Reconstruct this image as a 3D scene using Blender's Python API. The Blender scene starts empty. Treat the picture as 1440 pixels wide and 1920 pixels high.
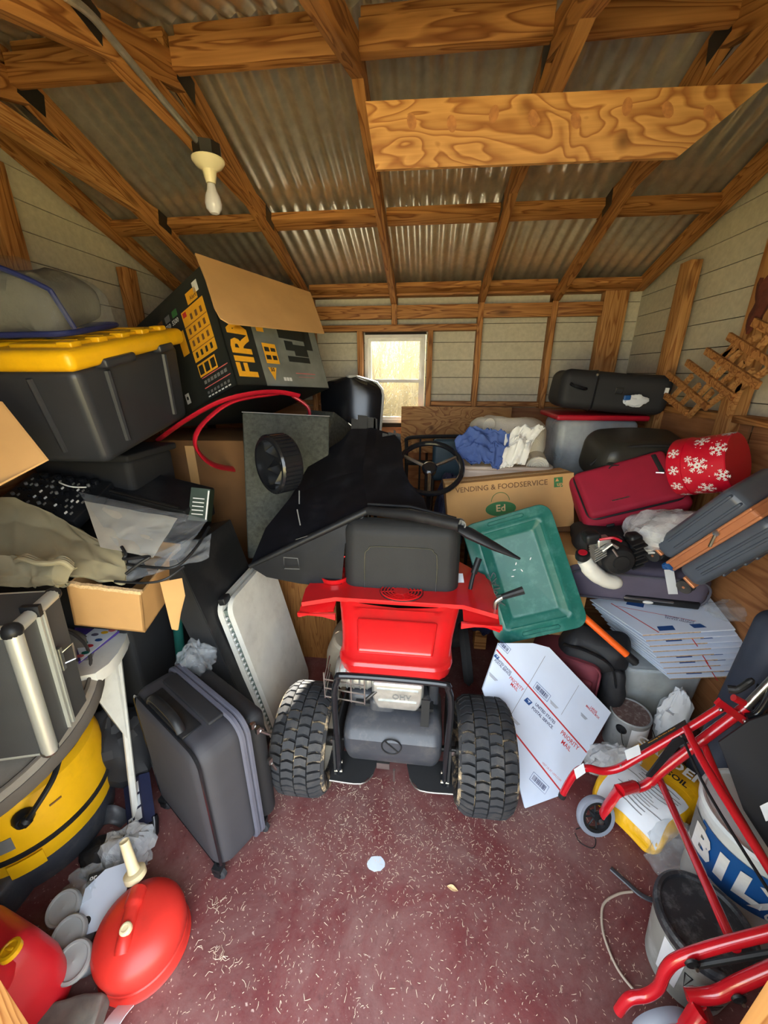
import bpy, math, random
from math import sin, cos, tan, pi, radians, sqrt, atan2
from mathutils import Vector, Matrix, noise

# ------------------------------------------------------------------ camera
F_PX, PITCH, YAW, EYE = 720.0, radians(19.85), radians(6.4), 1.6
scn = bpy.context.scene
COL = scn.collection
cam = bpy.data.objects.new('camera', bpy.data.cameras.new('camera'))
COL.objects.link(cam)
cam.location = (0, 0, EYE)
cam.rotation_euler = (pi / 2 - PITCH, 0, YAW)
cam.data.sensor_fit = 'VERTICAL'
cam.data.sensor_height = 34.6
cam.data.sensor_width = 25.95
cam.data.lens = F_PX / 1920 * 34.6
cam.data.clip_start = 0.02
scn.camera = cam

# ------------------------------------------------------------------ sky and exposure
wd = bpy.data.worlds.new('sky')
scn.world = wd
wd.use_nodes = True
bg = wd.node_tree.nodes['Background']
bg.inputs['Color'].default_value = (0.80, 0.90, 1.0, 1)
bg.inputs['Strength'].default_value = 8.0
scn.view_settings.view_transform = 'Standard'
scn.view_settings.look = 'None'
scn.view_settings.gamma = 1
scn.view_settings.use_curve_mapping = False
scn.view_settings.exposure = 0.0


def portal(name, loc, rot, sx, sy):
    l = bpy.data.lights.new(name, 'AREA')
    l.shape = 'RECTANGLE'
    l.size, l.size_y = sx, sy
    l.cycles.is_portal = True
    o = bpy.data.objects.new(name, l)
    o.location, o.rotation_euler = loc, rot
    COL.objects.link(o)


sun = bpy.data.objects.new('sun', bpy.data.lights.new('sun', 'SUN'))
COL.objects.link(sun)
sun.data.energy = 150
sun.data.color = (1.0, 0.93, 0.82)
sun.data.angle = radians(0.6)
sun.rotation_euler = Vector((0.16, 0.82, 0.56)).to_track_quat('Z', 'Y').to_euler()


portal('doorway_daylight', (-0.16, 0.02, 1.05), (radians(90), 0, 0), 1.5, 2.25)
portal('window_daylight', (-0.26, 3.12, 1.555), (radians(-90), 0, 0), 0.5, 0.68)


# ------------------------------------------------------------------ measured points: picture point at a real depth
def ray(px, py):
    x, y = (px - 720) / F_PX, (960 - py) / F_PX
    yc, z = y * sin(PITCH) + cos(PITCH), y * cos(PITCH) - sin(PITCH)
    return Vector((x * cos(YAW) - yc * sin(YAW), x * sin(YAW) + yc * cos(YAW), z))


E0 = Vector((0, 0, EYE))


def at(px, py, Y):
    r = ray(px, py)
    return E0 + r * (Y / r.y)


def atx(px, py, X):
    r = ray(px, py)
    return E0 + r * (X / r.x)


def atz(px, py, Z):
    r = ray(px, py)
    return E0 + r * ((Z - EYE) / r.z)


def onplane(px, py, P, N):
    r = ray(px, py)
    return E0 + r * ((Vector(P) - E0).dot(N) / r.dot(N))


# ------------------------------------------------------------------ mesh helpers
class B:
    """collects vertices and faces of one mesh"""

    def __init__(s):
        s.v, s.f, s.m = [], [], []

    def add(s, vs, fs, mi=0):
        k = len(s.v)
        s.v += [tuple(v) for v in vs]
        s.f += [tuple(i + k for i in f) for f in fs]
        s.m += [mi] * len(fs)
        return s

    def box(s, c, d, R=None, mi=0):
        hx, hy, hz = d[0] / 2, d[1] / 2, d[2] / 2
        vs = [Vector((x * hx, y * hy, z * hz)) for x in (-1, 1) for y in (-1, 1) for z in (-1, 1)]
        if R is not None:
            vs = [R @ v for v in vs]
        c = Vector(c)
        vs = [c + v for v in vs]
        return s.add(vs, [(0, 1, 3, 2), (4, 6, 7, 5), (0, 4, 5, 1), (2, 3, 7, 6), (0, 2, 6, 4), (1, 5, 7, 3)], mi)

    def rbox(s, c, d, r=0.02, n=3, sub=0, fn=None, mi=0):
        """rounded box; sub = extra cuts of the flats; fn bends each vertex"""
        h = [x / 2 for x in d]
        r = min(r, min(h) * 0.98)

        def axis(hh):
            i = hh - r
            off = [tan(pi / 4 * k / n) for k in range(n, -1, -1)]
            a = [-i - r * o for o in off]
            if sub:
                a += [-i + 2 * i * k / (sub + 1) for k in range(1, sub + 1)]
            return a + [i + r * o for o in reversed(off)]
        A = [axis(x) for x in h]
        c = Vector(c)
        for ax in range(3):
            u, w = (ax + 1) % 3, (ax + 2) % 3
            for sg in (-1, 1):
                vs, fs = [], []
                nu, nw = len(A[u]), len(A[w])
                for a in A[u]:
                    for b in A[w]:
                        p = [0, 0, 0]
                        p[ax], p[u], p[w] = sg * h[ax], a, b
                        q = Vector([max(-h[k] + r, min(h[k] - r, p[k])) for k in range(3)])
                        dlt = Vector(p) - q
                        p = q + dlt.normalized() * r if dlt.length > 1e-9 else q
                        p = c + p
                        vs.append(fn(p) if fn else p)
                for i in range(nu - 1):
                    for j in range(nw - 1):
                        f = (i * nw + j, (i + 1) * nw + j, (i + 1) * nw + j + 1, i * nw + j + 1)
                        fs.append(f if sg > 0 else f[::-1])
                s.add(vs, fs, mi)
        return s

    def tube(s, pts, r, n=10, closed=False, caps=True, mi=0, flat=1.0):
        pts = [Vector(p) for p in pts]
        m = len(pts)
        rr = r if isinstance(r, (list, tuple)) else [r] * m
        T = []
        for i in range(m):
            a = pts[(i - 1) % m] if (closed or i > 0) else pts[i]
            b = pts[(i + 1) % m] if (closed or i < m - 1) else pts[i]
            T.append((b - a).normalized())
        up = Vector((0, 0, 1)) if abs(T[0].z) < 0.9 else Vector((1, 0, 0))
        N = (up - T[0] * up.dot(T[0])).normalized()
        vs, fs = [], []
        for i in range(m):
            N = (N - T[i] * N.dot(T[i])).normalized()
            Bn = T[i].cross(N)
            for k in range(n):
                a = 2 * pi * k / n
                vs.append(pts[i] + N * (cos(a) * rr[i] * flat) + Bn * (sin(a) * rr[i]))
        for i in range(m if closed else m - 1):
            j = (i + 1) % m
            for k in range(n):
                l = (k + 1) % n
                fs.append((i * n + k, i * n + l, j * n + l, j * n + k))
        if caps and not closed:
            fs.append(tuple(range(n - 1, -1, -1)))
            fs.append(tuple((m - 1) * n + k for k in range(n)))
        return s.add(vs, fs, mi)

    def lathe(s, prof, n=24, M=None, mi=0, sx=1.0, sy=1.0, ang=2 * pi, caps=True):
        """profile of (radius, z) about z"""
        vs, fs = [], []
        full = abs(ang - 2 * pi) < 1e-6
        cols = n if full else n + 1
        for (r, z) in prof:
            for k in range(cols):
                a = ang * k / n
                v = Vector((r * cos(a) * sx, r * sin(a) * sy, z))
                vs.append(M @ v if M is not None else v)
        for i in range(len(prof) - 1):
            for k in range(n):
                l = (k + 1) % cols
                fs.append((i * cols + k, i * cols + l, (i + 1) * cols + l, (i + 1) * cols + k))
        if full and caps and tuple(prof[0]) != tuple(prof[-1]):
            if prof[0][0] > 1e-6:
                fs.append(tuple(range(n - 1, -1, -1)))
            if prof[-1][0] > 1e-6:
                fs.append(tuple((len(prof) - 1) * n + k for k in range(n)))
        return s.add(vs, fs, mi)

    def prism(s, poly, vec, mi=0):
        """polygon of 3-D points pushed along vec"""
        p = [Vector(q) for q in poly]
        vec = Vector(vec)
        n = len(p)
        nrm = Vector()
        for i in range(n):
            nrm += p[i].cross(p[(i + 1) % n])
        if nrm.dot(vec) > 0:
            p = p[::-1]
        vs = p + [q + vec for q in p]
        fs = [tuple(range(n)), tuple(range(2 * n - 1, n - 1, -1))]
        fs += [(i, n + i, n + (i + 1) % n, (i + 1) % n) for i in range(n)]
        return s.add(vs, fs, mi)

    def grid(s, fn, nu, nv, thick=0.0, mi=0):
        """fn(u,v) surface, optional thickness along the normal"""
        P = [[Vector(fn(i / nu, j / nv)) for j in range(nv + 1)] for i in range(nu + 1)]
        w = nv + 1
        vs = [P[i][j] for i in range(nu + 1) for j in range(w)]
        fs = [(i * w + j, (i + 1) * w + j, (i + 1) * w + j + 1, i * w + j + 1) for i in range(nu) for j in range(nv)]
        if thick:
            N = []
            for i in range(nu + 1):
                for j in range(w):
                    du = P[min(i + 1, nu)][j] - P[max(i - 1, 0)][j]
                    dv = P[i][min(j + 1, nv)] - P[i][max(j - 1, 0)]
                    c = du.cross(dv)
                    N.append(c.normalized() if c.length > 1e-12 else Vector((0, 0, 1)))
            k = len(vs)
            vs += [v - n * thick for v, n in zip(vs, N)]
            fs += [tuple(k + q for q in f[::-1]) for f in fs]
            b = [(i, 0) for i in range(nu)] + [(nu, j) for j in range(nv)] + [(i, nv) for i in range(nu, 0, -1)] + [(0, j) for j in range(nv, 0, -1)]
            b = [i * w + j for i, j in b]
            for q in range(len(b)):
                a, c = b[q], b[(q + 1) % len(b)]
                fs.append((c, a, k + a, k + c))
        return s.add(vs, fs, mi)

    def ball(s, c, r, n=12, sc=(1, 1, 1), mi=0):
        m = n // 2
        M = Matrix.Translation(Vector(c)) @ Matrix.Diagonal((sc[0], sc[1], sc[2], 1))
        return s.lathe([(r * sin(pi * i / m), -r * cos(pi * i / m)) for i in range(m + 1)], n, M, mi)

    def xf(s, M):
        s.v = [tuple(M @ Vector(v)) for v in s.v]
        return s

    def mesh(s, name, mats, sharp=35):
        me = bpy.data.meshes.new(name)
        me.from_pydata(s.v, [], s.f)
        for m in (mats if isinstance(mats, (list, tuple)) else [mats]):
            me.materials.append(m)
        if any(s.m):
            me.polygons.foreach_set('material_index', s.m)
        me.polygons.foreach_set('use_smooth', [True] * len(s.f))
        me.update()
        me.set_sharp_from_angle(angle=radians(sharp))
        return me


def obj(name, b, mats, parent=None, M=None, label=None, sharp=35, kind=None):
    me = b if isinstance(b, bpy.types.Mesh) else b.mesh(name, mats, sharp)
    o = bpy.data.objects.new(name, me)
    COL.objects.link(o)
    if parent is not None:
        o.parent = parent
    if M is not None:
        o.matrix_local = M
    if label:
        o['label'] = label
    if kind:
        o['kind'] = kind
    return o


def tag(o, label, cat, group=None):
    o['label'], o['category'] = label, cat
    if group:
        o['group'] = group
    return o


def thing(name, label, cat, M=None, group=None):
    o = bpy.data.objects.new(name, None)
    o.empty_display_size = 0.05
    COL.objects.link(o)
    if M is not None:
        o.matrix_world = M
    return tag(o, label, cat, group)


def struct(name, b=None, mats=None, M=None):
    if b is None:
        o = bpy.data.objects.new(name, None)
        o.empty_display_size = 0.05
        COL.objects.link(o)
    else:
        o = obj(name, b, mats)
    if M is not None:
        o.matrix_world = M
    o['kind'] = 'structure'
    return o


def copy_tree(o, parent=None):
    c = o.copy()
    COL.objects.link(c)
    if parent is not None:
        c.parent = parent
    for ch in list(o.children):
        copy_tree(ch, c)
    return c


def frame(O, A, Bp):
    """matrix at O with x towards A and y towards Bp; returns it and the two lengths"""
    O, A, Bp = Vector(O), Vector(A), Vector(Bp)
    x = (A - O).normalized()
    y = (Bp - O) - x * (Bp - O).dot(x)
    ly = y.length
    y.normalize()
    z = x.cross(y)
    M = Matrix(((x.x, y.x, z.x, O.x), (x.y, y.y, z.y, O.y), (x.z, y.z, z.z, O.z), (0, 0, 0, 1)))
    return M, (A - O).length, ly


def TR(x, y, z, rz=0, rx=0, ry=0):
    return Matrix.Translation((x, y, z)) @ Matrix.Rotation(rz, 4, 'Z') @ Matrix.Rotation(rx, 4, 'X') @ Matrix.Rotation(ry, 4, 'Y')


RX, RY, RZ = (lambda a, k=k: Matrix.Rotation(a, 4, k) for k in 'XYZ')


def bez(pts, n=8):
    """smooth curve through points (Catmull-Rom)"""
    p = [Vector(q) for q in pts]
    out = []
    for i in range(len(p) - 1):
        a, b, c, d = p[max(i - 1, 0)], p[i], p[i + 1], p[min(i + 2, len(p) - 1)]
        for k in range(n):
            t = k / n
            out.append(0.5 * ((2 * b) + (c - a) * t + (2 * a - 5 * b + 4 * c - d) * t * t + (3 * b - a - 3 * c + d) * t ** 3))
    out.append(p[-1])
    return out


_txt = {}


def text(s, size, mat, parent, M, name='lettering', bold=0.0, align='CENTER', squash=1.0, label=None):
    key = (s, bold, align)
    if key not in _txt:
        cu = bpy.data.curves.new('lettering', 'FONT')
        cu.body = s
        cu.align_x, cu.align_y = align, 'CENTER'
        cu.resolution_u = 2
        cu.offset = bold
        cu.space_line = 0.85
        o = bpy.data.objects.new('lettering', cu)
        COL.objects.link(o)
        me = bpy.data.meshes.new_from_object(o)
        COL.objects.unlink(o)
        bpy.data.objects.remove(o)
        bpy.data.curves.remove(cu)
        _txt[key] = me
    me = _txt[key].copy()
    me.materials.clear()
    me.materials.append(mat)
    o = obj(name, me, None, parent, M @ Matrix.Diagonal((size, size * squash, size, 1)), label)
    return o


def decal(parent, M, w, h, mat, name='printed_panel', cx=0, cy=0, t=0.0004, label=None):
    """thin printed rectangle lying on the plane z=0 of M"""
    return obj(name, B().box((cx, cy, t / 2), (w, h, t)), mat, parent, M, label)


# ------------------------------------------------------------------ materials
def sl(c):
    c = c / 255
    return c / 12.92 if c <= 0.04045 else ((c + 0.055) / 1.055) ** 2.4


def rgb(r, g, b):
    return (sl(r), sl(g), sl(b), 1)


class NT:
    def __init__(s, name):
        s.m = bpy.data.materials.new(name)
        s.m.use_nodes = True
        s.t = s.m.node_tree
        s.p = s.t.nodes['Principled BSDF']
        s.out = s.t.nodes['Material Output']

    def n(s, typ, **kw):
        q = s.t.nodes.new(typ)
        for k, v in kw.items():
            if k in q.bl_rna.properties:
                setattr(q, k, v)
            else:
                q.inputs[k.replace('_', ' ')].default_value = v
        return q

    def l(s, a, b):
        s.t.links.new(a, b)

    def coord(s, scale=(1, 1, 1), rand=False):
        tc = s.n('ShaderNodeTexCoord')
        mp = s.n('ShaderNodeMapping')
        mp.inputs['Scale'].default_value = scale
        s.l(tc.outputs['Object'], mp.inputs['Vector'])
        if rand:
            oi = s.n('ShaderNodeObjectInfo')
            ml = s.n('ShaderNodeMath', operation='MULTIPLY')
            ml.inputs[1].default_value = 37.0
            s.l(oi.outputs['Random'], ml.inputs[0])
            s.l(ml.outputs[0], mp.inputs['Location'])
        return mp.outputs['Vector']

    def noise(s, vec, scale, detail=3, rough=0.55, dist=0.0):
        q = s.n('ShaderNodeTexNoise', Scale=scale, Detail=detail, Roughness=rough, Distortion=dist)
        s.l(vec, q.inputs['Vector'])
        return q.outputs['Fac']

    def ramp(s, fac, stops):
        q = s.n('ShaderNodeValToRGB')
        e = q.color_ramp.elements
        while len(e) < len(stops):
            e.new(0.5)
        for el, (p, c) in zip(e, stops):
            el.position, el.color = p, c
        s.l(fac, q.inputs['Fac'])
        return q.outputs['Color']

    def mix(s, fac, a, b, mode='MIX'):
        q = s.n('ShaderNodeMix', data_type='RGBA', blend_type=mode)
        for sock, v in ((q.inputs[0], fac), (q.inputs[6], a), (q.inputs[7], b)):
            if hasattr(v, 'is_linked') or hasattr(v, 'links'):
                s.l(v, sock)
            else:
                sock.default_value = v
        return q.outputs[2]

    def bump(s, h, strength=0.3, dist=0.002):
        q = s.n('ShaderNodeBump', Strength=strength, Distance=dist)
        s.l(h, q.inputs['Height'])
        s.l(q.outputs['Normal'], s.p.inputs['Normal'])


def mat(name, col, rough=0.5, metal=0.0, var=0.12, vs=9, bump=0.0, bs=200, bd=0.001, dirt=None, dirt_amt=0.5, ds=6, coat=0.0, spec=0.5, trans=0.0):
    k = NT(name)
    v = k.coord(rand=True)
    c2 = tuple(x * (1 - var) for x in col[:3]) + (1,)
    c3 = tuple(min(1, x * (1 + var)) for x in col[:3]) + (1,)
    base = k.ramp(k.noise(v, vs, 4), [(0.3, c2), (0.7, c3)])
    if dirt is not None:
        f = k.ramp(k.noise(v, ds, 6, 0.7), [(0.5, (0, 0, 0, 1)), (0.72, (dirt_amt,) * 3 + (1,))])
        base = k.mix(f, base, dirt)
    k.l(base, k.p.inputs['Base Color'])
    k.p.inputs['Roughness'].default_value = rough
    k.p.inputs['Metallic'].default_value = metal
    k.p.inputs['Specular IOR Level'].default_value = spec
    if coat:
        k.p.inputs['Coat Weight'].default_value = coat
        k.p.inputs['Coat Roughness'].default_value = 0.08
    if trans:
        k.p.inputs['Transmission Weight'].default_value = trans
    if bump:
        k.bump(k.noise(v, bs, 3), bump, bd)
    return k.m


def film(name, tint, density, rough=0.15, wrinkle=0.4, ws=14):
    """thin clear plastic: see-through, with a milky share and gloss"""
    k = NT(name)
    v = k.coord(rand=True)
    k.p.inputs['Base Color'].default_value = tint
    k.p.inputs['Roughness'].default_value = rough
    k.bump(k.noise(v, ws, 4, 0.6, 1.0), wrinkle, 0.02)
    tr = k.n('ShaderNodeBsdfTransparent')
    tr.inputs['Color'].default_value = (0.93, 0.95, 0.96, 1)
    mx = k.n('ShaderNodeMixShader')
    r = k.ramp(k.noise(v, ws * 0.6, 5, 0.6), [(0.3, (density * 0.6,) * 3 + (1,)), (0.75, (min(1, density * 1.5),) * 3 + (1,))])
    k.l(r, mx.inputs[0])
    k.l(tr.outputs[0], mx.inputs[1])
    k.l(k.p.outputs[0], mx.inputs[2])
    k.l(mx.outputs[0], k.out.inputs['Surface'])
    return k.m


def wood(name, light, dark, knots=True, scale=1.0, rough=0.62, ply=False, along=0):
    k = NT(name)
    sc3 = [10 * scale] * 3
    sc3[along] = 0.9 * scale
    v = k.coord(tuple(sc3) if not ply else (2.2 * scale, 4.5 * scale, 4.5 * scale), rand=True)
    wob = k.n('ShaderNodeTexNoise', Scale=1.6 if not ply else 1.3, Detail=2.0, Distortion=0.6)
    k.l(v, wob.inputs['Vector'])
    w = k.n('ShaderNodeMath', operation='MULTIPLY')
    w.inputs[1].default_value = 8.0 if not ply else 11.0
    k.l(wob.outputs['Fac'], w.inputs[0])
    fr = k.n('ShaderNodeMath', operation='FRACT')
    k.l(w.outputs[0], fr.inputs[0])
    grain = k.ramp(fr.outputs[0], [(0.0, light), (0.55, tuple(a * 0.65 + b * 0.35 for a, b in zip(light, dark))), (0.86, dark), (1.0, light)])
    fs3 = [160, 160, 160]
    fs3[along] = 6
    fib = k.coord(tuple(fs3), rand=True)
    fine = k.ramp(k.noise(fib, 1.0, 3), [(0.3, (0.82, 0.8, 0.78, 1)), (0.7, (1, 1, 1, 1))])
    c = k.mix(1.0, grain, fine, 'MULTIPLY')
    big = k.ramp(k.noise(k.coord((1.2, 4, 4), rand=True), 1.5, 3), [(0.3, (0.78, 0.76, 0.74, 1)), (0.75, (1, 1, 1, 1))])
    c = k.mix(1.0, c, big, 'MULTIPLY')
    if knots:
        kv = k.coord((2.6, 8.5, 8.5) if not ply else (7, 7, 7), rand=True)
        vo = k.n('ShaderNodeTexVoronoi', Scale=1.0, Randomness=1.0)
        k.l(kv, vo.inputs['Vector'])
        kn = k.ramp(vo.outputs['Distance'], [(0.05, (0.85, 0.85, 0.85, 1)), (0.2, (0, 0, 0, 1))])
        c = k.mix(kn, c, tuple(x * 0.35 for x in dark[:3]) + (1,))
    k.l(c, k.p.inputs['Base Color'])
    k.p.inputs['Roughness'].default_value = rough
    k.p.inputs['Specular IOR Level'].default_value = 0.3
    k.bump(k.noise(fib, 1.0, 3), 0.15, 0.001)
    return k.m


M = {}
M['pine'] = wood('pine_lumber', rgb(200, 142, 82), rgb(132, 78, 34))
M['pine_pale'] = wood('pale_pine', rgb(212, 158, 96), rgb(158, 100, 50))
M['plywood'] = wood('plywood_sheet', rgb(198, 148, 88), rgb(144, 92, 46), scale=1.3, ply=True)
M['ply_old'] = wood('weathered_plywood', rgb(182, 128, 84), rgb(146, 96, 60), knots=False, scale=0.5)
M['ply_side'] = wood('weathered_side_plywood', rgb(182, 128, 84), rgb(146, 96, 60), knots=False, scale=0.5, along=1)
M['oak'] = wood('oak_veneer', rgb(180, 124, 66), rgb(140, 88, 40), knots=False, scale=1.6, along=2)
M['siding'] = mat('cream_siding', rgb(194, 186, 162), 0.7, var=0.1, vs=40, bump=0.3, bs=60, bd=0.002, spec=0.2)
M['gap'] = mat('dark_backing', rgb(58, 46, 34), 0.9)


M['tin'] = mat('galvanised_sheet', rgb(222, 216, 200), 0.28, 0.8, var=0.12, vs=24)


def floor_paint():
    k = NT('worn_red_floor_paint')
    v = k.coord()
    base = k.ramp(k.noise(v, 2.2, 6, 0.65), [(0.3, rgb(88, 36, 38)), (0.5, rgb(104, 48, 48)), (0.72, rgb(122, 72, 70))])
    dust = k.ramp(k.noise(v, 3.1, 8, 0.75, 0.5), [(0.40, (0, 0, 0, 1)), (0.70, (0.8, 0.8, 0.8, 1))])
    c = k.mix(dust, base, rgb(132, 104, 98))
    sp = k.ramp(k.noise(v, 95, 2, 0.5), [(0.66, (0, 0, 0, 1)), (0.74, (0.75, 0.75, 0.75, 1))])
    c = k.mix(sp, c, rgb(196, 170, 158))
    dk = k.ramp(k.noise(v, 28, 5, 0.7), [(0.56, (0, 0, 0, 1)), (0.72, (0.5, 0.5, 0.5, 1))])
    c = k.mix(dk, c, rgb(70, 34, 34))
    k.l(c, k.p.inputs['Base Color'])
    k.p.inputs['Roughness'].default_value = 0.6
    k.bump(k.noise(v, 120, 4), 0.25, 0.002)
    return k.m


M['floor'] = floor_paint()
M['ground'] = mat('dry_grass_ground', rgb(158, 146, 104), 0.9, var=0.3, vs=5)
M['black'] = mat('black_plastic', rgb(28, 29, 31), 0.45, spec=0.3, var=0.15, dirt=rgb(84, 80, 76), dirt_amt=0.25, bump=0.1, bs=300)
M['cart_black'] = mat('worn_black_polythene', rgb(15, 16, 21), 0.5, spec=0.22, var=0.2, dirt=rgb(56, 56, 62), dirt_amt=0.18, ds=9)
M['black_gloss'] = mat('glossy_black_plastic', rgb(26, 27, 30), 0.2, var=0.1)
M['black_matte'] = mat('matte_black', rgb(30, 30, 31), 0.8, var=0.2)
M['rubber'] = mat('tyre_rubber', rgb(44, 45, 48), 0.75, var=0.15, dirt=rgb(96, 90, 84), dirt_amt=0.4, ds=14, bump=0.2, bs=250)
M['tank'] = mat('charcoal_plastic_tank', rgb(56, 58, 64), 0.42, var=0.12, dirt=rgb(110, 106, 100), dirt_amt=0.35, ds=16)
M['steel'] = mat('bright_steel', rgb(190, 190, 186), 0.3, 1.0, var=0.15, vs=30)
M['cast'] = mat('cast_aluminium', rgb(196, 198, 194), 0.42, 0.85, var=0.15, vs=30)
M['dark_steel'] = mat('dark_steel', rgb(70, 68, 66), 0.4, 0.8, var=0.2)
M['red_paint'] = mat('glossy_red_bodywork', rgb(206, 24, 28), 0.28, var=0.06, coat=0.6, dirt=rgb(120, 60, 50), dirt_amt=0.25, ds=4)
M['red_tube'] = mat('metallic_red_enamel', rgb(186, 20, 32), 0.25, var=0.06, coat=0.7)
M['red_poly'] = mat('red_plastic_can', rgb(214, 50, 40), 0.42, var=0.1, vs=4, dirt=rgb(150, 50, 40), dirt_amt=0.4, ds=3)
M['red_poly_deep'] = mat('deep_red_plastic_can', rgb(196, 30, 40), 0.4, var=0.1, vs=4)
M['card'] = mat('corrugated_cardboard', rgb(198, 154, 100), 0.8, var=0.08, vs=5, bump=0.12, bs=90, spec=0.2)
M['card_shaded'] = mat('shaded_brown_cardboard', rgb(112, 80, 50), 0.85, var=0.15, vs=5, spec=0.15)  # darker copy of the cardboard, shade of the back corner put into its colour
M['card_edge'] = mat('cut_cardboard_edge', rgb(220, 186, 138), 0.9, var=0.25, vs=160, spec=0.2)
M['white_board'] = mat('white_mailing_board', rgb(214, 224, 240), 0.6, var=0.03, spec=0.3)
M['white'] = mat('white_plastic', rgb(222, 222, 218), 0.4, var=0.05)
M['white_old'] = mat('dusty_white_plastic', rgb(214, 212, 202), 0.5, var=0.08, dirt=rgb(150, 140, 126), dirt_amt=0.3)
M['cream'] = mat('yellowed_cream_plastic', rgb(226, 208, 164), 0.45, var=0.08, dirt=rgb(160, 130, 90), dirt_amt=0.3)
M['yellow'] = mat('yellow_plastic', rgb(238, 180, 16), 0.4, var=0.06, dirt=rgb(150, 110, 30), dirt_amt=0.25)
M['tote_black'] = mat('charcoal_tote_plastic', rgb(48, 50, 55), 0.42, var=0.08)
M['green_lid'] = mat('green_tote_plastic', rgb(26, 98, 88), 0.4, var=0.08, dirt=rgb(120, 170, 160), dirt_amt=0.25, ds=18)
M['green_paint'] = mat('dark_green_enamel', rgb(28, 84, 74), 0.35, var=0.1)
M['nylon'] = mat('charcoal_nylon', rgb(52, 51, 56), 0.75, var=0.08, bump=0.35, bs=600, bd=0.0006)
M['nylon_black'] = mat('black_nylon', rgb(30, 30, 33), 0.7, var=0.12, bump=0.35, bs=500, bd=0.0006)
M['zip'] = mat('grey_zip_tape', rgb(84, 84, 96), 0.7, var=0.12, bump=0.4, bs=300)
M['leather'] = mat('dark_leatherette', rgb(46, 46, 42), 0.45, var=0.15, bump=0.3, bs=150)
M['red_cloth'] = mat('crimson_luggage_cloth', rgb(156, 18, 48), 0.75, var=0.1, bump=0.35, bs=450, bd=0.0006)
M['maroon'] = mat('maroon_luggage_cloth', rgb(110, 44, 54), 0.8, var=0.12, bump=0.3, bs=300)
M['purple_cloth'] = mat('purple_grey_luggage_cloth', rgb(92, 86, 104), 0.75, var=0.1, bump=0.3, bs=400)
M['navy'] = mat('navy_nylon', rgb(34, 38, 66), 0.6, var=0.15, bump=0.3, bs=80, bd=0.003)
M['carpet'] = mat('grey_speaker_carpet', rgb(74, 76, 70), 0.95, var=0.25, vs=60, bump=0.8, bs=350, bd=0.002, spec=0.1)
M['seat_vinyl'] = mat('black_textured_vinyl', rgb(40, 40, 40), 0.65, spec=0.3, var=0.1, bump=0.5, bs=320, bd=0.001)
M['olive'] = mat('olive_cotton', rgb(158, 148, 118), 0.9, var=0.08, bump=0.3, bs=380, bd=0.0008, spec=0.1)
M['grey_cloth'] = mat('dusty_grey_cloth', rgb(140, 132, 120), 0.9, var=0.14, bump=0.5, bs=260, dirt=rgb(180, 172, 160), dirt_amt=0.3, spec=0.1)
M['grey_dark'] = mat('worn_grey_cloth_edge', rgb(96, 90, 84), 0.9, var=0.15, bump=0.5, bs=200, spec=0.1)
M['towel'] = mat('cream_terry', rgb(226, 218, 198), 0.95, var=0.06, bump=0.9, bs=260, bd=0.004, spec=0.05)
M['white_cloth'] = mat('white_cotton', rgb(228, 226, 218), 0.9, var=0.04, bump=0.2, bs=30, bd=0.006, spec=0.1)
M['blue_cloth'] = mat('denim_blue_cotton', rgb(76, 96, 150), 0.85, var=0.08, bump=0.2, bs=30, bd=0.006, spec=0.1)
M['blanket'] = mat('taupe_blanket', rgb(88, 84, 72), 0.9, var=0.14, bump=0.4, bs=30, bd=0.01)
M['blue_trim'] = mat('navy_blue_binding', rgb(26, 36, 88), 0.6)
M['beige_tote'] = mat('beige_tote_plastic', rgb(196, 178, 160), 0.45, var=0.06)
M['slate'] = mat('slate_luggage_shell', rgb(78, 86, 98), 0.38, var=0.06, bump=0.15, bs=260)
M['copper'] = mat('rose_gold_trim', rgb(206, 138, 96), 0.38, 0.35, var=0.1)
M['copper_zip'] = mat('rose_gold_zip_cloth', rgb(178, 112, 72), 0.6, var=0.15, bump=0.3, bs=300)
M['wheel_grey'] = mat('grey_wheel_rubber', rgb(134, 140, 152), 0.55, var=0.06)
M['orange'] = mat('orange_tube', rgb(238, 96, 20), 0.4, var=0.06)
M['ink_blue'] = mat('postal_blue_ink', rgb(36, 76, 136), 0.6, var=0.05)
M['ink_red'] = mat('postal_red_ink', rgb(196, 44, 48), 0.6, var=0.05)
M['ink_navy'] = mat('navy_ink', rgb(44, 52, 96), 0.6, var=0.05)
M['ink_black'] = mat('black_ink', rgb(26, 26, 28), 0.6, var=0.05)
M['ink_white'] = mat('white_print', rgb(226, 226, 222), 0.6, var=0.05)
M['ink_grey'] = mat('grey_print', rgb(112, 112, 110), 0.6, var=0.1)
M['ink_amber'] = mat('amber_print', rgb(236, 170, 40), 0.5, var=0.05)
M['ink_brown'] = mat('brown_print', rgb(112, 76, 44), 0.7, var=0.05)
M['ink_green'] = mat('green_print', rgb(58, 118, 66), 0.6, var=0.08)
M['pink_line'] = mat('salmon_print', rgb(206, 104, 100), 0.6, var=0.05)
M['box_print'] = mat('dark_printed_carton', rgb(38, 42, 40), 0.45, var=0.12)
M['box_silver'] = mat('grey_printed_carton', rgb(120, 124, 118), 0.35, var=0.35, vs=5)
M['alu'] = mat('aluminium_trim', rgb(214, 216, 206), 0.38, 0.6, var=0.06)
M['case_black'] = mat('ribbed_case_panel', rgb(66, 67, 68), 0.6, var=0.08, bump=0.6, bs=700, bd=0.0006)
M['label_paper'] = mat('paper_label', rgb(218, 222, 226), 0.7, var=0.06)
M['gift'] = mat('red_gift_paper', rgb(196, 12, 42), 0.4, var=0.05)
M['frost'] = film('milky_clear_plastic', (0.72, 0.78, 0.8, 1), 0.42, 0.3, 0.15, 6)
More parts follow.
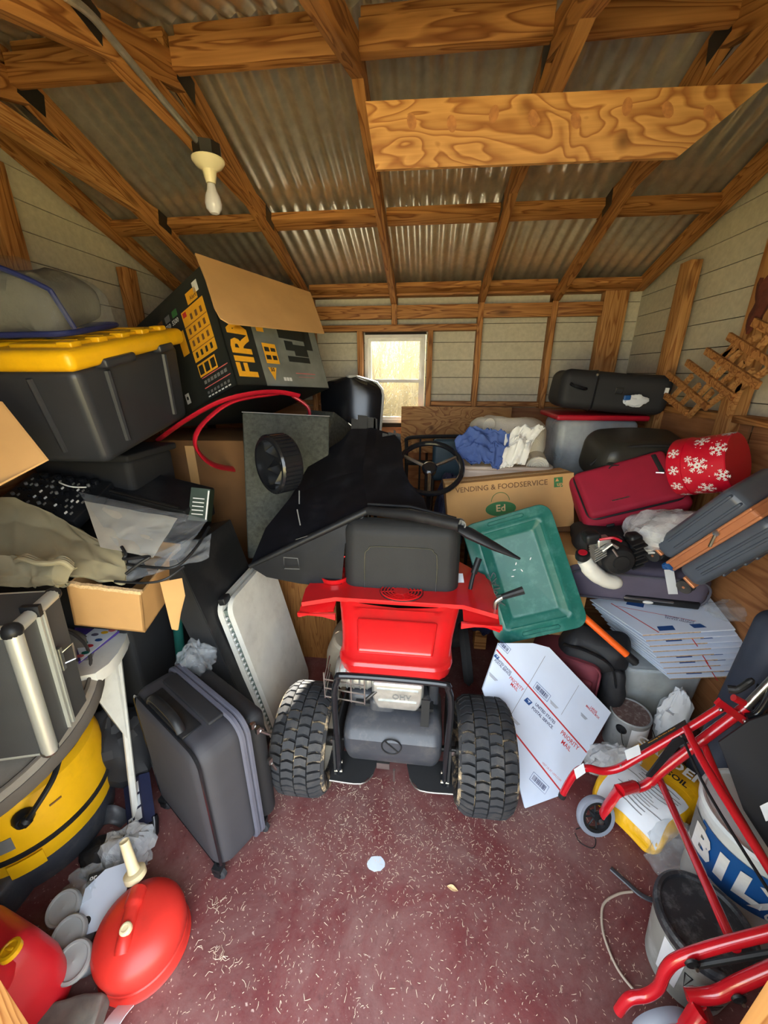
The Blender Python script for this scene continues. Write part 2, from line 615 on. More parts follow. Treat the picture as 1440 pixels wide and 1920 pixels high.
M['clear'] = film('clear_plastic_film', (0.85, 0.88, 0.9, 1), 0.16, 0.12, 0.9, 16)
M['clear_white'] = film('cloudy_plastic_bag', (0.9, 0.92, 0.93, 1), 0.42, 0.15, 0.9, 12)
M['vinyl'] = film('clear_vinyl', (0.8, 0.82, 0.82, 1), 0.06, 0.1, 1.0, 9)
M['bulb'] = mat('frosted_bulb_glass', rgb(206, 206, 214), 0.12, var=0.03)
M['porcelain'] = mat('porcelain_lampholder', rgb(232, 222, 186), 0.3, var=0.03)
M['paint_grey'] = mat('dried_grey_paint', rgb(150, 152, 152), 0.5, var=0.15, dirt=rgb(90, 88, 86), dirt_amt=0.5, ds=12)
M['bucket_white'] = mat('white_bucket_plastic', rgb(214, 220, 218), 0.45, var=0.05, dirt=rgb(170, 170, 164), dirt_amt=0.4)
M['bucket_blue'] = mat('blue_bucket_print', rgb(24, 84, 148), 0.45, var=0.06)
M['bucket_grey'] = mat('grey_bucket_plastic', rgb(150, 152, 146), 0.5, var=0.1, dirt=rgb(206, 210, 210), dirt_amt=0.6, ds=8)
M['lid_black'] = mat('scuffed_black_lid', rgb(38, 40, 44), 0.45, var=0.12, dirt=rgb(150, 150, 150), dirt_amt=0.35, ds=30)
M['lid_brown'] = mat('rusty_tin_lid', rgb(104, 80, 74), 0.45, var=0.15, dirt=rgb(190, 186, 180), dirt_amt=0.6, ds=60)
M['soil_yellow'] = mat('yellow_film_sack', rgb(234, 176, 20), 0.35, var=0.08, bump=0.5, bs=22, bd=0.01)
M['concrete'] = mat('dusty_concrete', rgb(108, 106, 98), 0.9, var=0.25, vs=20, bump=0.6, bs=120, dirt=rgb(150, 140, 120), dirt_amt=0.5)
M['straw'] = mat('wood_shavings', rgb(218, 196, 172), 0.9, var=0.2, spec=0.1)
M['brown_rust'] = mat('dark_brown_bark', rgb(92, 42, 26), 0.9, var=0.3, vs=25, bump=0.8, bs=60, bd=0.004)
M['deck_dust'] = mat('dusty_mower_deck', rgb(150, 136, 116), 0.6, var=0.15, dirt=rgb(100, 90, 76), dirt_amt=0.5)
M['rim'] = mat('cream_wheel_rim', rgb(214, 206, 188), 0.45, var=0.06, dirt=rgb(120, 110, 96), dirt_amt=0.3)
M['teal_dark'] = mat('dark_teal_vinyl', rgb(36, 58, 70), 0.5, var=0.12)
M['hose_red'] = mat('red_vinyl_hose', rgb(186, 24, 44), 0.4, var=0.08)
M['wire_cream'] = mat('dirty_white_cable', rgb(176, 160, 142), 0.6, var=0.1)
M['brush'] = mat('dry_brush', rgb(196, 184, 150), 0.9, var=0.3, vs=3)


# ================================================================== the setting
XR, XL, YB = 1.30, -1.75, 3.00
YR, Y0 = 1.62, 0.25            # ridge, inner face of the front wall
SL = 0.34                      # roof slope


def roof_z(y):
    return 2.17 + SL * (YB - y) if y >= YR else 2.17 + SL * (YB - YR) - SL * (YR - y)


struct('floor', B().box(((XL + XR) / 2, 1.62, -0.03), (XR - XL + 0.28, 3.1, 0.06)), M['floor'])
struct('ground', B().box((0, 0, -0.25), (40, 40, 0.1)), M['ground'])


def board(parent, p0, p1, w, t, up=(0, 0, 1), m='pine', name='plank', off=(0, 0), label=None):
    """lumber from p0 to p1, w along up, t across"""
    p0, p1 = Vector(p0), Vector(p1)
    x = (p1 - p0).normalized()
    z = Vector(up) - x * Vector(up).dot(x)
    z.normalize()
    y = z.cross(x)
    c = (p0 + p1) / 2 + z * off[0] + y * off[1]
    Mx = Matrix(((x.x, y.x, z.x, c.x), (x.y, y.y, z.y, c.y), (x.z, y.z, z.z, c.z), (0, 0, 0, 1)))
    L = (p1 - p0).length
    b = B()
    e = min(0.003, t * 0.2)
    b.rbox((0, 0, 0), (L, t, w), e, 1)
    return obj(name, b, M[m], parent, Mx, label)


# ---- walls: each siding board a piece, with open joints over a dark backing
PITCH_S = 0.121


def siding(parent, axis, fixed, a0, a1, z0, ztop, hole=None):
    n = 0
    z = z0
    while z < (ztop(YR) if callable(ztop) else ztop):
        z1 = z + PITCH_S - 0.004
        if callable(ztop):
            # rake: clip the board to the roof
            zt = [ztop(a0 + (a1 - a0) * i / 40) for i in range(41)]
            ok = [a0 + (a1 - a0) * i / 40 for i in range(41) if zt[i] > z + 0.02]
            if not ok:
                break
            spans = [(min(ok), max(ok))]
            ys = [min(ok) + (max(ok) - min(ok)) * i / 30 for i in range(31)]
            poly = [(y, z) for y in ys] + [(y, max(z + 0.002, min(z1, ztop(y)))) for y in reversed(ys)]
            obj('siding_board', B().prism([Vector((fixed - 0.006, y, q)) for y, q in poly], (0.012, 0, 0)), M['siding'], parent)
            z += PITCH_S
            continue
        else:
            z1 = min(z1, ztop)
            spans = [(a0, a1)]
        if hole and z1 > hole[2] and z < hole[3]:
            spans = [(a0, hole[0]), (hole[1], a1)]
            if z < hole[2]:
                pass
        for (s0, s1) in spans:
            c = (s0 + s1) / 2
            if axis == 'x':
                obj('siding_board', B().box((c, fixed, (z + z1) / 2), (s1 - s0, 0.012, z1 - z), Matrix.Rotation(0.03, 3, 'X')), M['siding'], parent)
            else:
                obj('siding_board', B().box((fixed, c, (z + z1) / 2), (0.012, s1 - s0, z1 - z), Matrix.Rotation(-0.03 if fixed > 0 else 0.03, 3, 'Y')), M['siding'], parent)
        z += PITCH_S


WX0, WX1, WZ0, WZ1 = -0.49, -0.035, 1.235, 1.87
wb = B()
yb = YB + 0.125
wb.box(((XL - 0.13 + WX0) / 2, yb, 1.1), (WX0 - XL + 0.13, 0.02, 2.2)).box(((XR + 0.13 + WX1) / 2, yb, 1.1), (XR + 0.13 - WX1, 0.02, 2.2))
wb.box(((WX0 + WX1) / 2, yb, WZ0 / 2), (WX1 - WX0, 0.02, WZ0)).box(((WX0 + WX1) / 2, yb, (WZ1 + 2.2) / 2), (WX1 - WX0, 0.02, 2.2 - WZ1))
wall_back = struct('wall_back', wb, M['gap'])
siding(wall_back, 'x', YB + 0.10, XL - 0.1, XR + 0.1, 1.21, 2.2, (WX0, WX1, WZ0, WZ1))
# framing of the back wall: its face lies at YB
board(wall_back, (XL, YB + 0.045, 2.125), (XR, YB + 0.045, 2.125), 0.04, 0.09, name='top_plate')
XS = (-1.45, -0.87, 0.334, 0.82)
for x in XS:
    board(wall_back, (x, YB + 0.045, 1.36 if x > -0.8 else 0.0), (x, YB + 0.045, 2.105), 0.038, 0.09, (1, 0, 0), name='stud')
board(wall_back, (-0.265, YB + 0.045, 1.925), (-0.265, YB + 0.045, 2.105), 0.038, 0.09, (1, 0, 0), name='cripple_stud')
board(wall_back, (1.20, YB + 0.03, 0), (1.20, YB + 0.03, 2.11), 0.15, 0.07, (1, 0, 0), 'pine_pale', 'corner_post')
for x0, x1 in ((XL, -1.47), (-1.43, -0.89), (-0.85, -0.285), (-0.245, 0.315), (0.353, 0.80), (0.84, 1.125)):
    board(wall_back, (x0, YB + 0.02, 2.005), (x1, YB + 0.02, 2.005), 0.085, 0.04, name='blocking')
board(wall_back, (-0.85, YB + 0.045, 1.905), (0.315, YB + 0.045, 1.905), 0.04, 0.09, name='header')
for x in (WX0 - 0.025, WX1 + 0.03):
    board(wall_back, (x, YB + 0.045, 1.10), (x, YB + 0.045, 1.885), 0.038, 0.09, (1, 0, 0), name='trimmer')
board(wall_back, (XL, YB + 0.06, 1.385), (WX0 - 0.04, YB + 0.06, 1.385), 0.035, 0.06, name='ledge')
board(wall_back, (WX1 + 0.05, YB + 0.06, 1.385), (1.125, YB + 0.06, 1.385), 0.035, 0.06, name='ledge')
obj('plywood_panel', B().box((-1.14, YB + 0.075, 0.68), (1.22, 0.012, 1.36)), M['ply_old'], wall_back)
obj('plywood_panel', B().box((0.62, YB + 0.075, 0.68), (1.22, 0.012, 1.36)), M['ply_old'], wall_back)
obj('plywood_panel', B().box((-0.26, YB + 0.075, 0.6), (0.5, 0.012, 1.2)), M['ply_old'], wall_back)

# ---- right wall
GAB = [(0.1, -0.05), (YB + 0.16, -0.05), (YB + 0.16, roof_z(YB + 0.16) + 0.03), (YR, roof_z(YR) + 0.03), (0.1, roof_z(0.1) + 0.03)]
wr = B().prism([(XR + 0.12, y, z) for y, z in GAB], (0.02, 0, 0))
wall_right = struct('wall_right', wr, M['gap'])
siding(wall_right, 'y', XR + 0.10, 0.12, YB + 0.1, 1.36, lambda y: roof_z(y) + 0.02)
for y in (2.48, 1.90, 1.30, 0.7):
    board(wall_right, (XR + 0.03, y, 0), (XR + 0.03, y, roof_z(y) - 0.2), 0.09, 0.06, (0, 1, 0), 'pine_pale', 'stud')
obj('plywood_panel', B().box((XR + 0.05, 0.95, 0.70), (0.012, 1.66, 1.40)), M['ply_side'], wall_right)
obj('plywood_panel', B().box((XR + 0.05, 2.40, 0.70), (0.012, 1.20, 1.40)), M['ply_side'], wall_right)
board(wall_right, (XR + 0.05, 0.12, 1.415), (XR + 0.05, YB, 1.415), 0.03, 0.09, name='ledge')
bk = B().grid(lambda u, v: Vector((XR - 0.012 - 0.01 * sin(pi * u), 1.82 + 0.06 * u + 0.01 * sin(9 * v), 1.77 + 0.17 * v + 0.02 * sin(7 * u))), 6, 8, 0.012)
obj('bark_patch', bk, M['brown_rust'], wall_right, label='dark brown bark edge on the stud')

# ---- left wall
wl = B().prism([(XL - 0.12, y, z) for y, z in GAB], (-0.02, 0, 0))
wall_left = struct('wall_left', wl, M['gap'])
siding(wall_left, 'y', XL - 0.10, 0.12, YB + 0.1, 1.36, lambda y: roof_z(y) + 0.02)
for y in (2.4, 1.72, 1.0, 0.4):
    board(wall_left, (XL - 0.03, y, 0), (XL - 0.03, y, roof_z(y) - 0.2), 0.06, 0.09, (1, 0, 0), 'pine', 'stud')
obj('plywood_panel', B().box((XL - 0.07, 1.6, 0.70), (0.012, 2.9, 1.40)), M['ply_side'], wall_left)
board(wall_left, (XL - 0.03, 0.12, 1.75), (XL - 0.03, YB, 1.75), 0.09, 0.04, name='rail')

# ---- front wall with the open doorway the picture is taken through
DX0, DX1 = -0.722, 0.416
wf = B()
wf.box(((XL - 0.13 + DX0 - 0.04) / 2, 0.13, 1.05), (DX0 - 0.04 - XL + 0.13, 0.02, 2.2)).box(((XR + 0.13 + DX1 + 0.04) / 2, 0.13, 1.05), (XR + 0.13 - DX1 - 0.04, 0.02, 2.2))
wall_front = struct('wall_front', wf, M['siding'])
for x, s in ((DX0, -1), (DX1, 1)):
    board(wall_front, (x + s * 0.02, 0.224, 0), (x + s * 0.02, 0.224, 2.12), 0.04, 0.12, (1, 0, 0), 'pine_pale', 'door_jamb')
board(wall_front, (XL, 0.20, 2.14), (XR, 0.20, 2.14), 0.04, 0.12, name='header')

# ---- roof: corrugated sheets, purlins, scissor trusses
ceiling = struct('ceiling')
WAVE, AMP = 0.0665, 0.0085
NS = 6


def tin_sheet(x0, x1, y0, y1, lift):
    n = int((x1 - x0) / WAVE * 8)

    def fn(u, v):
        x = x0 + (x1 - x0) * u
        y = y0 + (y1 - y0) * v
        return Vector((x, y, roof_z(y) + 0.03 + lift + AMP * sin(2 * pi * x / WAVE)))
    return B().grid(fn, n, 3)


for k in range(NS):
    x0 = XL - 0.22 + k * 0.65
    obj('roof_sheet', tin_sheet(x0, x0 + 0.69, YR, YB + 0.25, 0.002 * (k % 2)), M['tin'], ceiling, sharp=60)
    obj('roof_sheet', tin_sheet(x0, x0 + 0.69, -0.05, YR, 0.002 * (k % 2)), M['tin'], ceiling, sharp=60)
nb = Vector((0, SL, 1)).normalized()
nf = Vector((0, -SL, 1)).normalized()


def rafter_pt(y, drop):
    return Vector((0, y, roof_z(y) + 0.02 - drop))


TX = (XL - 0.03, -1.45, -0.87, -0.268, 0.334, 0.82, XR + 0.03)
for y in (2.36, 2.98):
    for a, b_ in zip(TX[:-1], TX[1:]):
        p = rafter_pt(y, 0.052)
        board(ceiling, (a + 0.019, p.y, p.z), (b_ - 0.019, p.y, p.z), 0.085, 0.038, nb.cross(Vector((1, 0, 0))) if False else (0, 0.9, -0.3), name='purlin')
for y in (0.9, 0.3):
    p = rafter_pt(y, 0.052)
    board(ceiling, (XL, p.y, p.z), (XR, p.y, p.z), 0.085, 0.038, (0, 0.9, 0.3), name='purlin')
for a, b_ in zip(TX[:-1], TX[1:]):
    board(ceiling, (a + 0.019, YR - 0.02, roof_z(YR) - 0.025), (b_ - 0.019, YR - 0.02, roof_z(YR) - 0.025), 0.05, 0.038, name='ridge_board')
    board(ceiling, (a + 0.019, YR - 0.06, roof_z(YR) - 0.09), (b_ - 0.019, YR - 0.06, roof_z(YR) - 0.09), 0.078, 0.038, name='ridge_beam')


def chord(x, pts, t=0.038, m='pine', name='top_chord'):
    """plank in the plane x, outline pts of (y, z); long axis of the grain along the first edge"""
    p = [Vector((0, y, z)) for y, z in pts]
    ax = (p[1] - p[0]).normalized()
    az = Vector((1, 0, 0)).cross(ax)
    c = sum(p, Vector()) / len(p)
    Mx = Matrix(((0, 1, 0, x), (ax.y, 0, az.y, c.y), (ax.z, 0, az.z, c.z), (0, 0, 0, 1)))
    Mx = Matrix(((ax.x, 1, az.x, x), (ax.y, 0, az.y, c.y), (ax.z, 0, az.z, c.z), (0, 0, 0, 1)))
    q = [Vector(((v - c).dot(ax), -t / 2, (v - c).dot(az))) for v in p]
    return obj(name, B().prism(q, (0, t, 0)), M[m], ceiling, Mx)


D1, D2 = 0.055, 0.145
for i, x in enumerate(TX):
    inner = 0 < i < len(TX) - 1
    d0, d2 = (D1, D2) if inner else (0.0, 0.1)
    chord(x, [(YR, roof_z(YR) - d0), (YB + 0.06, roof_z(YB + 0.06) - d0), (YB + 0.06, roof_z(YB + 0.06) - d0 - 0.04), (YB - 0.02, roof_z(YB) - d2 + 0.03), (YR, roof_z(YR) - d2)])
    chord(x, [(YR, roof_z(YR) - d0), (0.2, roof_z(0.2) - d0), (0.2, roof_z(0.2) - d2), (YR, roof_z(YR) - d2)])
    if inner:
        zc = 2.275
        if i == 3:
            continue
        chord(x + 0.0, [(2.42, 2.325), (1.08, 2.385), (1.17, 2.455), (2.27, 2.40)], 0.036, 'pine_pale' if i in (1, 3) else 'pine', 'bottom_chord')
        for (yy, zz) in ((2.30, 2.355), (YR, roof_z(YR) - 0.115), (1.18, 2.42)):
            for s in (-1, 1):
                obj('truss_plate', B().box((x + s * 0.0195, yy, zz), (0.0015, 0.1, 0.07), Matrix.Rotation(-0.2, 3, 'X')), M['dark_steel'], ceiling)
# plywood brace nailed across three trusses
gus = [at(685, 190, 1.28), at(1440, 155, 1.28), at(1270, 295, 1.28), at(704, 318, 1.28)]
gb = B().prism(gus, (0, 0.012, 0))
brace = obj('plywood_brace', gb, M['plywood'], ceiling, label='wide plywood board with a row of knots across the trusses')
M['knot'] = mat('brown_knot', rgb(150, 98, 52), 0.7, var=0.25, vs=60)
for px, py, a in ((772, 228, .3), (847, 232, .3), (926, 214, -.2), (1000, 222, .4), (1080, 226, .5), (1176, 200, .1), (1252, 206, .6), (1330, 212, .7)):
    p = at(px, py, 1.2795)
    obj('knot', B().lathe([(0.016, 0), (0.016, 0.0004), (0, 0.0006)], 14, Matrix.Translation(p) @ RX(pi / 2) @ RZ(a) @ Matrix.Diagonal((0.75, 1.15, 1, 1))), M['knot'], brace)

# ---- window
win = struct('window_1')
fy = YB + 0.09
fw = 0.022
wx0, wx1, wz0, wz1 = WX0 + 0.004, WX1 - 0.004, WZ0 + 0.004, WZ1 - 0.004
zm = 1.545
fr_ = B()
fr_.box((wx0 + fw / 2, fy, (wz0 + wz1) / 2), (fw, 0.06, wz1 - wz0)).box((wx1 - fw / 2, fy, (wz0 + wz1) / 2), (fw, 0.06, wz1 - wz0))
fr_.box(((wx0 + wx1) / 2, fy, wz1 - fw / 2), (wx1 - wx0 - 2 * fw, 0.06, fw)).box(((wx0 + wx1) / 2, fy - 0.01, wz0 + fw / 2), (wx1 - wx0 - 2 * fw, 0.08, fw * 1.2))
obj('window_frame', fr_, M['white_old'], win)


def sash(z0, z1, y):
    s = B()
    xa, xb = wx0 + fw, wx1 - fw
    t = 0.02
    s.box((xa + t / 2, y, (z0 + z1) / 2), (t, 0.022, z1 - z0)).box((xb - t / 2, y, (z0 + z1) / 2), (t, 0.022, z1 - z0))
    s.box(((xa + xb) / 2, y, z0 + t / 2), (xb - xa - 2 * t, 0.022, t)).box(((xa + xb) / 2, y, z1 - t / 2), (xb - xa - 2 * t, 0.022, t))
    q = obj('sash', s, M['white_old'], win)
    obj('pane', B().box(((xa + xb) / 2, y, (z0 + z1) / 2), (xb - xa - 2 * t, 0.003, z1 - z0 - 2 * t)), M['pane'], q)


k_ = NT('dusty_window_glass')
k_.p.inputs['Base Color'].default_value = (0.55, 0.54, 0.5, 1)
k_.p.inputs['Roughness'].default_value = 0.25
tr_ = k_.n('ShaderNodeBsdfTransparent')
tr_.inputs['Color'].default_value = (0.85, 0.85, 0.83, 1)
mx_ = k_.n('ShaderNodeMixShader')
mx_.inputs[0].default_value = 0.07
k_.l(tr_.outputs[0], mx_.inputs[1])
k_.l(k_.p.outputs[0], mx_.inputs[2])
k_.l(mx_.outputs[0], k_.out.inputs['Surface'])
M['pane'] = k_.m
sash(wz0 + fw, zm + 0.012, fy - 0.012)
sash(zm - 0.012, wz1 - fw, fy + 0.014)

# dry brush growing outside behind the window
rnd = random.Random(4)
bb = B()
for i in range(3600):
    x, y = rnd.uniform(-2.4, 1.8), rnd.uniform(4.0, 6.4)
    h = rnd.uniform(0.8, 2.9)
    a, l = rnd.uniform(0, 2 * pi), rnd.uniform(0.1, 0.7)
    p = [Vector((x, y, -0.2)), Vector((x + l * 0.3 * cos(a), y + 0.1 * sin(a), h * 0.6)), Vector((x + l * cos(a), y + 0.3 * l * sin(a), h))]
    bb.tube(p, [0.008, 0.006, 0.002], 3, caps=False)
    for k in range(4):
        t = rnd.uniform(0.3, 1)
        q = p[0].lerp(p[2], t)
        bb.tube([q, q + Vector((rnd.uniform(-.3, .3), rnd.uniform(-.1, .1), rnd.uniform(-.1, .35)))], [0.004, 0.001], 3, caps=False)
br = obj('dry_brush', bb, M['brush'])
tag(br, 'dry pale brush growing outside behind the window', 'brush')
br['kind'] = 'stuff'


# ================================================================== the riding mower
mow = thing('riding_mower', 'red riding mower seen from behind with black seat and two knobbly rear tyres', 'mower', TR(-0.088, 1.13, 0))
RW, TW = 0.205, 0.205


def tyre_tread():
    b = B()
    n, cols = 38, 4
    cw = (TW - 0.012) / cols
    for k in range(n):
        for c in range(cols):
            x0 = -TW / 2 + 0.006 + c * cw
            s0 = (k + (0.5 if c % 2 else 0)) * 2 * pi / n
            dw = 2 * pi / n * 0.72
            sgn = 1 if c < cols / 2 else -1
            pr = []
            for (fx, fs) in ((0.05, 0.0), (0.5, -0.22 * 1), (0.95, 0.0), (0.95, 1.0), (0.5, 0.78), (0.05, 1.0)):
                x = x0 + fx * cw
                a = s0 + fs * dw
                edge = abs(x) / (TW / 2)
                R_ = RW - 0.028 * max(0, edge - 0.55) ** 2 / 0.2
                pr.append((x, a, R_))
            lo = [Vector((x, (R_ - 0.014) * cos(a), (R_ - 0.014) * sin(a))) for x, a, R_ in pr]
            hi = [Vector((x, R_ * cos(a), R_ * sin(a))) for x, a, R_ in pr]
            b.add(lo + hi, [tuple(range(6, 12)), tuple(range(11, 5, -1))][:1] + [(i, (i + 1) % 6, 6 + (i + 1) % 6, 6 + i) for i in range(6)])
    return b


def tyre_body():
    prof = [(0.118, -0.075), (0.125, -0.088), (0.15, -0.102), (0.172, -0.104), (0.183, -0.092), (0.19, -0.05), (0.192, 0), (0.19, 0.05), (0.183, 0.092), (0.172, 0.104), (0.15, 0.102), (0.125, 0.088), (0.118, 0.075)]
    return B().lathe(prof + [prof[0]], 40, RY(pi / 2))


M['groove'] = mat('straw_packed_tyre_groove', rgb(40, 40, 42), 0.9, var=0.1, dirt=rgb(224, 196, 152), dirt_amt=1.0, ds=16)
treadme = tyre_tread().mesh('tread', M['rubber'], 30)
bodyme = tyre_body().mesh('tyre', M['groove'])
rimme = B().lathe([(0.02, 0.03), (0.05, 0.03), (0.06, 0.01), (0.095, 0.0), (0.105, 0.035), (0.12, 0.06), (0.125, 0.075), (0.118, 0.078), (0.112, 0.06), (0.09, -0.03), (0.02, -0.035)], 28, RY(pi / 2)).mesh('rim', M['rim'])
for s in (-1, 1):
    t = obj('tyre', bodyme, None, mow, TR(s * 0.345, 0, RW))
    obj('tread', treadme, None, t)
    obj('wheel_rim', rimme, None, t, RZ(pi) if s > 0 else Matrix())
    obj('hub', B().lathe([(0.03, -0.05), (0.03, 0.05)], 16, RY(pi / 2)), M['dark_steel'], t, TR(-s * 0.05, 0, 0))
obj('axle', B().tube([(-0.3, 0, RW), (0.3, 0, RW)], 0.012), M['dark_steel'], mow)


# engine hood: a lofted bowl with a lip
def hood_shell():
    rows = [(0.562, -0.03, .198, .26), (0.572, -0.036, .204, .26), (0.612, -0.04, .210, .26), (0.622, -0.03, .207, .262), (0.628, -0.02, .203, .264), (0.665, 0.03, .212, .275), (0.71, 0.085, .228, .29), (0.742, 0.13, .242, .305), (0.756, 0.150, .247, .31)]
    nu = 40

    def fn(u, v):
        i = v * (len(rows) - 1)
        k = min(int(i), len(rows) - 2)
        f = i - k
        z, yr, hw, yf = [rows[k][q] * (1 - f) + rows[k + 1][q] * f for q in range(4)]
        # path: left front -> rounded corner -> rear face -> corner -> right front
        cr = 0.07
        L1 = (yf - yr) - cr
        L2 = cr * pi / 2
        L3 = 2 * (hw - cr)
        tot = 2 * L1 + 2 * L2 + L3
        s = u * tot
        if s < L1:
            x, y = -hw, yf - s
        elif s < L1 + L2:
            a = (s - L1) / cr
            x, y = -hw + cr - cr * cos(a), yr + cr - cr * sin(a)
        elif s < L1 + L2 + L3:
            x, y = -hw + cr + (s - L1 - L2), yr
        elif s < L1 + 2 * L2 + L3:
            a = (s - L1 - L2 - L3) / cr
            x, y = hw - cr + cr * sin(a), yr + cr - cr * cos(a)
        else:
            x, y = hw, yr + cr + (s - L1 - 2 * L2 - L3)
        zz = z
        if v > 0.9:
            zz -= 0.018 * max(0, 1 - abs(x) / 0.17) ** 0.5
        return Vector((x, y, zz))
    return B().grid(fn, nu, 32, 0.004)


obj('engine_hood', hood_shell(), M['red_paint'], mow, sharp=50)
pn = (Vector((0, 0.13 - -0.02, 0.742 - 0.628))).normalized()
Mp = Matrix(((1, 0, 0, 0), (0, pn.y, -pn.z, 0.050), (0, pn.z, pn.y, 0.678), (0, 0, 0, 1)))


def taper(p):
    return Vector((p.x * (1 + 0.9 * (p.y)), p.y, p.z)) if p.z > 0 else p


obj('hood_panel', B().rbox((0, 0.0, 0.004), (0.29, 0.125, 0.022), 0.010, 3, fn=taper), M['red_paint'], mow, Mp)
# fender deck
fd = [(-0.37, 0.10), (-0.385, 0.2), (-0.36, 0.40), (-0.25, 0.50), (0.25, 0.50), (0.36, 0.40), (0.385, 0.2), (0.37, 0.10), (0.25, 0.15), (-0.25, 0.15)]
deck = B().prism([Vector((x, y, 0.752)) for x, y in fd], (0, 0, 0.018))
for s in (-1, 1):
    deck.grid(lambda u, v, s=s: Vector((s * (0.25 + 0.135 * u), 0.10 + 0.02 * (1 - u) + 0.4 * v * (1 - 0.3 * u), 0.765 - 0.05 * (1 - v) ** 3 - 0.02 * u * u + 0.006)), 8, 8, 0.012)
    deck.prism([(s * 0.24, 0.098, 0.700), (s * 0.24, 0.098, 0.725), (s * 0.39, 0.098, 0.722), (s * 0.39, 0.098, 0.705), (s * 0.36, 0.098, 0.715), (s * 0.29, 0.098, 0.712)], (0, 0.012, 0))
obj('fender_deck', deck, M['red_paint'], mow)
grl = B()
for r in (0.030, 0.043, 0.056, 0.069, 0.082):
    grl.tube([(0.008 + r * cos(a), 0.215 + r * 0.8 * sin(a), 0.776) for a in [2 * pi * k / 32 for k in range(32)]], 0.0035, 6, closed=True)
for k in range(8):
    a = 2 * pi * k / 8 + 0.2
    grl.tube([(0.008 + 0.03 * cos(a), 0.215 + 0.024 * sin(a), 0.776), (0.008 + 0.085 * cos(a), 0.215 + 0.068 * sin(a), 0.776)], 0.003, 5)
grl.lathe([(0.03, 0.772), (0.028, 0.779), (0.0, 0.781)], 24, TR(0.008, 0.215, 0))
obj('fan_grille', grl, M['red_paint'], mow, label='round red grille with ring slots')
obj('grille_backing', B().lathe([(0.0, 0.7705), (0.088, 0.7705), (0.088, 0.7742), (0, 0.7742)], 28, TR(0.008, 0.215, 0) @ Matrix.Diagonal((1, .8, 1, 1))), M['black_matte'], mow)
obj('fuel_cap', B().lathe([(0.026, 0.77), (0.026, 0.79), (0.022, 0.796), (0, 0.797)], 18, TR(-0.115, 0.27, 0)).box((-0.115, 0.27, 0.80), (0.045, 0.012, 0.012)), M['yellow'], mow, label='yellow fuel cap')
obj('filler_neck', B().tube([(-0.16, 0.275, 0.785), (-0.125, 0.272, 0.785)], 0.014), M['ink_grey'], mow)
obj('seat_rail', B().box((0, 0.275, 0.80), (0.20, 0.016, 0.01)), M['steel'], mow)
obj('cup_holder', B().lathe([(0.062, 0.772), (0.066, 0.792), (0.060, 0.792), (0.052, 0.775), (0.0, 0.773)], 24, TR(-0.285, 0.30, 0)), M['red_paint'], mow)
decal(mow, TR(0.235, 0.33, 0.785, 0.1, 0.5), 0.055, 0.045, M['label_paper'], 'warning_sticker')
obj('parking_lever', B().tube(bez([(0.285, 0.27, 0.77), (0.295, 0.29, 0.82), (0.315, 0.32, 0.88)]), 0.008).tube([(0.297, 0.295, 0.83), (0.318, 0.325, 0.885)], 0.013), M['black'], mow)
lv = obj('height_lever', B().tube(bez([(0.365, 0.14, 0.76), (0.366, 0.14, 0.80), (0.40, 0.145, 0.825)]), 0.008), M['steel'], mow)
obj('lever_grip', B().tube([(0.385, 0.143, 0.82), (0.46, 0.15, 0.85)], [0.011, 0.015], 10), M['black'], lv)


# seat
def seat_fn(p):
    return Vector((p.x * (1 - 0.25 * max(0, p.z - 0.05) ** 1.2), p.y + 0.10 * p.z + 0.15 * p.x ** 2, p.z))


seat = obj('seat_back', B().rbox((0, 0, 0), (0.475, 0.11, 0.32), 0.055, 6, 4, seat_fn), M['seat_vinyl'], mow, TR(0.0, 0.30, 0.885))
pts = [(-0.145, -0.14), (-0.145, 0.02), (-0.13, 0.05), (-0.10, 0.065), (0.10, 0.065), (0.13, 0.05), (0.145, 0.02), (0.145, -0.14)]
obj('seat_seam', B().tube([seat_fn(Vector((x, -0.0535, z))) for x, z in bez([(a, b, 0) for a, b in pts], 4) and [(q.x, q.y) for q in bez([(a, b, 0) for a, b in pts], 4)]], 0.0035, 6), M['black_gloss'], seat)
obj('seat_cushion', B().rbox((0, 0.52, 0.80), (0.46, 0.36, 0.10), 0.045, 4), M['seat_vinyl'], mow)
# rear guard hoop
hoop = [(-0.198, -0.11, 0.13), (-0.200, -0.11, 0.30), (-0.203, -0.105, 0.52), (-0.19, -0.10, 0.600), (-0.155, -0.10, 0.622), (0.155, -0.10, 0.622), (0.19, -0.10, 0.600), (0.203, -0.105, 0.52), (0.200, -0.11, 0.30), (0.198, -0.11, 0.13)]
obj('rear_guard', B().tube(bez(hoop, 5), 0.0115, 10), M['black_gloss'], mow)


# fuel tank shield with the embossed no-step sign
def tank_fn(p):
    k = (p.z - 0.2) / 0.22
    x = p.x * (1 - 0.10 * max(0, k - 0.6)) * (1 - 0.22 * max(0, 0.25 - k))
    y = p.y
    if y < 0 and k > 0.62:
        y += 0.28 * (k - 0.62)
    if k < 0.3 and y < 0:
        y += 0.06 * (0.3 - k)
    return Vector((x, y, p.z))


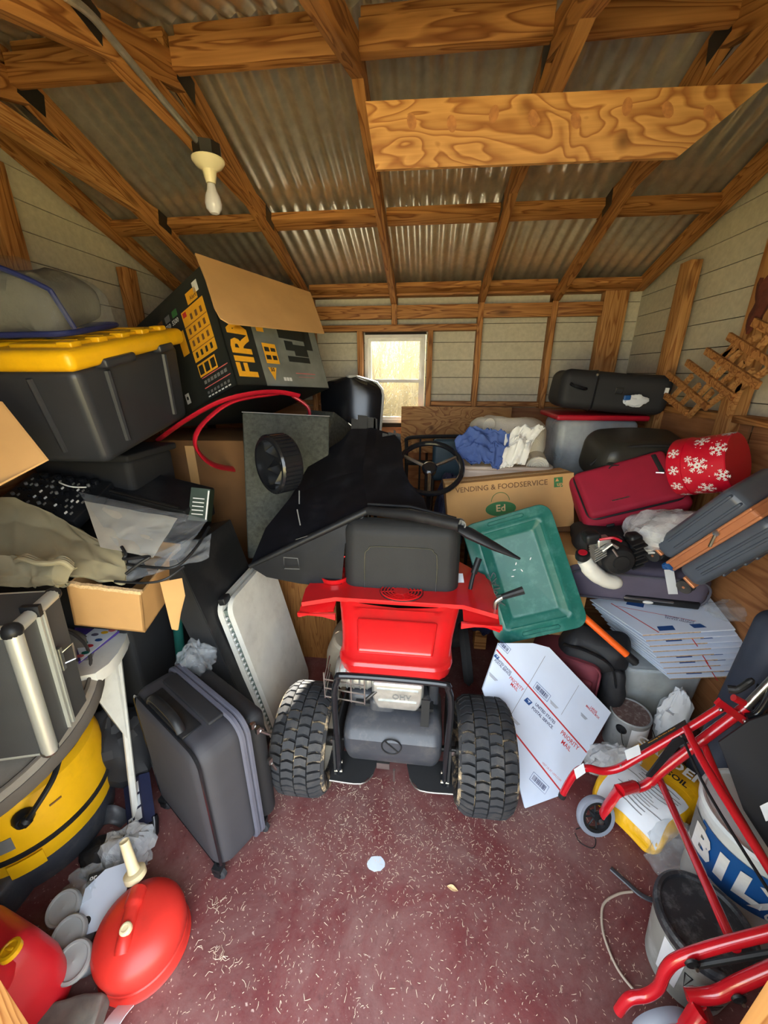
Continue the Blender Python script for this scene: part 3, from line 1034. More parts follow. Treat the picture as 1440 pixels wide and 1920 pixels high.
tk = obj('tank_shield', B().rbox((0, 0.02, 0.285), (0.37, 0.24, 0.20), 0.035, 4, 5, tank_fn), M['tank'], mow)
sh = obj('upper_shield', B().rbox((-0.02, 0.10, 0.38), (0.33, 0.16, 0.09), 0.03, 3).rbox((-0.045, 0.04, 0.385), (0.10, 0.11, 0.10), 0.022, 3).rbox((0.15, 0.1, 0.45), (0.04, 0.12, 0.2), 0.015, 2), M['tank'], mow)
sg = B()
cy, cz = -0.1015, 0.312
sg.tube([(0.0 + 0.036 * cos(a), cy, cz + 0.036 * sin(a)) for a in [2 * pi * k / 28 for k in range(28)]], 0.0028, 6, closed=True)
sg.tube([(-0.025, cy, cz + 0.025), (0.025, cy, cz - 0.025)], 0.0028, 6)
obj('no_step_sign', sg, M['black'], tk)
# engine
eng = obj('engine_block', B().rbox((0.0, 0.10, 0.53), (0.22, 0.16, 0.10), 0.015, 2).rbox((0.02, 0.05, 0.55), (0.15, 0.05, 0.05), 0.01, 2), M['cast'], mow)


def cover_fn(p):
    k = max(0, (0.0 - (p.z - 0.49)) / 0.05)
    return Vector((0.015 + (p.x - 0.015) * (1 - 0.16 * k * k), p.y, p.z))


rc = obj('valve_cover', B().rbox((0.015, 0.005, 0.487), (0.19, 0.10, 0.125), 0.014, 3, 4, cover_fn).box((0.015, -0.047, 0.518), (0.15, 0.006, 0.014)).box((0.015, -0.047, 0.466), (0.14, 0.006, 0.012)), M['cast'], mow, label='bright metal valve cover')
text('OHV', 0.032, M['ink_grey'], rc, TR(0.03, -0.0472, 0.491) @ RX(pi / 2), bold=0.02)
obj('air_duct', B().tube(bez([(0.10, 0.06, 0.53), (0.15, 0.05, 0.54), (0.19, 0.08, 0.57)]), 0.022, 12), M['ink_grey'], mow)
obj('strap_bracket', B().box((0.118, -0.05, 0.43), (0.03, 0.006, 0.13)), M['black_matte'], mow)
obj('brake_rod', B().tube([(-0.10, -0.055, 0.475), (0.02, -0.01, 0.575)], 0.006), M['dark_steel'], mow)
mf = B()
mf.lathe([(0.0, -0.07), (0.05, -0.068), (0.058, -0.055), (0.058, 0.055), (0.05, 0.068), (0, 0.07)], 24, TR(-0.150, 0.02, 0.535) @ RY(pi / 2))
for k in range(5):
    mf.lathe([(0.058, -0.004), (0.063, 0), (0.058, 0.004)], 24, TR(-0.200 + 0.025 * k, 0.02, 0.535) @ RY(pi / 2))
mu = obj('muffler', mf, M['cast'], mow)
gd = B()
for z in (0.48, 0.52, 0.56):
    gd.tube([(-0.26, 0.06, z), (-0.25, -0.06, z), (-0.10, -0.075, z)], 0.003, 6)
for x in (-0.25, -0.2, -0.15, -0.10):
    y = -0.06 - 0.015 * (x + 0.25) / 0.15
    gd.tube([(x, y, 0.475), (x, y, 0.59)], 0.003, 6)
obj('muffler_guard', gd, M['steel'], mu)
# frame and hitch plates
for s in (-1, 1):
    fp = B().box((s * 0.212, 0.03, 0.23), (0.008, 0.30, 0.22))
    fp.prism([(s * 0.23, -0.14, 0.155), (s * 0.23, -0.02, 0.155), (s * 0.05, -0.02, 0.155), (s * 0.07, -0.10, 0.155), (s * 0.11, -0.14, 0.155)], (0, 0, 0.006))
    obj('frame_plate', fp, M['black_matte'], mow)
ln = B()
for s in (-1, 1):
    ln.tube(bez([(s * 0.23, -0.142, 0.158), (s * 0.11, -0.142, 0.158), (s * 0.07, -0.102, 0.158)], 4), 0.003, 6)
    for (y, z) in ((-0.105, 0.215), (-0.115, 0.18)):
        ln.tube([(s * 0.215, y, z), (s * 0.185, y, z)], 0.006, 8)
    ln.lathe([(0.0, 0.006), (0.010, 0.005), (0.010, 0.0)], 8, TR(s * 0.225, -0.09, 0.30) @ RX(pi / 2))
ln.box((-0.035, -0.06, 0.165), (0.05, 0.02, 0.03)).tube([(0.01, -0.09, 0.12), (0.01, -0.09, 0.18)], 0.004)
obj('bolts_and_pins', ln, M['steel'], mow, kind='stuff')
# cutting deck, front wheels, body
dk = B().lathe([(0.0, 0.33), (0.10, 0.325), (0.22, 0.30), (0.29, 0.25), (0.31, 0.18), (0.31, 0.07)], 36, TR(-0.10, 0.62, 0)).tube(bez([(-0.26, 0.40, 0.16), (-0.30, 0.36, 0.30), (-0.26, 0.34, 0.42)], 6), [0.07] * 6 + [0.06] * 6 + [0.05], 16)
obj('mower_deck', dk, M['deck_dust'], mow)
gdb = B().lathe([(0.05, -0.02), (0.13, -0.022), (0.15, 0), (0.13, 0.022), (0.05, 0.02)], 30, TR(0.31, 0.42, 0.33) @ RY(pi / 2 - 0.15))
obj('drive_disc', gdb, M['black_matte'], mow)
for s in (-1, 1):
    ft = obj('front_tyre', B().lathe([(0.06, -0.05), (0.12, -0.06), (0.155, -0.05), (0.165, 0), (0.155, 0.05), (0.12, 0.06), (0.06, 0.05)], 28, RY(pi / 2)), M['rubber'], mow, TR(s * 0.30, 0.92, 0.165))
    obj('front_rim', B().lathe([(0.0, -0.03), (0.062, -0.05), (0.062, 0.05), (0.0, 0.03)], 20, RY(pi / 2)), M['rim'], ft)
obj('chassis', B().box((0, 0.5, 0.36), (0.3, 1.0, 0.08)).box((0, 0.48, 0.62), (0.34, 0.12, 0.26)), M['black_matte'], mow)
obj('front_body', B().rbox((0, 0.90, 0.55), (0.42, 0.30, 0.32), 0.08, 4, fn=lambda p: Vector((p.x * (1 - 0.3 * (p.z - 0.4)), p.y, p.z))), M['red_paint'], mow)
obj('steering_column', B().tube([(0.10, 1.0, 0.6), (0.10, 0.83, 1.12)], 0.018), M['black'], mow)
Ms = TR(0.105, 0.82, 1.145, 0, radians(38))
sw = obj('steering_wheel', B().tube([(0.165 * cos(a), 0.165 * sin(a), 0) for a in [2 * pi * k / 40 for k in range(40)]], 0.014, 10, closed=True).lathe([(0.035, -0.03), (0.04, 0.0), (0.03, 0.008), (0, 0.01)], 20), M['black_gloss'], mow, Ms)
sp = B()
for a in (0.5, 2.64, 4.71):
    sp.tube([(0.03 * cos(a), 0.03 * sin(a), -0.006), (0.155 * cos(a), 0.155 * sin(a), -0.002)], 0.009, 8)
obj('spoke', sp, M['steel'], sw)

# ================================================================== black cart bed lying over the mower seat
crt = thing('cart_bed', 'black plastic cart bed with broken rim turned over above the mower seat', 'cart')


def panel(pts, off, name='panel', m='black', parent=crt, label=None):
    p = [Vector(q) for q in pts]
    return obj(name, B().prism(p, Vector(off)), M[m], parent, None, label)


A_ = at(468, 1062, 1.36)
B_ = at(690, 957, 1.45)
C_ = at(862, 985, 1.30)
D_ = at(975, 1048, 1.26)
K1 = at(680, 880, 1.72)
K0 = at(622, 897, 1.72)
Q1 = at(545, 932, 1.66)
Q0 = at(498, 990, 1.50)
th = Vector((0, 0.006, -0.004))


def fan(pts, name, m='cart_black'):
    p = [Vector(q) for q in pts]
    n = len(p)
    b = B()
    nr = Vector()
    for i in range(n):
        nr += p[i].cross(p[(i + 1) % n])
    nr.normalize()
    if nr.y > 0:
        nr = -nr
        p = p[::-1]
    c = sum(p, Vector()) / n
    vs = [c] + p + [c - nr * 0.006] + [q - nr * 0.006 for q in p]
    fs = [(0, 1 + i, 1 + (i + 1) % n) for i in range(n)] + [(n + 1, n + 2 + (i + 1) % n, n + 2 + i) for i in range(n)]
    fs += [(1 + (i + 1) % n, 1 + i, n + 2 + i, n + 2 + (i + 1) % n) for i in range(n)]
    b.add(vs, fs)
    return obj(name, b, M[m], crt, None, None, 20)


fan([A_, B_, K1, K0, Q1, Q0], 'side_panel')
fan([Q1, K0, K1, at(690, 800, 1.98), at(662, 800, 1.98), at(640, 825, 1.94), at(585, 862, 1.86)], 'end_panel')
fan([K1, B_, at(803, 962, 1.50), at(795, 935, 1.56), at(768, 905, 1.64), at(757, 880, 1.70), at(752, 830, 1.85), at(740, 815, 1.9), at(690, 800, 1.98)], 'side_panel')
fan([A_, at(500, 1082, 1.36), at(560, 1094, 1.37), at(615, 1100, 1.38), at(640, 1096, 1.38), at(647, 1020, 1.41), B_], 'skirt_panel')
# torn edge: ragged splinters standing above the end
for (x0, x1, yb, yt) in ((658, 672, 805, 785), (670, 690, 805, 778), (688, 705, 812, 782), (700, 708, 800, 784), (716, 728, 822, 812), (727, 738, 825, 810), (737, 743, 822, 806), (742, 752, 832, 812)):
    y = 1.97 if x0 < 708 else 1.90
    obj('torn_splinter', B().prism([at(x0, yb + 15, y), at(x1, yb + 15, y), at(x1 - 1, yt + 2, y), at(x0 + 1, yt, y)], (0, 0.006, 0)), M['cart_black'], crt)
obj('rim_tube', B().tube([A_, at(560, 1018, 1.40), B_], [0.010, 0.014, 0.016], 12), M['black'], crt)
obj('rim_tube', B().tube([B_, at(770, 965, 1.38), C_], [0.018, 0.022, 0.023], 14, caps=False).tube([at(770, 965, 1.38), C_], [0.018, 0.0195], 14, caps=False), M['black'], crt)
obj('tube_mouth', B().lathe([(0.0, -0.02), (0.0185, -0.02), (0.0225, 0.001), (0.0185, 0.001), (0.0185, -0.018)], 16, frame(C_, C_ + Vector((0, 1, 0.2)), C_ + Vector((0.3, 0, 1)))[0] @ RY(-pi / 2)), M['ink_grey'], crt)
obj('rim_tube', B().tube([at(690, 945, 1.47), at(770, 950, 1.42), at(855, 972, 1.34)], 0.006, 8), M['black'], crt)
obj('wedge', B().tube([at(850, 985, 1.33), at(880, 1000, 1.30), at(930, 1026, 1.28), D_], [0.02, 0.032, 0.022, 0.006], 12, flat=0.6), M['black'], crt)
scuff = B()
for k, (x0, y0, x1, y1) in enumerate(((556, 955, 562, 985), (560, 920, 560, 945), (553, 1012, 575, 1005))):
    scuff.prism([at(x0, y0, 1.44 if k < 2 else 1.385), at(x0 + 2, y0, 1.44 if k < 2 else 1.385), at(x1 + 2, y1, 1.40 if k < 2 else 1.385), at(x1, y1, 1.40 if k < 2 else 1.385)], (0, 0.001, 0))
sqr = [at(532, 1045, 1.355), at(558, 1047, 1.355), at(562, 1067, 1.355), at(533, 1066, 1.355)]
scuff.tube(sqr, 0.002, 5, closed=True)
obj('scuff_mark', scuff, M['ink_grey'], crt, kind='stuff')

# small ribbed plastic wheel with a spoked fan face
wc = at(528, 868, 1.50)
ax = Vector((-0.62, -0.77, 0.05)).normalized()
Mw = frame(wc, wc + ax.cross(Vector((0, 0, 1))), wc + Vector((0, 0, 1)))[0]
whl = thing('spreader_wheel', 'small black ribbed wheel with folded spokes leaning on the grey speaker box', 'wheel', Mw)
rw = B().lathe([(0.100, 0.03), (0.114, 0.03), (0.117, 0.02), (0.117, -0.05), (0.112, -0.06), (0.100, -0.06), (0.100, 0.03)], 40)
for k in range(40):
    a = 2 * pi * k / 40
    rw.box((0.118 * cos(a), 0.118 * sin(a), -0.016), (0.006, 0.011, 0.07), Matrix.Rotation(a, 3, 'Z'))
obj('rim', rw, M['black_gloss'], whl, sharp=25)
fv = B()
for k in range(8):
    a0, a1 = 2 * pi * k / 8, 2 * pi * (k + 1) / 8
    am = (a0 + a1) / 2
    fv.add([(0, 0, 0.02), (0.1 * cos(a0), 0.1 * sin(a0), 0.024), (0.1 * cos(am), 0.1 * sin(am), -0.02), (0.1 * cos(a1), 0.1 * sin(a1), 0.024)], [(0, 1, 2), (0, 2, 3)])
obj('spoke_face', fv, M['black_gloss'], whl, sharp=5)
obj('hub', B().lathe([(0.012, 0.0), (0.012, 0.028), (0.008, 0.032), (0, 0.033)], 12), M['steel'], whl)

# ================================================================== carpeted speaker boxes
O_ = at(464, 1050, 1.66)
Mf, w_, h_ = frame(O_, at(580, 1046, 1.76), at(398, 770, 1.70))
w_ = 0.405
spk = thing('speaker_box', 'grey carpeted speaker box standing behind the small ribbed wheel', 'speaker', Mf)
obj('cabinet', B().rbox((w_ / 2, h_ / 2, -0.16), (w_, h_, 0.30), 0.012, 2), M['carpet'], spk)
obj('edge_strip', B().box((w_ / 2, h_ + 0.0005, -0.012), (w_, 0.004, 0.02)), M['ink_grey'], spk)
Mf, w_, h_ = frame(at(600, 880, 2.08), at(654, 905, 2.36), at(596, 748, 2.08))
spk2 = thing('speaker_box', 'narrow grey carpeted speaker box beside the black chair back', 'speaker', Mf)
obj('cabinet', B().rbox((0.15, 0.0, -0.10), (0.30, h_ * 2, 0.2), 0.012, 2), M['carpet'], spk2)

# glossy black chair back beside the window
cb = thing('chair_back', 'glossy black moulded chair standing in front of the window', 'chair', TR(-0.545, 2.68, 0))


def chair_fn(u, v):
    x = (u - 0.5) * 2
    z = 0.75 + 0.83 * v
    wdt = 0.235 * (1 - 0.25 * (1 - v))
    k = min(1, max(0, (v - 0.80) / 0.2))
    wdt *= sqrt(max(0.02, 1 - k ** 3.2 * 0.98)) if k > 0 else 1
    return Vector((x * wdt, 0.10 * v - 0.05 * (1 - x * x) + 0.03, z))


obj('shell', B().grid(chair_fn, 20, 26, 0.012), M['black_gloss'], cb)
obj('rim', B().tube([chair_fn(1, v) for v in [i / 20 for i in range(8, 20)]] + [chair_fn(u, 1) for u in [1 - i / 12 for i in range(13)]], 0.009, 8), M['white_old'], cb, label='window light on the chair back edge, made as a pale rim')  # pale tube stands in for window light catching the chair's edge
obj('seat_pan', B().rbox((0, -0.14, 0.74), (0.44, 0.34, 0.05), 0.02, 3), M['black_gloss'], cb)
for sx in (-1, 1):
    for sy in (-0.28, 0.02):
        obj('leg', B().tube([(sx * 0.17, sy, 0.72), (sx * 0.2, sy, 0.0)], 0.014), M['dark_steel'], cb)

# ================================================================== generator carton
C0 = at(445, 722, 1.75)
Mg, gu, _ = frame(C0, at(617, 728, 2.32), at(365, 472, 1.84))
gh, gl = 0.53, 0.74
gen = thing('generator_carton', 'large open black and amber generator carton with a brown flap', 'box', Mg)
# local: x along the right face, y up, z towards the viewer side (left face runs to -z)
gb_ = B()
t_ = 0.006
gb_.box((gu / 2, gh / 2, -t_ / 2), (gu, gh, t_))
gb_.box((t_ / 2, gh / 2, -gl / 2), (t_, gh, gl))
gb_.box((gu / 2, gh / 2, -gl + t_ / 2), (gu, gh, t_))
gb_.box((gu - t_ / 2, gh / 2, -gl / 2), (t_, gh, gl))
gb_.box((gu / 2, t_ / 2, -gl / 2), (gu, t_, gl))
obj('carton', gb_, M['box_print'], gen)
Fr = TR(0, 0, 0.0004)
decal(gen, Fr, gu * 0.72, gh * 0.97, M['box_silver'], 'printed_photo', gu * 0.635, gh * 0.49)
text('FIRMAN', 0.15, M['ink_amber'], gen, TR(0.088, 0.035, 0.0012) @ RZ(pi / 2), bold=0.035, align='LEFT')
decal(gen, TR(0, 0, 0.001), 0.085, 0.10, M['ink_amber'], 'info_panel', 0.255, 0.165)
decal(gen, TR(0, 0, 0.001), 0.045, 0.12, M['ink_amber'], 'info_panel', 0.225, 0.33)
for k, (cx, cy, w, h) in enumerate(((0.235, 0.185, .03, .022), (0.275, 0.185, .03, .018), (0.235, 0.145, .03, .022), (0.275, 0.145, .028, .022), (0.225, 0.35, .03, .02), (0.225, 0.31, .03, .02))):
    decal(gen, TR(0, 0, 0.0016), w, h, M['box_print'], 'pictogram', cx, cy)
obj('warning_triangle', B().prism([(0.21, 0.095, 0.001), (0.265, 0.095, 0.001), (0.237, 0.03, 0.001)], (0, 0, 0.0004)), M['ink_amber'], gen)
text('50', 0.026, M['ink_black'], gen, TR(0.237, 0.083, 0.002), bold=0.03)
for k in range(3):
    decal(gen, TR(0, 0, 0.001), 0.016, 0.018, M['ink_white'], 'pictogram', 0.305 + 0.02 * k, 0.04)
eg = B()
for (cx, cy, w, h) in ((0.44, 0.30, .20, .09), (0.40, 0.22, .06, .05), (0.48, 0.2, .10, .06), (0.55, 0.27, .06, .12), (0.45, 0.15, .16, .03)):
    eg.box((cx, cy, 0.0012), (w, h, 0.0006))
obj('printed_machine', eg, M['box_print'], gen)
obj('printed_line', B().box((0.47, 0.075, 0.0012), (0.15, 0.004, 0.0006)).box((0.47, 0.055, 0.0012), (0.12, 0.002, 0.0006)), M['pink_line'], gen)
# left face: plane x = 0, looking along +x; u runs to -z
Lf = Matrix(((0, 0, -1, -0.0006), (0, 1, 0, 0), (1, 0, 0, 0), (0, 0, 0, 1))) @ Matrix.Identity(4)


def lp(u, v, w, h, m, name='printed_panel', lift=0.0):
    return obj(name, B().box((-0.0007 - lift, v, -u), (0.0006, h, w)), M[m], gen)


lp(0.155, 0.305, 0.19, 0.235, 'ink_amber', 'info_panel')
lp(0.135, 0.455, 0.085, 0.05, 'ink_amber', 'info_panel')
lp(0.095, 0.485 - 0.02, 0.0, 0.0, 'ink_white') if False else None
lp(0.115, 0.51 - 0.022, 0.06, 0.0, 'ink_white') if False else None
lp(0.30, 0.30, 0.055, 0.11, 'ink_amber', 'info_panel')
lp(0.17, 0.145, 0.15, 0.06, 'ink_amber', 'info_panel')
for k in range(3):
    lp(0.12 + 0.05 * k, 0.145, 0.036, 0.042, 'box_print', 'pictogram', 0.0007)
for k in range(4):
    for j in range(4):
        if (j, k) == (3, 3):
            continue
        lp(0.095 + 0.041 * k, 0.215 + 0.055 * j, 0.017, 0.026, 'ink_brown' if j else 'box_print', 'pictogram', 0.0007)
for v in (0.24, 0.297, 0.352):
    lp(0.155, v, 0.188, 0.003, 'ink_brown', 'printed_line', 0.0007)
lp(0.225, 0.405, 0.03, 0.022, 'ink_red', 'pictogram', 0.0007)
lp(0.13, 0.108, 0.215, 0.004, 'pink_line', 'printed_line')
lp(0.13, 0.060, 0.215, 0.004, 'pink_line', 'printed_line')
for k in range(7):
    lp(0.05 + 0.028 * k, 0.085, 0.02, 0.016, 'ink_grey', 'printed_text')
    lp(0.05 + 0.028 * k, 0.035, 0.016, 0.012, 'ink_grey', 'printed_text')
    lp(0.05 + 0.028 * k, 0.017, 0.018, 0.006, 'ink_white', 'printed_text')
RLf = Matrix(((0, 0, -1, -0.0016), (0, 1, 0, 0), (1, 0, 0, 0), (0, 0, 0, 1)))
Lface = Matrix(((0, 0, -1, 0), (0, 1, 0, 0), (1, 0, 0, 0), (0, 0, 0, 1)))
for k, wd in enumerate(('7500', '8750', '5500')):
    text(wd, 0.030, M['ink_white'], gen, TR(-0.0012, 0.41, -0.46 + 0.075 * k) @ Lface, bold=0.02)
text('Alert', 0.026, M['ink_brown'], gen, TR(-0.0016, 0.448, -0.125) @ Lface, bold=0.02)
for k, m in enumerate(('ink_brown', 'ink_grey', 'ink_green')):
    lp(0.44 - 0.07 * k, 0.445, 0.045, 0.03, m, 'printed_machine')
lp(0.09, 0.477 - 0.0, 0.04, 0.045, 'ink_white', 'barcode_label')
lp(0.40, 0.06, 0.035, 0.05, 'ink_white', 'recycle_mark')
lp(0.40, 0.062, 0.016, 0.016, 'ink_black', 'recycle_mark', 0.0007)
# brown flap folded out from the top edge of the right face
fl0, fl1 = at(368, 474, 1.80), at(583, 549, 2.12)
fl2, fl3 = at(603, 630, 2.02), at(600, 628, 2.02)
Mgi = Mg.inverted()
flp = [at(366, 474, 1.80), at(582, 548, 2.36), at(604, 630, 2.22), at(430, 606, 1.68), at(414, 596, 1.66), at(404, 574, 1.67), at(388, 520, 1.74)]
N0 = (flp[1] - flp[0]).cross(flp[3] - flp[0]).normalized()
flp = [Mgi @ (p - N0 * (p - flp[0]).dot(N0)) for p in flp]
obj('top_flap', B().prism(flp, (Mgi.to_3x3() @ N0) * 0.006), M['card'], gen, label='brown inner side of the folded flap')

# red hose loops under the carton
hs = thing('flat_hose', 'red flat hose looped under the generator carton', 'hose')
h1 = [at(298, 824, 1.80), at(345, 790, 1.66), at(410, 754, 1.66), at(470, 738, 1.75), at(520, 735, 1.86), at(560, 742, 1.95)]
h2 = [at(520, 738, 1.90), at(440, 752, 1.72), at(390, 785, 1.62), at(366, 820, 1.56), at(374, 850, 1.62), at(402, 872, 1.76), at(440, 880, 1.98)]
h3 = [at(548, 742, 1.95), at(578, 765, 1.98), at(578, 800, 1.98), at(566, 835, 1.96), at(545, 860, 1.94)]
for h in (h1, h2, h3):
    obj('hose_loop', B().tube(bez(h, 8), 0.017, 10, flat=0.5), M['hose_red'], hs)


# ================================================================== left side
def zip_loop(w, h, r, axis_off, n=6):
    """rounded rectangle loop in the plane x = axis_off (y, z)"""
    out = []
    for cx, cy, a0 in ((w / 2 - r, h / 2 - r, 0), (-w / 2 + r, h / 2 - r, pi / 2), (-w / 2 + r, -h / 2 + r, pi), (w / 2 - r, -h / 2 + r, 3 * pi / 2)):
        for k in range(n + 1):
            a = a0 + pi / 2 * k / n
            out.append(Vector((axis_off, cx + r * cos(a), cy + r * sin(a))))
    return out


def caster(parent, x, y, z, m='black', r=0.024, rz=0.0):
    w = obj('caster', B().box((0, 0, 0.028), (0.03, 0.03, 0.02)).box((0.012, 0, 0.012), (0.006, 0.022, 0.03)).box((-0.012, 0, 0.012), (0.006, 0.022, 0.03)), M[m], parent, TR(x, y, z, rz))
    obj('wheel', B().lathe([(0.0, -0.009), (r * 0.8, -0.009), (r, -0.006), (r, 0.006), (r * 0.8, 0.009), (0, 0.009)], 18, RY(pi / 2)), M['rubber'], w)
    return w


# ---- black soft suitcase standing on the floor
ang = radians(60)
sc = thing('suitcase', 'charcoal soft suitcase standing upright on its wheels beside the left tyre', 'suitcase', TR(-0.625, 0.688, 0, ang))
SW, SD, SH = 0.240, 0.44, 0.535
sz0 = 0.045


def bulge(p):
    return Vector((p.x - 0.02 * cos(p.y / SD * pi) * cos((p.z - sz0 - SH / 2) / SH * pi), p.y, p.z))


obj('body', B().rbox((SW / 2 - 0.01, SD / 2, sz0 + SH / 2), (SW - 0.07, SD, SH), 0.055, 5, 4), M['nylon'], sc)
obj('front_pocket', B().rbox((SW - 0.0, SD / 2, sz0 + SH / 2 - 0.01), (0.07, SD - 0.03, SH - 0.04), 0.035, 4, 2), M['nylon_black'], sc)
for k, xo in enumerate((SW - 0.072, SW - 0.052)):
    lp_ = [Vector((p.x, p.y + SD / 2, p.z + sz0 + SH / 2)) for p in zip_loop(SD + 0.006, SH + 0.006, 0.058, xo)]
    obj('zip_band', B().tube(lp_, 0.010, 6, closed=True), M['zip'], sc)
lp_ = [Vector((p.x, p.y + SD / 2, p.z + sz0 + SH / 2)) for p in zip_loop(SD - 0.02, SH - 0.02, 0.05, 0.036)]
obj('piping', B().tube(lp_, 0.005, 6, closed=True), M['black_gloss'], sc)
obj('carry_handle', B().tube(bez([(0.05, 0.12, sz0 + SH), (0.05, 0.15, sz0 + SH + 0.03), (0.05, 0.22, sz0 + SH + 0.038), (0.05, 0.29, sz0 + SH + 0.03), (0.05, 0.32, sz0 + SH)]), 0.014, 10, flat=0.7).rbox((0.07, 0.22, sz0 + SH), (0.06, 0.25, 0.008), 0.003, 1), M['black'], sc)
obj('top_strap', B().rbox((0.135, 0.22, sz0 + SH + 0.006), (0.05, 0.30, 0.014), 0.006, 2), M['nylon_black'], sc)
zp = B()
for y in (0.002, 0.03):
    zp.box((SW - 0.02, y - 0.012, sz0 + SH - 0.06), (0.016, 0.012, 0.02)).tube([(SW - 0.015, y - 0.016, sz0 + SH - 0.065), (SW + 0.01, y - 0.02, sz0 + SH - 0.10)], 0.005, 6)
zp.box((SW + 0.01, -0.004, sz0 + 0.30), (0.014, 0.012, 0.02)).tube([(SW + 0.012, -0.008, sz0 + 0.29), (SW + 0.025, -0.012, sz0 + 0.25)], 0.005, 6)
obj('zip_pull', zp, M['steel'], sc, kind='stuff')
for x in (0.035, SW - 0.03):
    for y in (0.035, SD - 0.035):
        caster(sc, x, y, 0.0245, 'black', 0.0245, 0.4)

# ---- aluminium edged equipment case
Oc = Vector((-0.945, 0.630, 0.652))
Mc, _, _ = frame(Oc, Vector((-1.005, 0.81, 0.652)), Oc + Vector((0.02, 0.005, 0.4)))
cl, ch, cwid = 0.19, 0.395, 0.46
acs = thing('equipment_case', 'silver edged black equipment case standing on the round grey cushion', 'case', Mc)
obj('shell', B().box((cl / 2, ch / 2, -cwid / 2), (cl - 0.01, ch - 0.01, cwid - 0.01)), M['case_black'], acs)
ex = B()
e = 0.016
for (a, b_) in (((0, 0, 0), (0, ch, 0)),):
    pass


def edge_bar(p, q, r=0.017):
    obj('edge_trim', B().tube([p, q], r, 12), M['alu'], acs)


for x in (0.012, cl - 0.006):
    edge_bar((x, 0.01, -0.012), (x, ch - 0.01, -0.012), 0.018 if x < 0.1 else 0.006)
for y in (0.008, ch - 0.012):
    edge_bar((0.012, y, -0.02), (0.012, y, -cwid), 0.016 if y > 0.1 else 0.008)
    edge_bar((0.02, y, -0.012), (0.075, y, -0.012), 0.016 if y > 0.1 else 0.006)
    edge_bar((0.095, y, -0.012), (cl - 0.01, y, -0.012), 0.016 if y > 0.1 else 0.006)
    edge_bar((cl - 0.006, y, -0.02), (cl - 0.006, y, -cwid), 0.008)
obj('corner_cap', B().ball((0.014, ch - 0.012, -0.014), 0.022, 16), M['black'], acs)
obj('corner_cap', B().ball((cl - 0.012, ch - 0.012, -0.014), 0.019, 16), M['black'], acs)
obj('corner_cap', B().ball((0.014, 0.012, -0.014), 0.02, 16), M['steel'], acs)
obj('lid_seam', B().box((0.085, ch / 2, -0.002), (0.006, ch - 0.02, 0.012)).box((0.098, ch / 2, -0.001), (0.008, ch - 0.03, 0.014)), M['alu'], acs)
obj('hinge_band', B().box((0.085, ch - 0.004, -0.012), (0.014, 0.03, 0.04)), M['black'], acs)
obj('latch', B().tube([(0.115, 0.235, 0.004), (0.13, 0.255, 0.03), (0.13, 0.205, 0.03), (0.115, 0.20, 0.004)], 0.003, 6).box((0.112, 0.22, 0.004), (0.012, 0.07, 0.012)), M['steel'], acs)
obj('top_plate', B().box((0.075, ch - 0.0035, -0.135), (0.05, 0.004, 0.08)), M['alu'], acs)
obj('top_clasp', B().box((0.12, ch, -0.22), (0.05, 0.02, 0.07)).tube([(0.10, ch + 0.008, -0.19), (0.15, ch + 0.012, -0.18), (0.15, ch + 0.012, -0.24), (0.10, ch + 0.008, -0.25)], 0.004, 6), M['steel'], acs)

# ---- round grey cushion under the case
Mcu = TR(-1.365, 0.73, 0.60, 0) @ RX(radians(14)) @ RY(radians(2)) @ Matrix.Scale(1.14, 4)
cu_ = thing('round_cushion', 'round dusty grey padded cover lying tilted on the yellow vacuum', 'cushion', Mcu)
obj('pad', B().lathe([(0.0, -0.03), (0.30, -0.035), (0.312, -0.02), (0.315, 0.0), (0.312, 0.015), (0.297, 0.027), (0.15, 0.034), (0, 0.036)], 48), M['grey_cloth'], cu_)
obj('side_band', B().lathe([(0.3145, -0.024), (0.3185, -0.014), (0.3185, 0.006), (0.3145, 0.015)], 48), M['grey_dark'], cu_)
obj('seam', B().tube([(0.24 * cos(a) - 0.05, 0.24 * sin(a) - 0.03, 0.0335) for a in [-1.5 + 2.2 * k / 20 for k in range(21)]], 0.006, 6, flat=0.6), M['grey_dark'], cu_)
obj('seam', B().tube([(0.296 * cos(a), 0.296 * sin(a), 0.029) for a in [2 * pi * k / 60 for k in range(60)]], 0.005, 6, closed=True), M['grey_dark'], cu_)
obj('ring_pull', B().tube([(0.04 + 0.018 * cos(a), -0.335 + 0.004, -0.055 + 0.024 * sin(a)) for a in [2 * pi * k / 16 for k in range(16)]], 0.0018, 5, closed=True), M['steel'], cu_)

# ---- yellow vacuum drum
yv = thing('wet_vacuum', 'yellow drum vacuum with black cable wound on top below the grey cushion', 'vacuum', TR(-1.36, 0.80, 0))
obj('base', B().lathe([(0.20, 0.0), (0.22, 0.02), (0.225, 0.10), (0.215, 0.13)], 48).rbox((0.08, -0.2, 0.07), (0.12, 0.1, 0.13), 0.02, 2), M['tank'], yv)
dm = obj('drum', B().lathe([(0.222, 0.12), (0.232, 0.125), (0.236, 0.22), (0.234, 0.34), (0.225, 0.385), (0.205, 0.40), (0, 0.405)], 64), M['yellow'], yv)
obj('bumper_strip', B().lathe([(0.235, 0.186), (0.242, 0.19), (0.242, 0.202), (0.235, 0.206)], 64), M['black'], yv)
for k in range(6):
    obj('cable_coil', B().tube([((0.205 + 0.008 * (k % 2)) * cos(a), (0.205 + 0.008 * (k % 2)) * sin(a), 0.412 + 0.011 * k) for a in [2 * pi * i / 48 for i in range(48)]], 0.0065, 6, closed=True), M['black_matte'], yv)
aa = radians(-38)
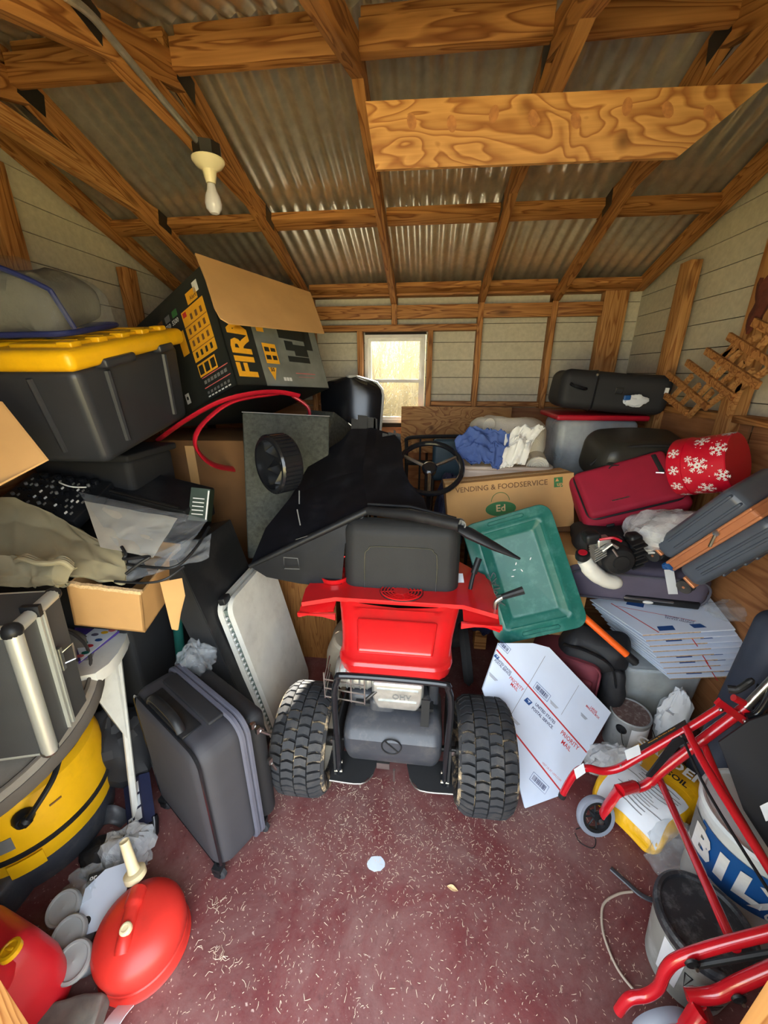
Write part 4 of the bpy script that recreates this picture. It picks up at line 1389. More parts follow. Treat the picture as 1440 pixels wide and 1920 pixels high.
obj('power_plug', B().lathe([(0.0, 0.03), (0.02, 0.028), (0.028, 0.01), (0.028, 0.0)], 16, Matrix.Rotation(aa, 4, 'Z') @ TR(0.233, 0, 0.335) @ RY(pi / 2)).tube(bez([(0.262 * cos(aa), 0.262 * sin(aa), 0.335), (0.275 * cos(aa + .1), 0.275 * sin(aa + .1), 0.37), (0.26 * cos(aa + .35), 0.26 * sin(aa + .35), 0.42), (0.22 * cos(aa + .6), 0.22 * sin(aa + .6), 0.45)]), [0.016] * 5 + [0.008] * 20, 8), M['black'], yv)


def on_drum(a0, a1, z0, z1, m, name, R=0.2375, n=6):
    b = B()
    b.grid(lambda u, v: Vector((R * cos(a0 + (a1 - a0) * u), R * sin(a0 + (a1 - a0) * u), z0 + (z1 - z0) * v)), n, 1, 0.002)
    return obj(name, b, M[m], yv)


on_drum(radians(-72), radians(-48), 0.235, 0.285, 'ink_grey', 'rating_label')
for (a0, a1, z) in ((-80, -68, .315), (-24, -16, .31)):
    on_drum(radians(a0), radians(a1), z, z + 0.006, 'ink_brown', 'slot')
for k in range(5):
    on_drum(radians(-120), radians(-78 + 3 * k), 0.225 + 0.018 * k, 0.231 + 0.018 * k, 'ink_brown', 'vent_slot', n=10)
on_drum(radians(-56), radians(-36), 0.126, 0.182, 'yellow', 'drain_panel', 0.245)

# ---- round red fuel can with the cream spout
rc_ = thing('fuel_can', 'round squat red fuel can with a cream pouring spout on the floor', 'fuel can', TR(-0.772, 0.553, 0) @ Matrix.Scale(0.79, 4))
obj('body', B().lathe([(0.0, 0.0), (0.148, 0.0), (0.153, 0.006), (0.148, 0.014), (0.147, 0.05), (0.143, 0.055), (0.147, 0.062), (0.150, 0.10), (0.147, 0.125), (0.135, 0.15), (0.10, 0.172), (0.06, 0.180), (0, 0.182)], 48), M['red_poly'], rc_)
obj('handle_ridge', B().tube(bez([(-0.05, 0.075, 0.175), (-0.03, 0.02, 0.185), (0.0, -0.055, 0.182), (0.01, -0.085, 0.165)]), [0.030] * 8 + [0.024] * 8 + [0.024] * 8 + [0.022], 12), M['red_poly'], rc_)
spt = obj('spout_collar', B().lathe([(0.034, 0.0), (0.038, 0.004), (0.038, 0.026), (0.03, 0.03), (0.022, 0.032)], 24), M['cream'], rc_, TR(-0.085, 0.11, 0.178, 0, radians(-12), radians(-14)))
obj('spout_tube', B().lathe([(0.022, 0.03), (0.019, 0.05), (0.0165, 0.16), (0.016, 0.162), (0.013, 0.155), (0.0, 0.15)], 20), M['cream'], spt)
obj('vent_cap', B().lathe([(0.019, 0.0), (0.019, 0.014), (0.016, 0.018), (0.011, 0.019), (0.01, 0.016), (0, 0.016)], 18), M['cream'], rc_, TR(0.0, -0.04, 0.20, 0, radians(10)))

# ---- red fuel can by the door jamb
r2 = thing('fuel_can', 'boxy deep red fuel can with a yellow cap at the left doorpost', 'fuel can', TR(-1.035, 0.40, 0, radians(-12)))


def can_fn(p):
    k = max(0, (p.z - 0.17) / 0.12)
    return Vector((p.x * (1 - 0.25 * k), p.y * (1 - 0.2 * k), p.z))


obj('body', B().rbox((0, 0, 0.15), (0.26, 0.19, 0.30), 0.05, 5, 4, can_fn), M['red_poly_deep'], r2)
obj('filler_dome', B().ball((0.045, -0.03, 0.26), 0.075, 18, (1, 1, 0.75)), M['red_poly_deep'], r2)
obj('cap', B().lathe([(0.022, 0.0), (0.022, 0.012), (0.016, 0.014), (0.014, 0.011), (0, 0.012)], 18).rbox((0, 0, 0.013), (0.02, 0.006, 0.006), 0.002, 1), M['yellow'], r2, r2.matrix_world.inverted() @ Matrix.Translation(atz(22, 1785, 0.315)) @ RY(radians(-10)), label='yellow screw cap')

# ---- three lidded plastic jars
for i, (px, py, nm) in enumerate(((118, 1703, 'nearest the yellow vacuum'), (128, 1753, 'in the middle of the row of three'), (137, 1803, 'nearest the doorway'))):
    c = atz(px, py, 0.105)
    Mj = Matrix.Translation(c) @ RZ(radians(-28)) @ RX(radians(14)) @ RY(radians(16))
    j = thing('plastic_jar', 'grey lidded plastic jar beside the red cans, ' + nm, 'jar', Mj, 'lidded jars between the fuel cans')
    obj('cup', B().lathe([(0.0, -0.10), (0.030, -0.10), (0.038, -0.01), (0.038, 0.0)], 24), M['frost'], j)
    obj('lid', B().lathe([(0.040, -0.016), (0.043, -0.014), (0.044, 0.0), (0.041, 0.006), (0.036, 0.006), (0.034, 0.001), (0.004, 0.001), (0.0, 0.003)], 32), mat('grey_jar_lid', rgb(150, 151, 148), 0.45, var=0.06), j)

# ---- card with a round 3, dusty block, small clutter
c3 = thing('instruction_card', 'pale blue card printed with a circled 3 behind the round fuel can', 'card', TR(-0.93, 0.605, 0.09, radians(25), radians(8)))
obj('card', B().box((0, 0, 0), (0.12, 0.15, 0.003)), M['white_board'], c3)
obj('dark_corner', B().prism([(-0.06, 0.075, 0.0016), (-0.06, 0.04, 0.0016), (-0.015, 0.075, 0.0016)], (0, 0, 0.0004)), M['ink_black'], c3)
obj('number_disc', B().lathe([(0.013, 0.0), (0.013, 0.0006), (0, 0.0006)], 20, TR(-0.035, -0.045, 0.0016)), M['ink_black'], c3)
text('3', 0.02, M['ink_white'], c3, TR(-0.035, -0.045, 0.0025), bold=0.03)
text('or', 0.02, M['ink_white'], c3, TR(-0.045, 0.063, 0.0025), bold=0.02)
blk = thing('concrete_block', 'dusty grey broken block on the floor by the doorway', 'block', TR(-0.845, 0.375, 0, radians(15)))
random.seed(7)


def rough(p):
    return p + Vector((noise.noise(p * 14), noise.noise(p * 14 + Vector((5, 1, 2))), noise.noise(p * 14 + Vector((1, 7, 3))))) * 0.012


obj('body', B().rbox((0, 0, 0.04), (0.15, 0.10, 0.08), 0.012, 2, 5, rough), M['concrete'], blk)
sh1 = tag(obj('folded_sheet', B().grid(lambda u, v: Vector((-0.755 + 0.05 * u, 0.33 + 0.10 * v, 0.03 + 0.03 * sin(pi * v) + 0.02 * u)), 4, 8, 0.002), M['label_paper']), 'scrap of folded white sheet beside the dusty block', 'paper')


def crumple(name, label, cat, m, c, dims, amp=0.35, seed=0, n=16, fr=9.0, group=None):
    """crumpled film or cloth lump"""
    c = Vector(c)
    o = Vector((seed * 3.1, seed * 1.7, seed))
    b = B()

    def fn(u, v):
        th, ph = 2 * pi * u, pi * v
        d = Vector((sin(ph) * cos(th), sin(ph) * sin(th), cos(ph)))
        k = 1 + amp * noise.noise(d * 1.6 + o) + amp * 0.6 * abs(noise.noise(d * fr * 0.5 + o)) + amp * 0.3 * noise.noise(d * fr + o)
        p = Vector((d.x * dims[0], d.y * dims[1], d.z * dims[2])) * k
        if c.z + p.z < 0.004:
            p.z = 0.004 - c.z
        return c + p
    b.grid(lambda u, v: fn(u, min(max(v, 0.01), 0.99)), n * 2, n)
    q = obj(name, b, M[m], None, None, None, 25)
    return tag(q, label, cat, group)


crumple('plastic_bag', 'pale crumpled plastic bag under the label card beside the black suitcase', 'bag', 'clear_white', atz(240, 1590, 0.06), (0.075, 0.06, 0.06), 0.4, 3)
crumple('plastic_wrap', 'crumpled clear wrapping between the green pole and the black panel', 'wrapping', 'clear', at(368, 1235, 1.10), (0.06, 0.05, 0.06), 0.5, 5)
crumple('dust_bag', 'translucent bag edge over the brown floor behind the jars', 'bag', 'clear', atz(175, 1668, 0.05), (0.08, 0.05, 0.05), 0.5, 8)
# leaflet box with white squares
lb = thing('leaflet_box', 'navy carton with white text squares and a barcode beside the black suitcase', 'carton', frame(at(245, 1560, 0.82), at(277, 1536, 0.83), at(212, 1490, 0.92))[0])
obj('carton', B().box((0.035, 0.075, -0.02), (0.10, 0.165, 0.04)), M['navy'], lb)
for k in range(3):
    decal(lb, TR(0, 0, 0.0003), 0.042, 0.036, M['label_paper'], 'text_square', 0.054, 0.035 + 0.044 * k)
decal(lb, TR(0, 0, 0.0003), 0.026, 0.036, M['label_paper'], 'barcode_label', 0.008, 0.022)
for k in range(7):
    decal(lb, TR(0, 0, 0.0008), 0.0016, 0.018, M['ink_black'], 'barcode_line', -0.001 + 0.003 * k, 0.024)
# black marker-like spray bottle
Mb = frame(at(289, 1600, 0.80), at(300, 1600, 0.80), at(268, 1530, 0.86))[0]
sb_ = thing('spray_bottle', 'slim black bottle with a white label at the foot of the suitcase', 'bottle', Mb)
obj('body', B().lathe([(0.0, 0.0), (0.016, 0.0), (0.017, 0.01), (0.017, 0.11), (0.012, 0.125), (0, 0.126)], 20, RX(-pi / 2)), M['black_gloss'], sb_)
obj('cap', B().lathe([(0.0, -0.02), (0.013, -0.02), (0.014, 0.0), (0.0, 0.0)], 18, RX(-pi / 2)), M['steel'], sb_)
obj('label', B().lathe([(0.0174, 0.018), (0.0174, 0.055)], 20, RX(-pi / 2)), M['label_paper'], sb_)
# white cap with wires, blue cap, dark scoop, red netting
wc_ = thing('white_fitting', 'white ring fitting with thin rods lying by the yellow vacuum', 'fitting', TR(*at(205, 1462, 0.93), 0, 0, radians(60)))
obj('ring', B().lathe([(0.012, -0.012), (0.020, -0.012), (0.022, 0), (0.020, 0.012), (0.012, 0.012)], 20), M['white'], wc_)
for k in range(3):
    obj('rod', B().tube([(0.004 * k - 0.004, 0.006 * k - 0.006, 0.01), (0.012 * k - 0.012, 0.004 * k, 0.11)], 0.002, 5), M['steel'], wc_)
tag(obj('blue_canister', B().lathe([(0.0, 0.0), (0.022, 0.0), (0.024, 0.02), (0.020, 0.035), (0, 0.036)], 20, TR(*at(200, 1487, 0.93))), M['bucket_blue']), 'small blue canister under the white ring fitting', 'canister')
sc2 = B().grid(lambda u, v: at(190, 1530, 0.86) + Vector((0.11 * u, 0.02 * u, 0.05 * sin(pi * u) - 0.03 * u + 0.02 * cos(pi * v))) + Vector((0.01, -0.04, 0)) * v, 14, 6, 0.006)
tag(obj('hand_scoop', sc2, M['tank']), 'curved dark grey scoop between the vacuum and the leaflet carton', 'scoop')
crumple('red_netting', 'dark red net scrap behind the yellow vacuum', 'netting', 'maroon', at(190, 1437, 1.0), (0.07, 0.05, 0.04), 0.4, 11)
crumple('soft_bag', 'soft black bag lying in the gap behind the fuel can spout', 'bag', 'nylon_black', at(205, 1610, 0.74), (0.09, 0.07, 0.07), 0.25, 12)
crumple('dark_bag', 'dark cloth bag squeezed behind the black suitcase', 'bag', 'nylon_black', at(225, 1395, 1.02), (0.14, 0.13, 0.16), 0.25, 13)
tag(obj('green_bottle', B().lathe([(0.0, 0.0), (0.04, 0.0), (0.042, 0.02), (0.042, 0.17), (0.02, 0.21), (0.018, 0.24), (0, 0.24)], 24, TR(*(at(195, 1400, 1.12) - Vector((0, 0, 0.1))))), M['green_lid']), 'green bottle in the gap under the white tray', 'bottle')

# ---- dark chest carrying the pile, lower carton, tray
chest = thing('storage_chest', 'dark storage chest hidden under the pile along the left wall', 'chest', TR(-1.40, 1.42, 0))
obj('body', B().rbox((0, 0, 0.455), (0.62, 0.66, 0.91), 0.02, 2), M['black_matte'], chest)
obj('lid', B().rbox((0, 0, 0.945), (0.65, 0.69, 0.07), 0.015, 2), M['black_matte'], chest)

tr_t = thing('tray_stand', 'white plastic stand with a rounded tray under the lower cardboard box', 'tray')
ta = [at(150, 1270, 0.90), at(155, 1215, 0.98), at(180, 1185, 1.05), at(242, 1180, 1.06), at(238, 1215, 0.98), at(220, 1245, 0.93), at(190, 1275, 0.90)]
zt = sum(p.z for p in ta) / len(ta)
ta = [atz(px, py, 0.665) for px, py in ((120, 1280), (120, 1170), (180, 1150), (243, 1165), (243, 1180), (236, 1205), (222, 1230), (205, 1250), (180, 1268))]
obj('tray_top', B().prism(ta, (0, 0, 0.012)), M['white_old'], tr_t)
obj('tray_rim', B().prism([p - Vector((0, 0, 0.03)) for p in ta], (0, 0, 0.03)), M['white_old'], tr_t)
for (a, b_) in (((220, 1225), (240, 1400)),):
    p0, p1 = atz(a[0], a[1], 0.64), atz(b_[0], b_[1], 0.30)
    obj('leg', B().tube([p0, p1 + (p1 - p0) * (0.296 / 0.34)], 0.012, 8), M['white_old'], tr_t)
obj('leg', B().tube([Vector((-1.42, 1.04, 0.64)), Vector((-1.42, 1.04, 0))], 0.014, 8), M['white_old'], tr_t)
obj('side_panel', B().prism([atz(215, 1240, 0.63), atz(160, 1280, 0.63), atz(205, 1345, 0.34), atz(238, 1385, 0.34)], (0, 0.01, 0)), M['white_old'], tr_t)
bk_ = thing('picture_book', 'colourful picture book with purple cover lying on the white tray', 'book')
bq = [atz(140, 1170, 0.68), atz(230, 1165, 0.68), atz(228, 1183, 0.68), atz(148, 1245, 0.68)]
obj('cover', B().prism(bq, (0, 0, 0.008)), mat('purple_card', rgb(74, 52, 130), 0.5), bk_)
bq2 = [atz(142, 1205, 0.689), atz(178, 1178, 0.689), atz(222, 1175, 0.689), atz(220, 1184, 0.689), atz(152, 1240, 0.689)]
obj('page', B().prism(bq2, (0, 0, 0.0008)), M['label_paper'], bk_)
rnd = random.Random(3)
for k, (px, py, m) in enumerate(((158, 1205, 'green_lid'), (178, 1190, 'purple_cloth'), (196, 1186, 'soil_yellow'), (168, 1211, 'ink_red'), (160, 1224, 'green_lid'), (210, 1182, 'pink_line'), (150, 1230, 'pink_line'), (185, 1200, 'ink_blue'))):
    p = atz(px, py, 0.6905)
    obj('drawing', B().lathe([(0.014, 0), (0.014, 0.0006), (0, 0.0006)], 9, Matrix.Translation(p) @ Matrix.Diagonal((1.0, 0.6, 1, 1))), M[m], bk_)

# cardboard box under the clutter
Ob = at(140, 1172, 0.945)
Mbx, bw, bh = frame(Ob, at(272, 1186, 0.985), at(128, 1098, 0.93))
cbx = thing('cardboard_box', 'torn brown cardboard box holding the plastic sleeves on the left', 'box', Mbx)
bxx = B()
bxx.box((bw / 2, bh / 2, -0.003), (bw, bh, 0.006))
bxx.box((0.003, bh / 2, -0.15), (0.006, bh, 0.30)).box((bw - 0.003, bh / 2, -0.15), (0.006, bh, 0.30))
bxx.box((bw / 2, bh / 2, -0.297), (bw, bh, 0.006)).box((bw / 2, 0.003, -0.15), (bw, 0.006, 0.3))
obj('carton', bxx, M['card'], cbx)
ed = B()
for k in range(24):
    x = bw * k / 24
    ed.box((x + bw / 48, bh + 0.004 + 0.004 * noise.noise(Vector((x * 40, 0, 0))), -0.004), (bw / 24, 0.012, 0.012), Matrix.Rotation(0.25 * noise.noise(Vector((x * 60, 3, 0))), 3, 'Z'))
obj('torn_edge', ed, M['card_edge'], cbx, kind='stuff')
fpts = [at(300, 1092, 1.0), at(338, 1085, 1.05), at(344, 1118, 1.04), at(336, 1150, 1.03), at(331, 1182, 1.01), at(322, 1180, 1.0)]
Mi = Mbx.inverted()
obj('side_flap', B().prism([Mi @ p for p in fpts], (0.004, 0, -0.004)), M['card'], cbx)

# green pole
tag(obj('green_pole', B().tube([at(328, 1120, 1.22), Vector((at(325, 1260, 1.22).x - 0.0, 1.22, 0.0))], 0.019, 14), M['green_paint']), 'dark green metal pole standing under the torn cardboard flap', 'pole')


# ---- olive garment
def cloth(fn_pts, nu, nv, amp, fr, seed, thick=0.012, push=Vector((0, 0, 1))):
    """surface through a net of points with folds"""
    R_, C_n = len(fn_pts), len(fn_pts[0])

    def f(u, v):
        a, b = u * (R_ - 1), v * (C_n - 1)
        i, j = min(int(a), R_ - 2), min(int(b), C_n - 2)
        s, t = a - i, b - j
        s, t = s * s * (3 - 2 * s) * 0.5 + s * 0.5, t * t * (3 - 2 * t) * 0.5 + t * 0.5
        p = (fn_pts[i][j] * (1 - s) + fn_pts[i + 1][j] * s) * (1 - t) + (fn_pts[i][j + 1] * (1 - s) + fn_pts[i + 1][j + 1] * s) * t
        q = Vector((u * fr[0], v * fr[1], seed))
        return p + push * amp * (noise.noise(q) + 0.5 * abs(noise.noise(q * 2.1)) + 0.25 * noise.noise(q * 4))
    return B().grid(f, nu, nv, thick)


ol = thing('olive_garment', 'olive cotton garment lying crumpled over the aluminium edged case', 'clothing')
g = [[at(-60, 935, 1.12), at(30, 936, 1.16), at(90, 958, 1.17), at(140, 990, 1.16), at(200, 1018, 1.10)],
     [at(-60, 985, 1.06), at(30, 985, 1.10), at(100, 1000, 1.11), at(165, 1020, 1.10), at(228, 1035, 1.06)],
     [at(-60, 1040, 0.98), at(30, 1040, 1.00), at(110, 1045, 1.02), at(180, 1055, 1.02), at(236, 1062, 1.02)],
     [at(-60, 1072, 0.92), at(30, 1075, 0.92), at(110, 1078, 0.95), at(185, 1088, 0.97), at(232, 1092, 0.98)]]
obj('body', cloth(g, 48, 48, 0.022, (1.6, 3.2), 4.2, 0.010), M['olive'], ol, sharp=80)
g2 = [[at(-60, 1040, 0.915), at(20, 1042, 0.92), at(60, 1048, 0.92), at(110, 1046, 0.93), at(140, 1064, 0.94)],
      [at(-60, 1075, 0.88), at(20, 1078, 0.88), at(60, 1082, 0.89), at(100, 1085, 0.90), at(128, 1092, 0.92)],
      [at(-60, 1100, 0.865), at(20, 1102, 0.865), at(60, 1100, 0.875), at(100, 1097, 0.885), at(122, 1096, 0.91)]]
obj('sleeve', cloth(g2, 24, 48, 0.014, (1.4, 4), 9.1, 0.010, Vector((0, -0.5, 0.8))), M['olive'], ol, sharp=80)
for k in range(3):
    off = k * 0.012
    pts = [at(30 + 4 * k, 1052 - 2 * k, 0.90 - off), at(50, 1042 + 4 * k, 0.895 - off), at(70, 1050 + 3 * k, 0.89 - off), at(95, 1056, 0.895 - off), at(118, 1046 + 4 * k, 0.90 - off), at(135, 1058 + 4 * k, 0.91 - off)]
    obj('cuff_fold', B().tube(bez(pts, 6), 0.008, 8), M['olive'], ol)

# ---- plastic document sleeve with a white sheet
sl_ = thing('plastic_sleeve', 'clear document sleeve with a white sheet lying over the cardboard box', 'plastic sleeve')
q0, q1, q2, q3 = at(150, 932, 1.30), at(392, 985, 1.24), at(335, 1062, 1.02), at(225, 1040, 1.06)


def bil(a, b, c, d, amp=0.008, sd=1.0, dz=0.0):
    def f(u, v):
        p = (a * (1 - u) + b * u) * (1 - v) + (d * (1 - u) + c * u) * v
        return p + Vector((0, 0, dz + amp * noise.noise(Vector((u * 4, v * 4, sd)))))
    return f


obj('sheet', B().grid(bil(at(160, 945, 1.26), at(334, 978, 1.23), at(288, 1052, 1.03), at(190, 1032, 1.06), 0.006, 2, 0.012), 14, 14, 0.001), mat('aged_paper', rgb(188, 182, 166), 0.7, var=0.08), sl_, sharp=80)
obj('pouch', B().grid(bil(q0, q1, q2, q3, 0.008, 2, 0.022), 20, 20), M['clear'], sl_, sharp=80)
obj('lower_pouch', B().grid(bil(at(240, 1050, 1.05), at(396, 1000, 1.22), at(392, 1045, 1.12), at(235, 1092, 0.97), 0.015, 6), 20, 14), M['clear'], sl_, sharp=80)
obj('zip_edge', B().tube(bez([at(238, 1058, 1.03), at(290, 1064, 1.01), at(330, 1062, 1.02), at(365, 1030, 1.10), at(392, 988, 1.23)], 6), 0.005, 8), M['black'], sl_)
obj('zip_edge', B().tube(bez([at(215, 1090, 0.97), at(270, 1093, 0.965), at(310, 1086, 0.98), at(345, 1062, 1.03)], 6), 0.004, 8), M['black'], sl_)
cb_ = B().tube(bez([at(228, 1025, 1.05), at(236, 1040, 1.03), at(232, 1048, 1.02), at(255, 1046, 1.02), at(280, 1044, 1.02), at(262, 1056, 1.0), at(236, 1076, 0.98)], 6), 0.005, 8)
tag(obj('audio_cable', cb_, M['black']), 'thin black cable looped on the plastic sleeve', 'cable')

# ---- mixing desk
ma, mb, mc_, md = at(-10, 905, 1.22), at(176, 895, 1.36), at(142, 975, 1.17), at(-20, 950, 1.10)
Mx, mw, mh = frame(at(-30, 955, 1.16), at(140, 975, 1.20), at(20, 880, 1.38))
mx = thing('mixing_desk', 'black mixing desk with rows of small knobs beside the olive garment', 'mixer', Mx)
obj('body', B().rbox((mw / 2 + 0.0, 0.12, -0.025), (mw, 0.25, 0.05), 0.006, 2), M['black'], mx)
rnd = random.Random(9)
for i in range(14):
    for j in range(6):
        if rnd.random() < 0.78:
            x, y = 0.03 + (mw - 0.06) * i / 13, 0.03 + 0.034 * j
            if rnd.random() < 0.6:
                obj('knob', B().lathe([(0.0065, 0), (0.006, 0.010), (0.003, 0.011), (0, 0.011)], 8, TR(x, y, 0)), M['black_gloss' if rnd.random() < 0.7 else 'ink_grey'], mx)
            else:
                obj('fader', B().box((x, y, 0.003), (0.004, 0.012, 0.006)), M['ink_grey' if rnd.random() < .6 else 'ink_white'], mx)
for k in range(5):
    obj('large_dial', B().lathe([(0.017, 0), (0.016, 0.014), (0.012, 0.016), (0, 0.016)], 16, TR(0.06 + (mw - 0.12) * k / 4, 0.228, 0)), M['black_gloss'], mx)
obj('patch_wire', B().tube(bez([Vector((mw * .45, 0.2, 0.01)), Vector((mw * .55, 0.16, 0.035)), Vector((mw * .7, 0.15, 0.03)), Vector((mw * .8, 0.18, 0.01))]), 0.003, 6), M['ink_white'], mx)

# ---- dark slanted equipment lid
Mx, lw, lh = frame(at(192, 915, 1.42), at(352, 955, 1.42), at(195, 880, 1.56))
el = thing('equipment_case', 'black slanted equipment cover with a bright front edge behind the plastic sleeve', 'case', Mx)
obj('panel', B().rbox((lw / 2, 0.10, -0.02), (lw, 0.24, 0.04), 0.01, 2), M['black'], el)
obj('edge_bar', B().tube([(0.01, -0.012, 0.004), (lw - 0.03, -0.012, 0.004)], 0.007, 8), M['dark_steel'], el)
obj('side_skirt', B().box((lw / 2, -0.015, -0.03), (lw, 0.006, 0.05)), M['black_matte'], el)
# green printed carton end near the black panel
Mx, lw, lh = frame(at(352, 975, 1.42), at(388, 978, 1.44), at(372, 915, 1.48))
gc = thing('printed_carton', 'dark green printed carton end showing beside the equipment lid', 'carton', Mx)
obj('carton', B().box((lw / 2, lh / 2, -0.04), (lw, lh, 0.08)), mat('dark_green_print', rgb(34, 52, 38), 0.6), gc)
for k in range(5):
    decal(gc, TR(0, 0, 0.0004), lw * 0.6, 0.004, M['ink_white'], 'printed_line', lw * 0.45, lh * (0.2 + 0.12 * k))
decal(gc, TR(0, 0, 0.0004), 0.006, lh * 0.9, M['ink_white'], 'printed_line', lw * 0.93, lh * 0.5)

# ---- tall black furniture panel and the white folding table
O_ = Vector((-0.655, 1.17, 0.035))
Mp_, _, _ = frame(O_, O_ + Vector((0, 1, 0)), O_ + Vector((-0.235, 0.0, 0.93)))
bp = thing('black_cabinet', 'tall narrow black cabinet leaning to the left behind the suitcase', 'cabinet', Mp_)
obj('body', B().rbox((0.20, 0.48, -0.05), (0.40, 0.96, 0.10), 0.003, 1), M['black'], bp)
obj('front_edge', B().box((-0.002, 0.48, -0.05), (0.004, 0.955, 0.096)), M['black_matte'], bp)
O_ = Vector((-0.597, 1.225, 0.012))
Mp_, _, _ = frame(O_, O_ + Vector((0, 1, 0)), O_ + Vector((-0.165, 0.0, 0.78)))
ftb = thing('folding_table', 'white folding table folded flat and leaning against the black cabinet', 'table', Mp_)


def ftleaf(zc):
    return B().rbox((0.21, 0.375, zc), (0.42, 0.75, 0.024), 0.011, 3)


def ftl(zc):
    b = B()
    pl = []
    for cx, cy, a0 in ((0.36, 0.69, 0), (0.06, 0.69, pi / 2), (0.06, 0.06, pi), (0.36, 0.06, 3 * pi / 2)):
        for k in range(7):
            a = a0 + pi / 2 * k / 6
            pl.append(Vector((cx + 0.06 * cos(a), cy + 0.06 * sin(a), zc)))
    b.prism(pl, (0, 0, 0.022))
    return b


obj('leaf', ftl(-0.022), M['white_old'], ftb)
obj('leaf', ftl(-0.066), M['white_old'], ftb)
lg = B()
for k in range(26):
    lg.lathe([(0.0, -0.012), (0.005, -0.01), (0.005, 0.0)], 8, TR(0.004, 0.06 + 0.025 * k, -0.033) @ RY(pi / 2))
obj('honeycomb_core', B().box((0.21, 0.375, -0.033), (0.40, 0.68, 0.021)), mat('grey_green_core', rgb(104, 116, 108), 0.7), ftb)
obj('core_studs', lg, M['white'], ftb, kind='stuff')
obj('fold_lock', B().rbox((0.03, 0.755, -0.035), (0.05, 0.03, 0.03), 0.006, 2), M['black'], ftb)

# oak veneer cabinet side behind the mower
ok = thing('oak_cabinet', 'oak veneer cabinet standing on the floor between folding table and mower', 'cabinet', TR(-0.60, 1.82, 0))
obj('side_panel', B().box((-0.05, 0, 0.34), (0.34, 0.02, 0.68)), M['oak'], ok, RY(0))
obj('body', B().box((-0.05, 0.17, 0.34), (0.33, 0.32, 0.68)), M['oak'], ok)
obj('edge_strip', B().box((0.122, 0.0, 0.34), (0.004, 0.022, 0.68)), M['pine_pale'], ok)

# ---- yellow lidded tote
Ot = at(207, 872, 1.20)
Mt = TR(Ot.x, Ot.y, Ot.z, radians(3), radians(11), 0)
tt = thing('storage_tote', 'charcoal storage tote with a yellow lid high on the left pile', 'storage tote', Mt)
TL_, TD, TH = 0.44, 0.56, 0.325


def tote_fn(p):
    k = (p.z / TH)
    return Vector(((p.x + TL_ / 2) * (1 + 0.10 * k) - TL_ / 2 + 0.005 * k, (p.y - TD / 2) * (1 + 0.08 * k) + TD / 2, p.z))


obj('tub', B().rbox((-TL_ / 2, TD / 2, TH / 2), (TL_, TD, TH), 0.035, 4, 2, tote_fn), M['tote_black'], tt)
for y in (0.12, 0.44):
    obj('side_rib', B().tube([tote_fn(Vector((0.0, y, 0.05))), tote_fn(Vector((0.002, y, TH - 0.03)))], 0.012, 8), M['tote_black'], tt)
for x in (-0.14, -0.32):
    obj('front_rib', B().tube([tote_fn(Vector((x, 0.0, 0.05))), tote_fn(Vector((x, -0.002, TH - 0.03)))], 0.010, 8), M['tote_black'], tt)
obj('handle_lip', B().rbox((0.035, TD * 0.28, TH - 0.005), (0.05, 0.16, 0.03), 0.01, 2).rbox((0.035, TD * 0.8, TH - 0.005), (0.04, 0.10, 0.03), 0.01, 2), M['tote_black'], tt, kind='stuff')
yl = obj('lid', B().rbox((-TL_ / 2, TD / 2, TH + 0.022), (TL_ + 0.10, TD + 0.10, 0.062), 0.024, 4), M['yellow'], tt, label='yellow lid')
rb = B()
for k in range(2):
    x = -0.10 - 0.22 * k
    rb.rbox((x, TD / 2, TH + 0.056), (0.18, TD - 0.04, 0.014), 0.006, 2)
obj('lid_boss', rb, M['yellow'], yl, kind='stuff')
for k in range(5):
    obj('lid_rib', B().rbox((-0.02 + 0.01, 0.04 + 0.12 * k, TH + 0.058), (0.05, 0.045, 0.02), 0.006, 2), M['yellow'], yl)
for k in range(4):
    obj('lid_rib', B().box((-0.21, 0.10 + 0.12 * k, TH + 0.064), (0.36, 0.008, 0.004)), M['yellow'], yl)

tc = thing('moving_carton', 'tall brown moving carton in the dark corner under the generator carton', 'carton', TR(-1.30, 2.20, 0, radians(4)))
obj('carton', B().rbox((0, 0, 0.63), (0.60, 0.50, 1.26), 0.006, 1), M['card_shaded'], tc)
obj('tape_seam', B().box((0, -0.2505, 0.63), (0.05, 0.001, 1.2)), M['card'], tc)
db = thing('storage_bin', 'dark plastic bin between the storage chest and the yellow lidded tote', 'bin', TR(-1.47, 1.60, 0.982))
obj('tub', B().rbox((0, 0, 0.14), (0.46, 0.30, 0.28), 0.03, 3), M['black_matte'], db)
obj('rim', B().rbox((0, 0, 0.285), (0.49, 0.33, 0.03), 0.01, 2), M['black_matte'], db)

# ---- clear vinyl bedding bag
bgt = thing('bedding_bag', 'clear vinyl bedding bag with navy binding holding a taupe blanket on the yellow lid', 'bag', Mt @ TR(-0.30, 0.20, TH + 0.065, radians(8)))


def slump(p):
    k = max(0.0, (p.x + 0.08) / 0.33)
    return Vector((p.x, p.y, p.z * (1 - 0.45 * k ** 2)))


def lump(p):
    p = slump(p)
    return p + Vector((noise.noise(p * 7), noise.noise(p * 7 + Vector((3, 0, 0))), noise.noise(p * 7 + Vector((0, 5, 0))))) * 0.06


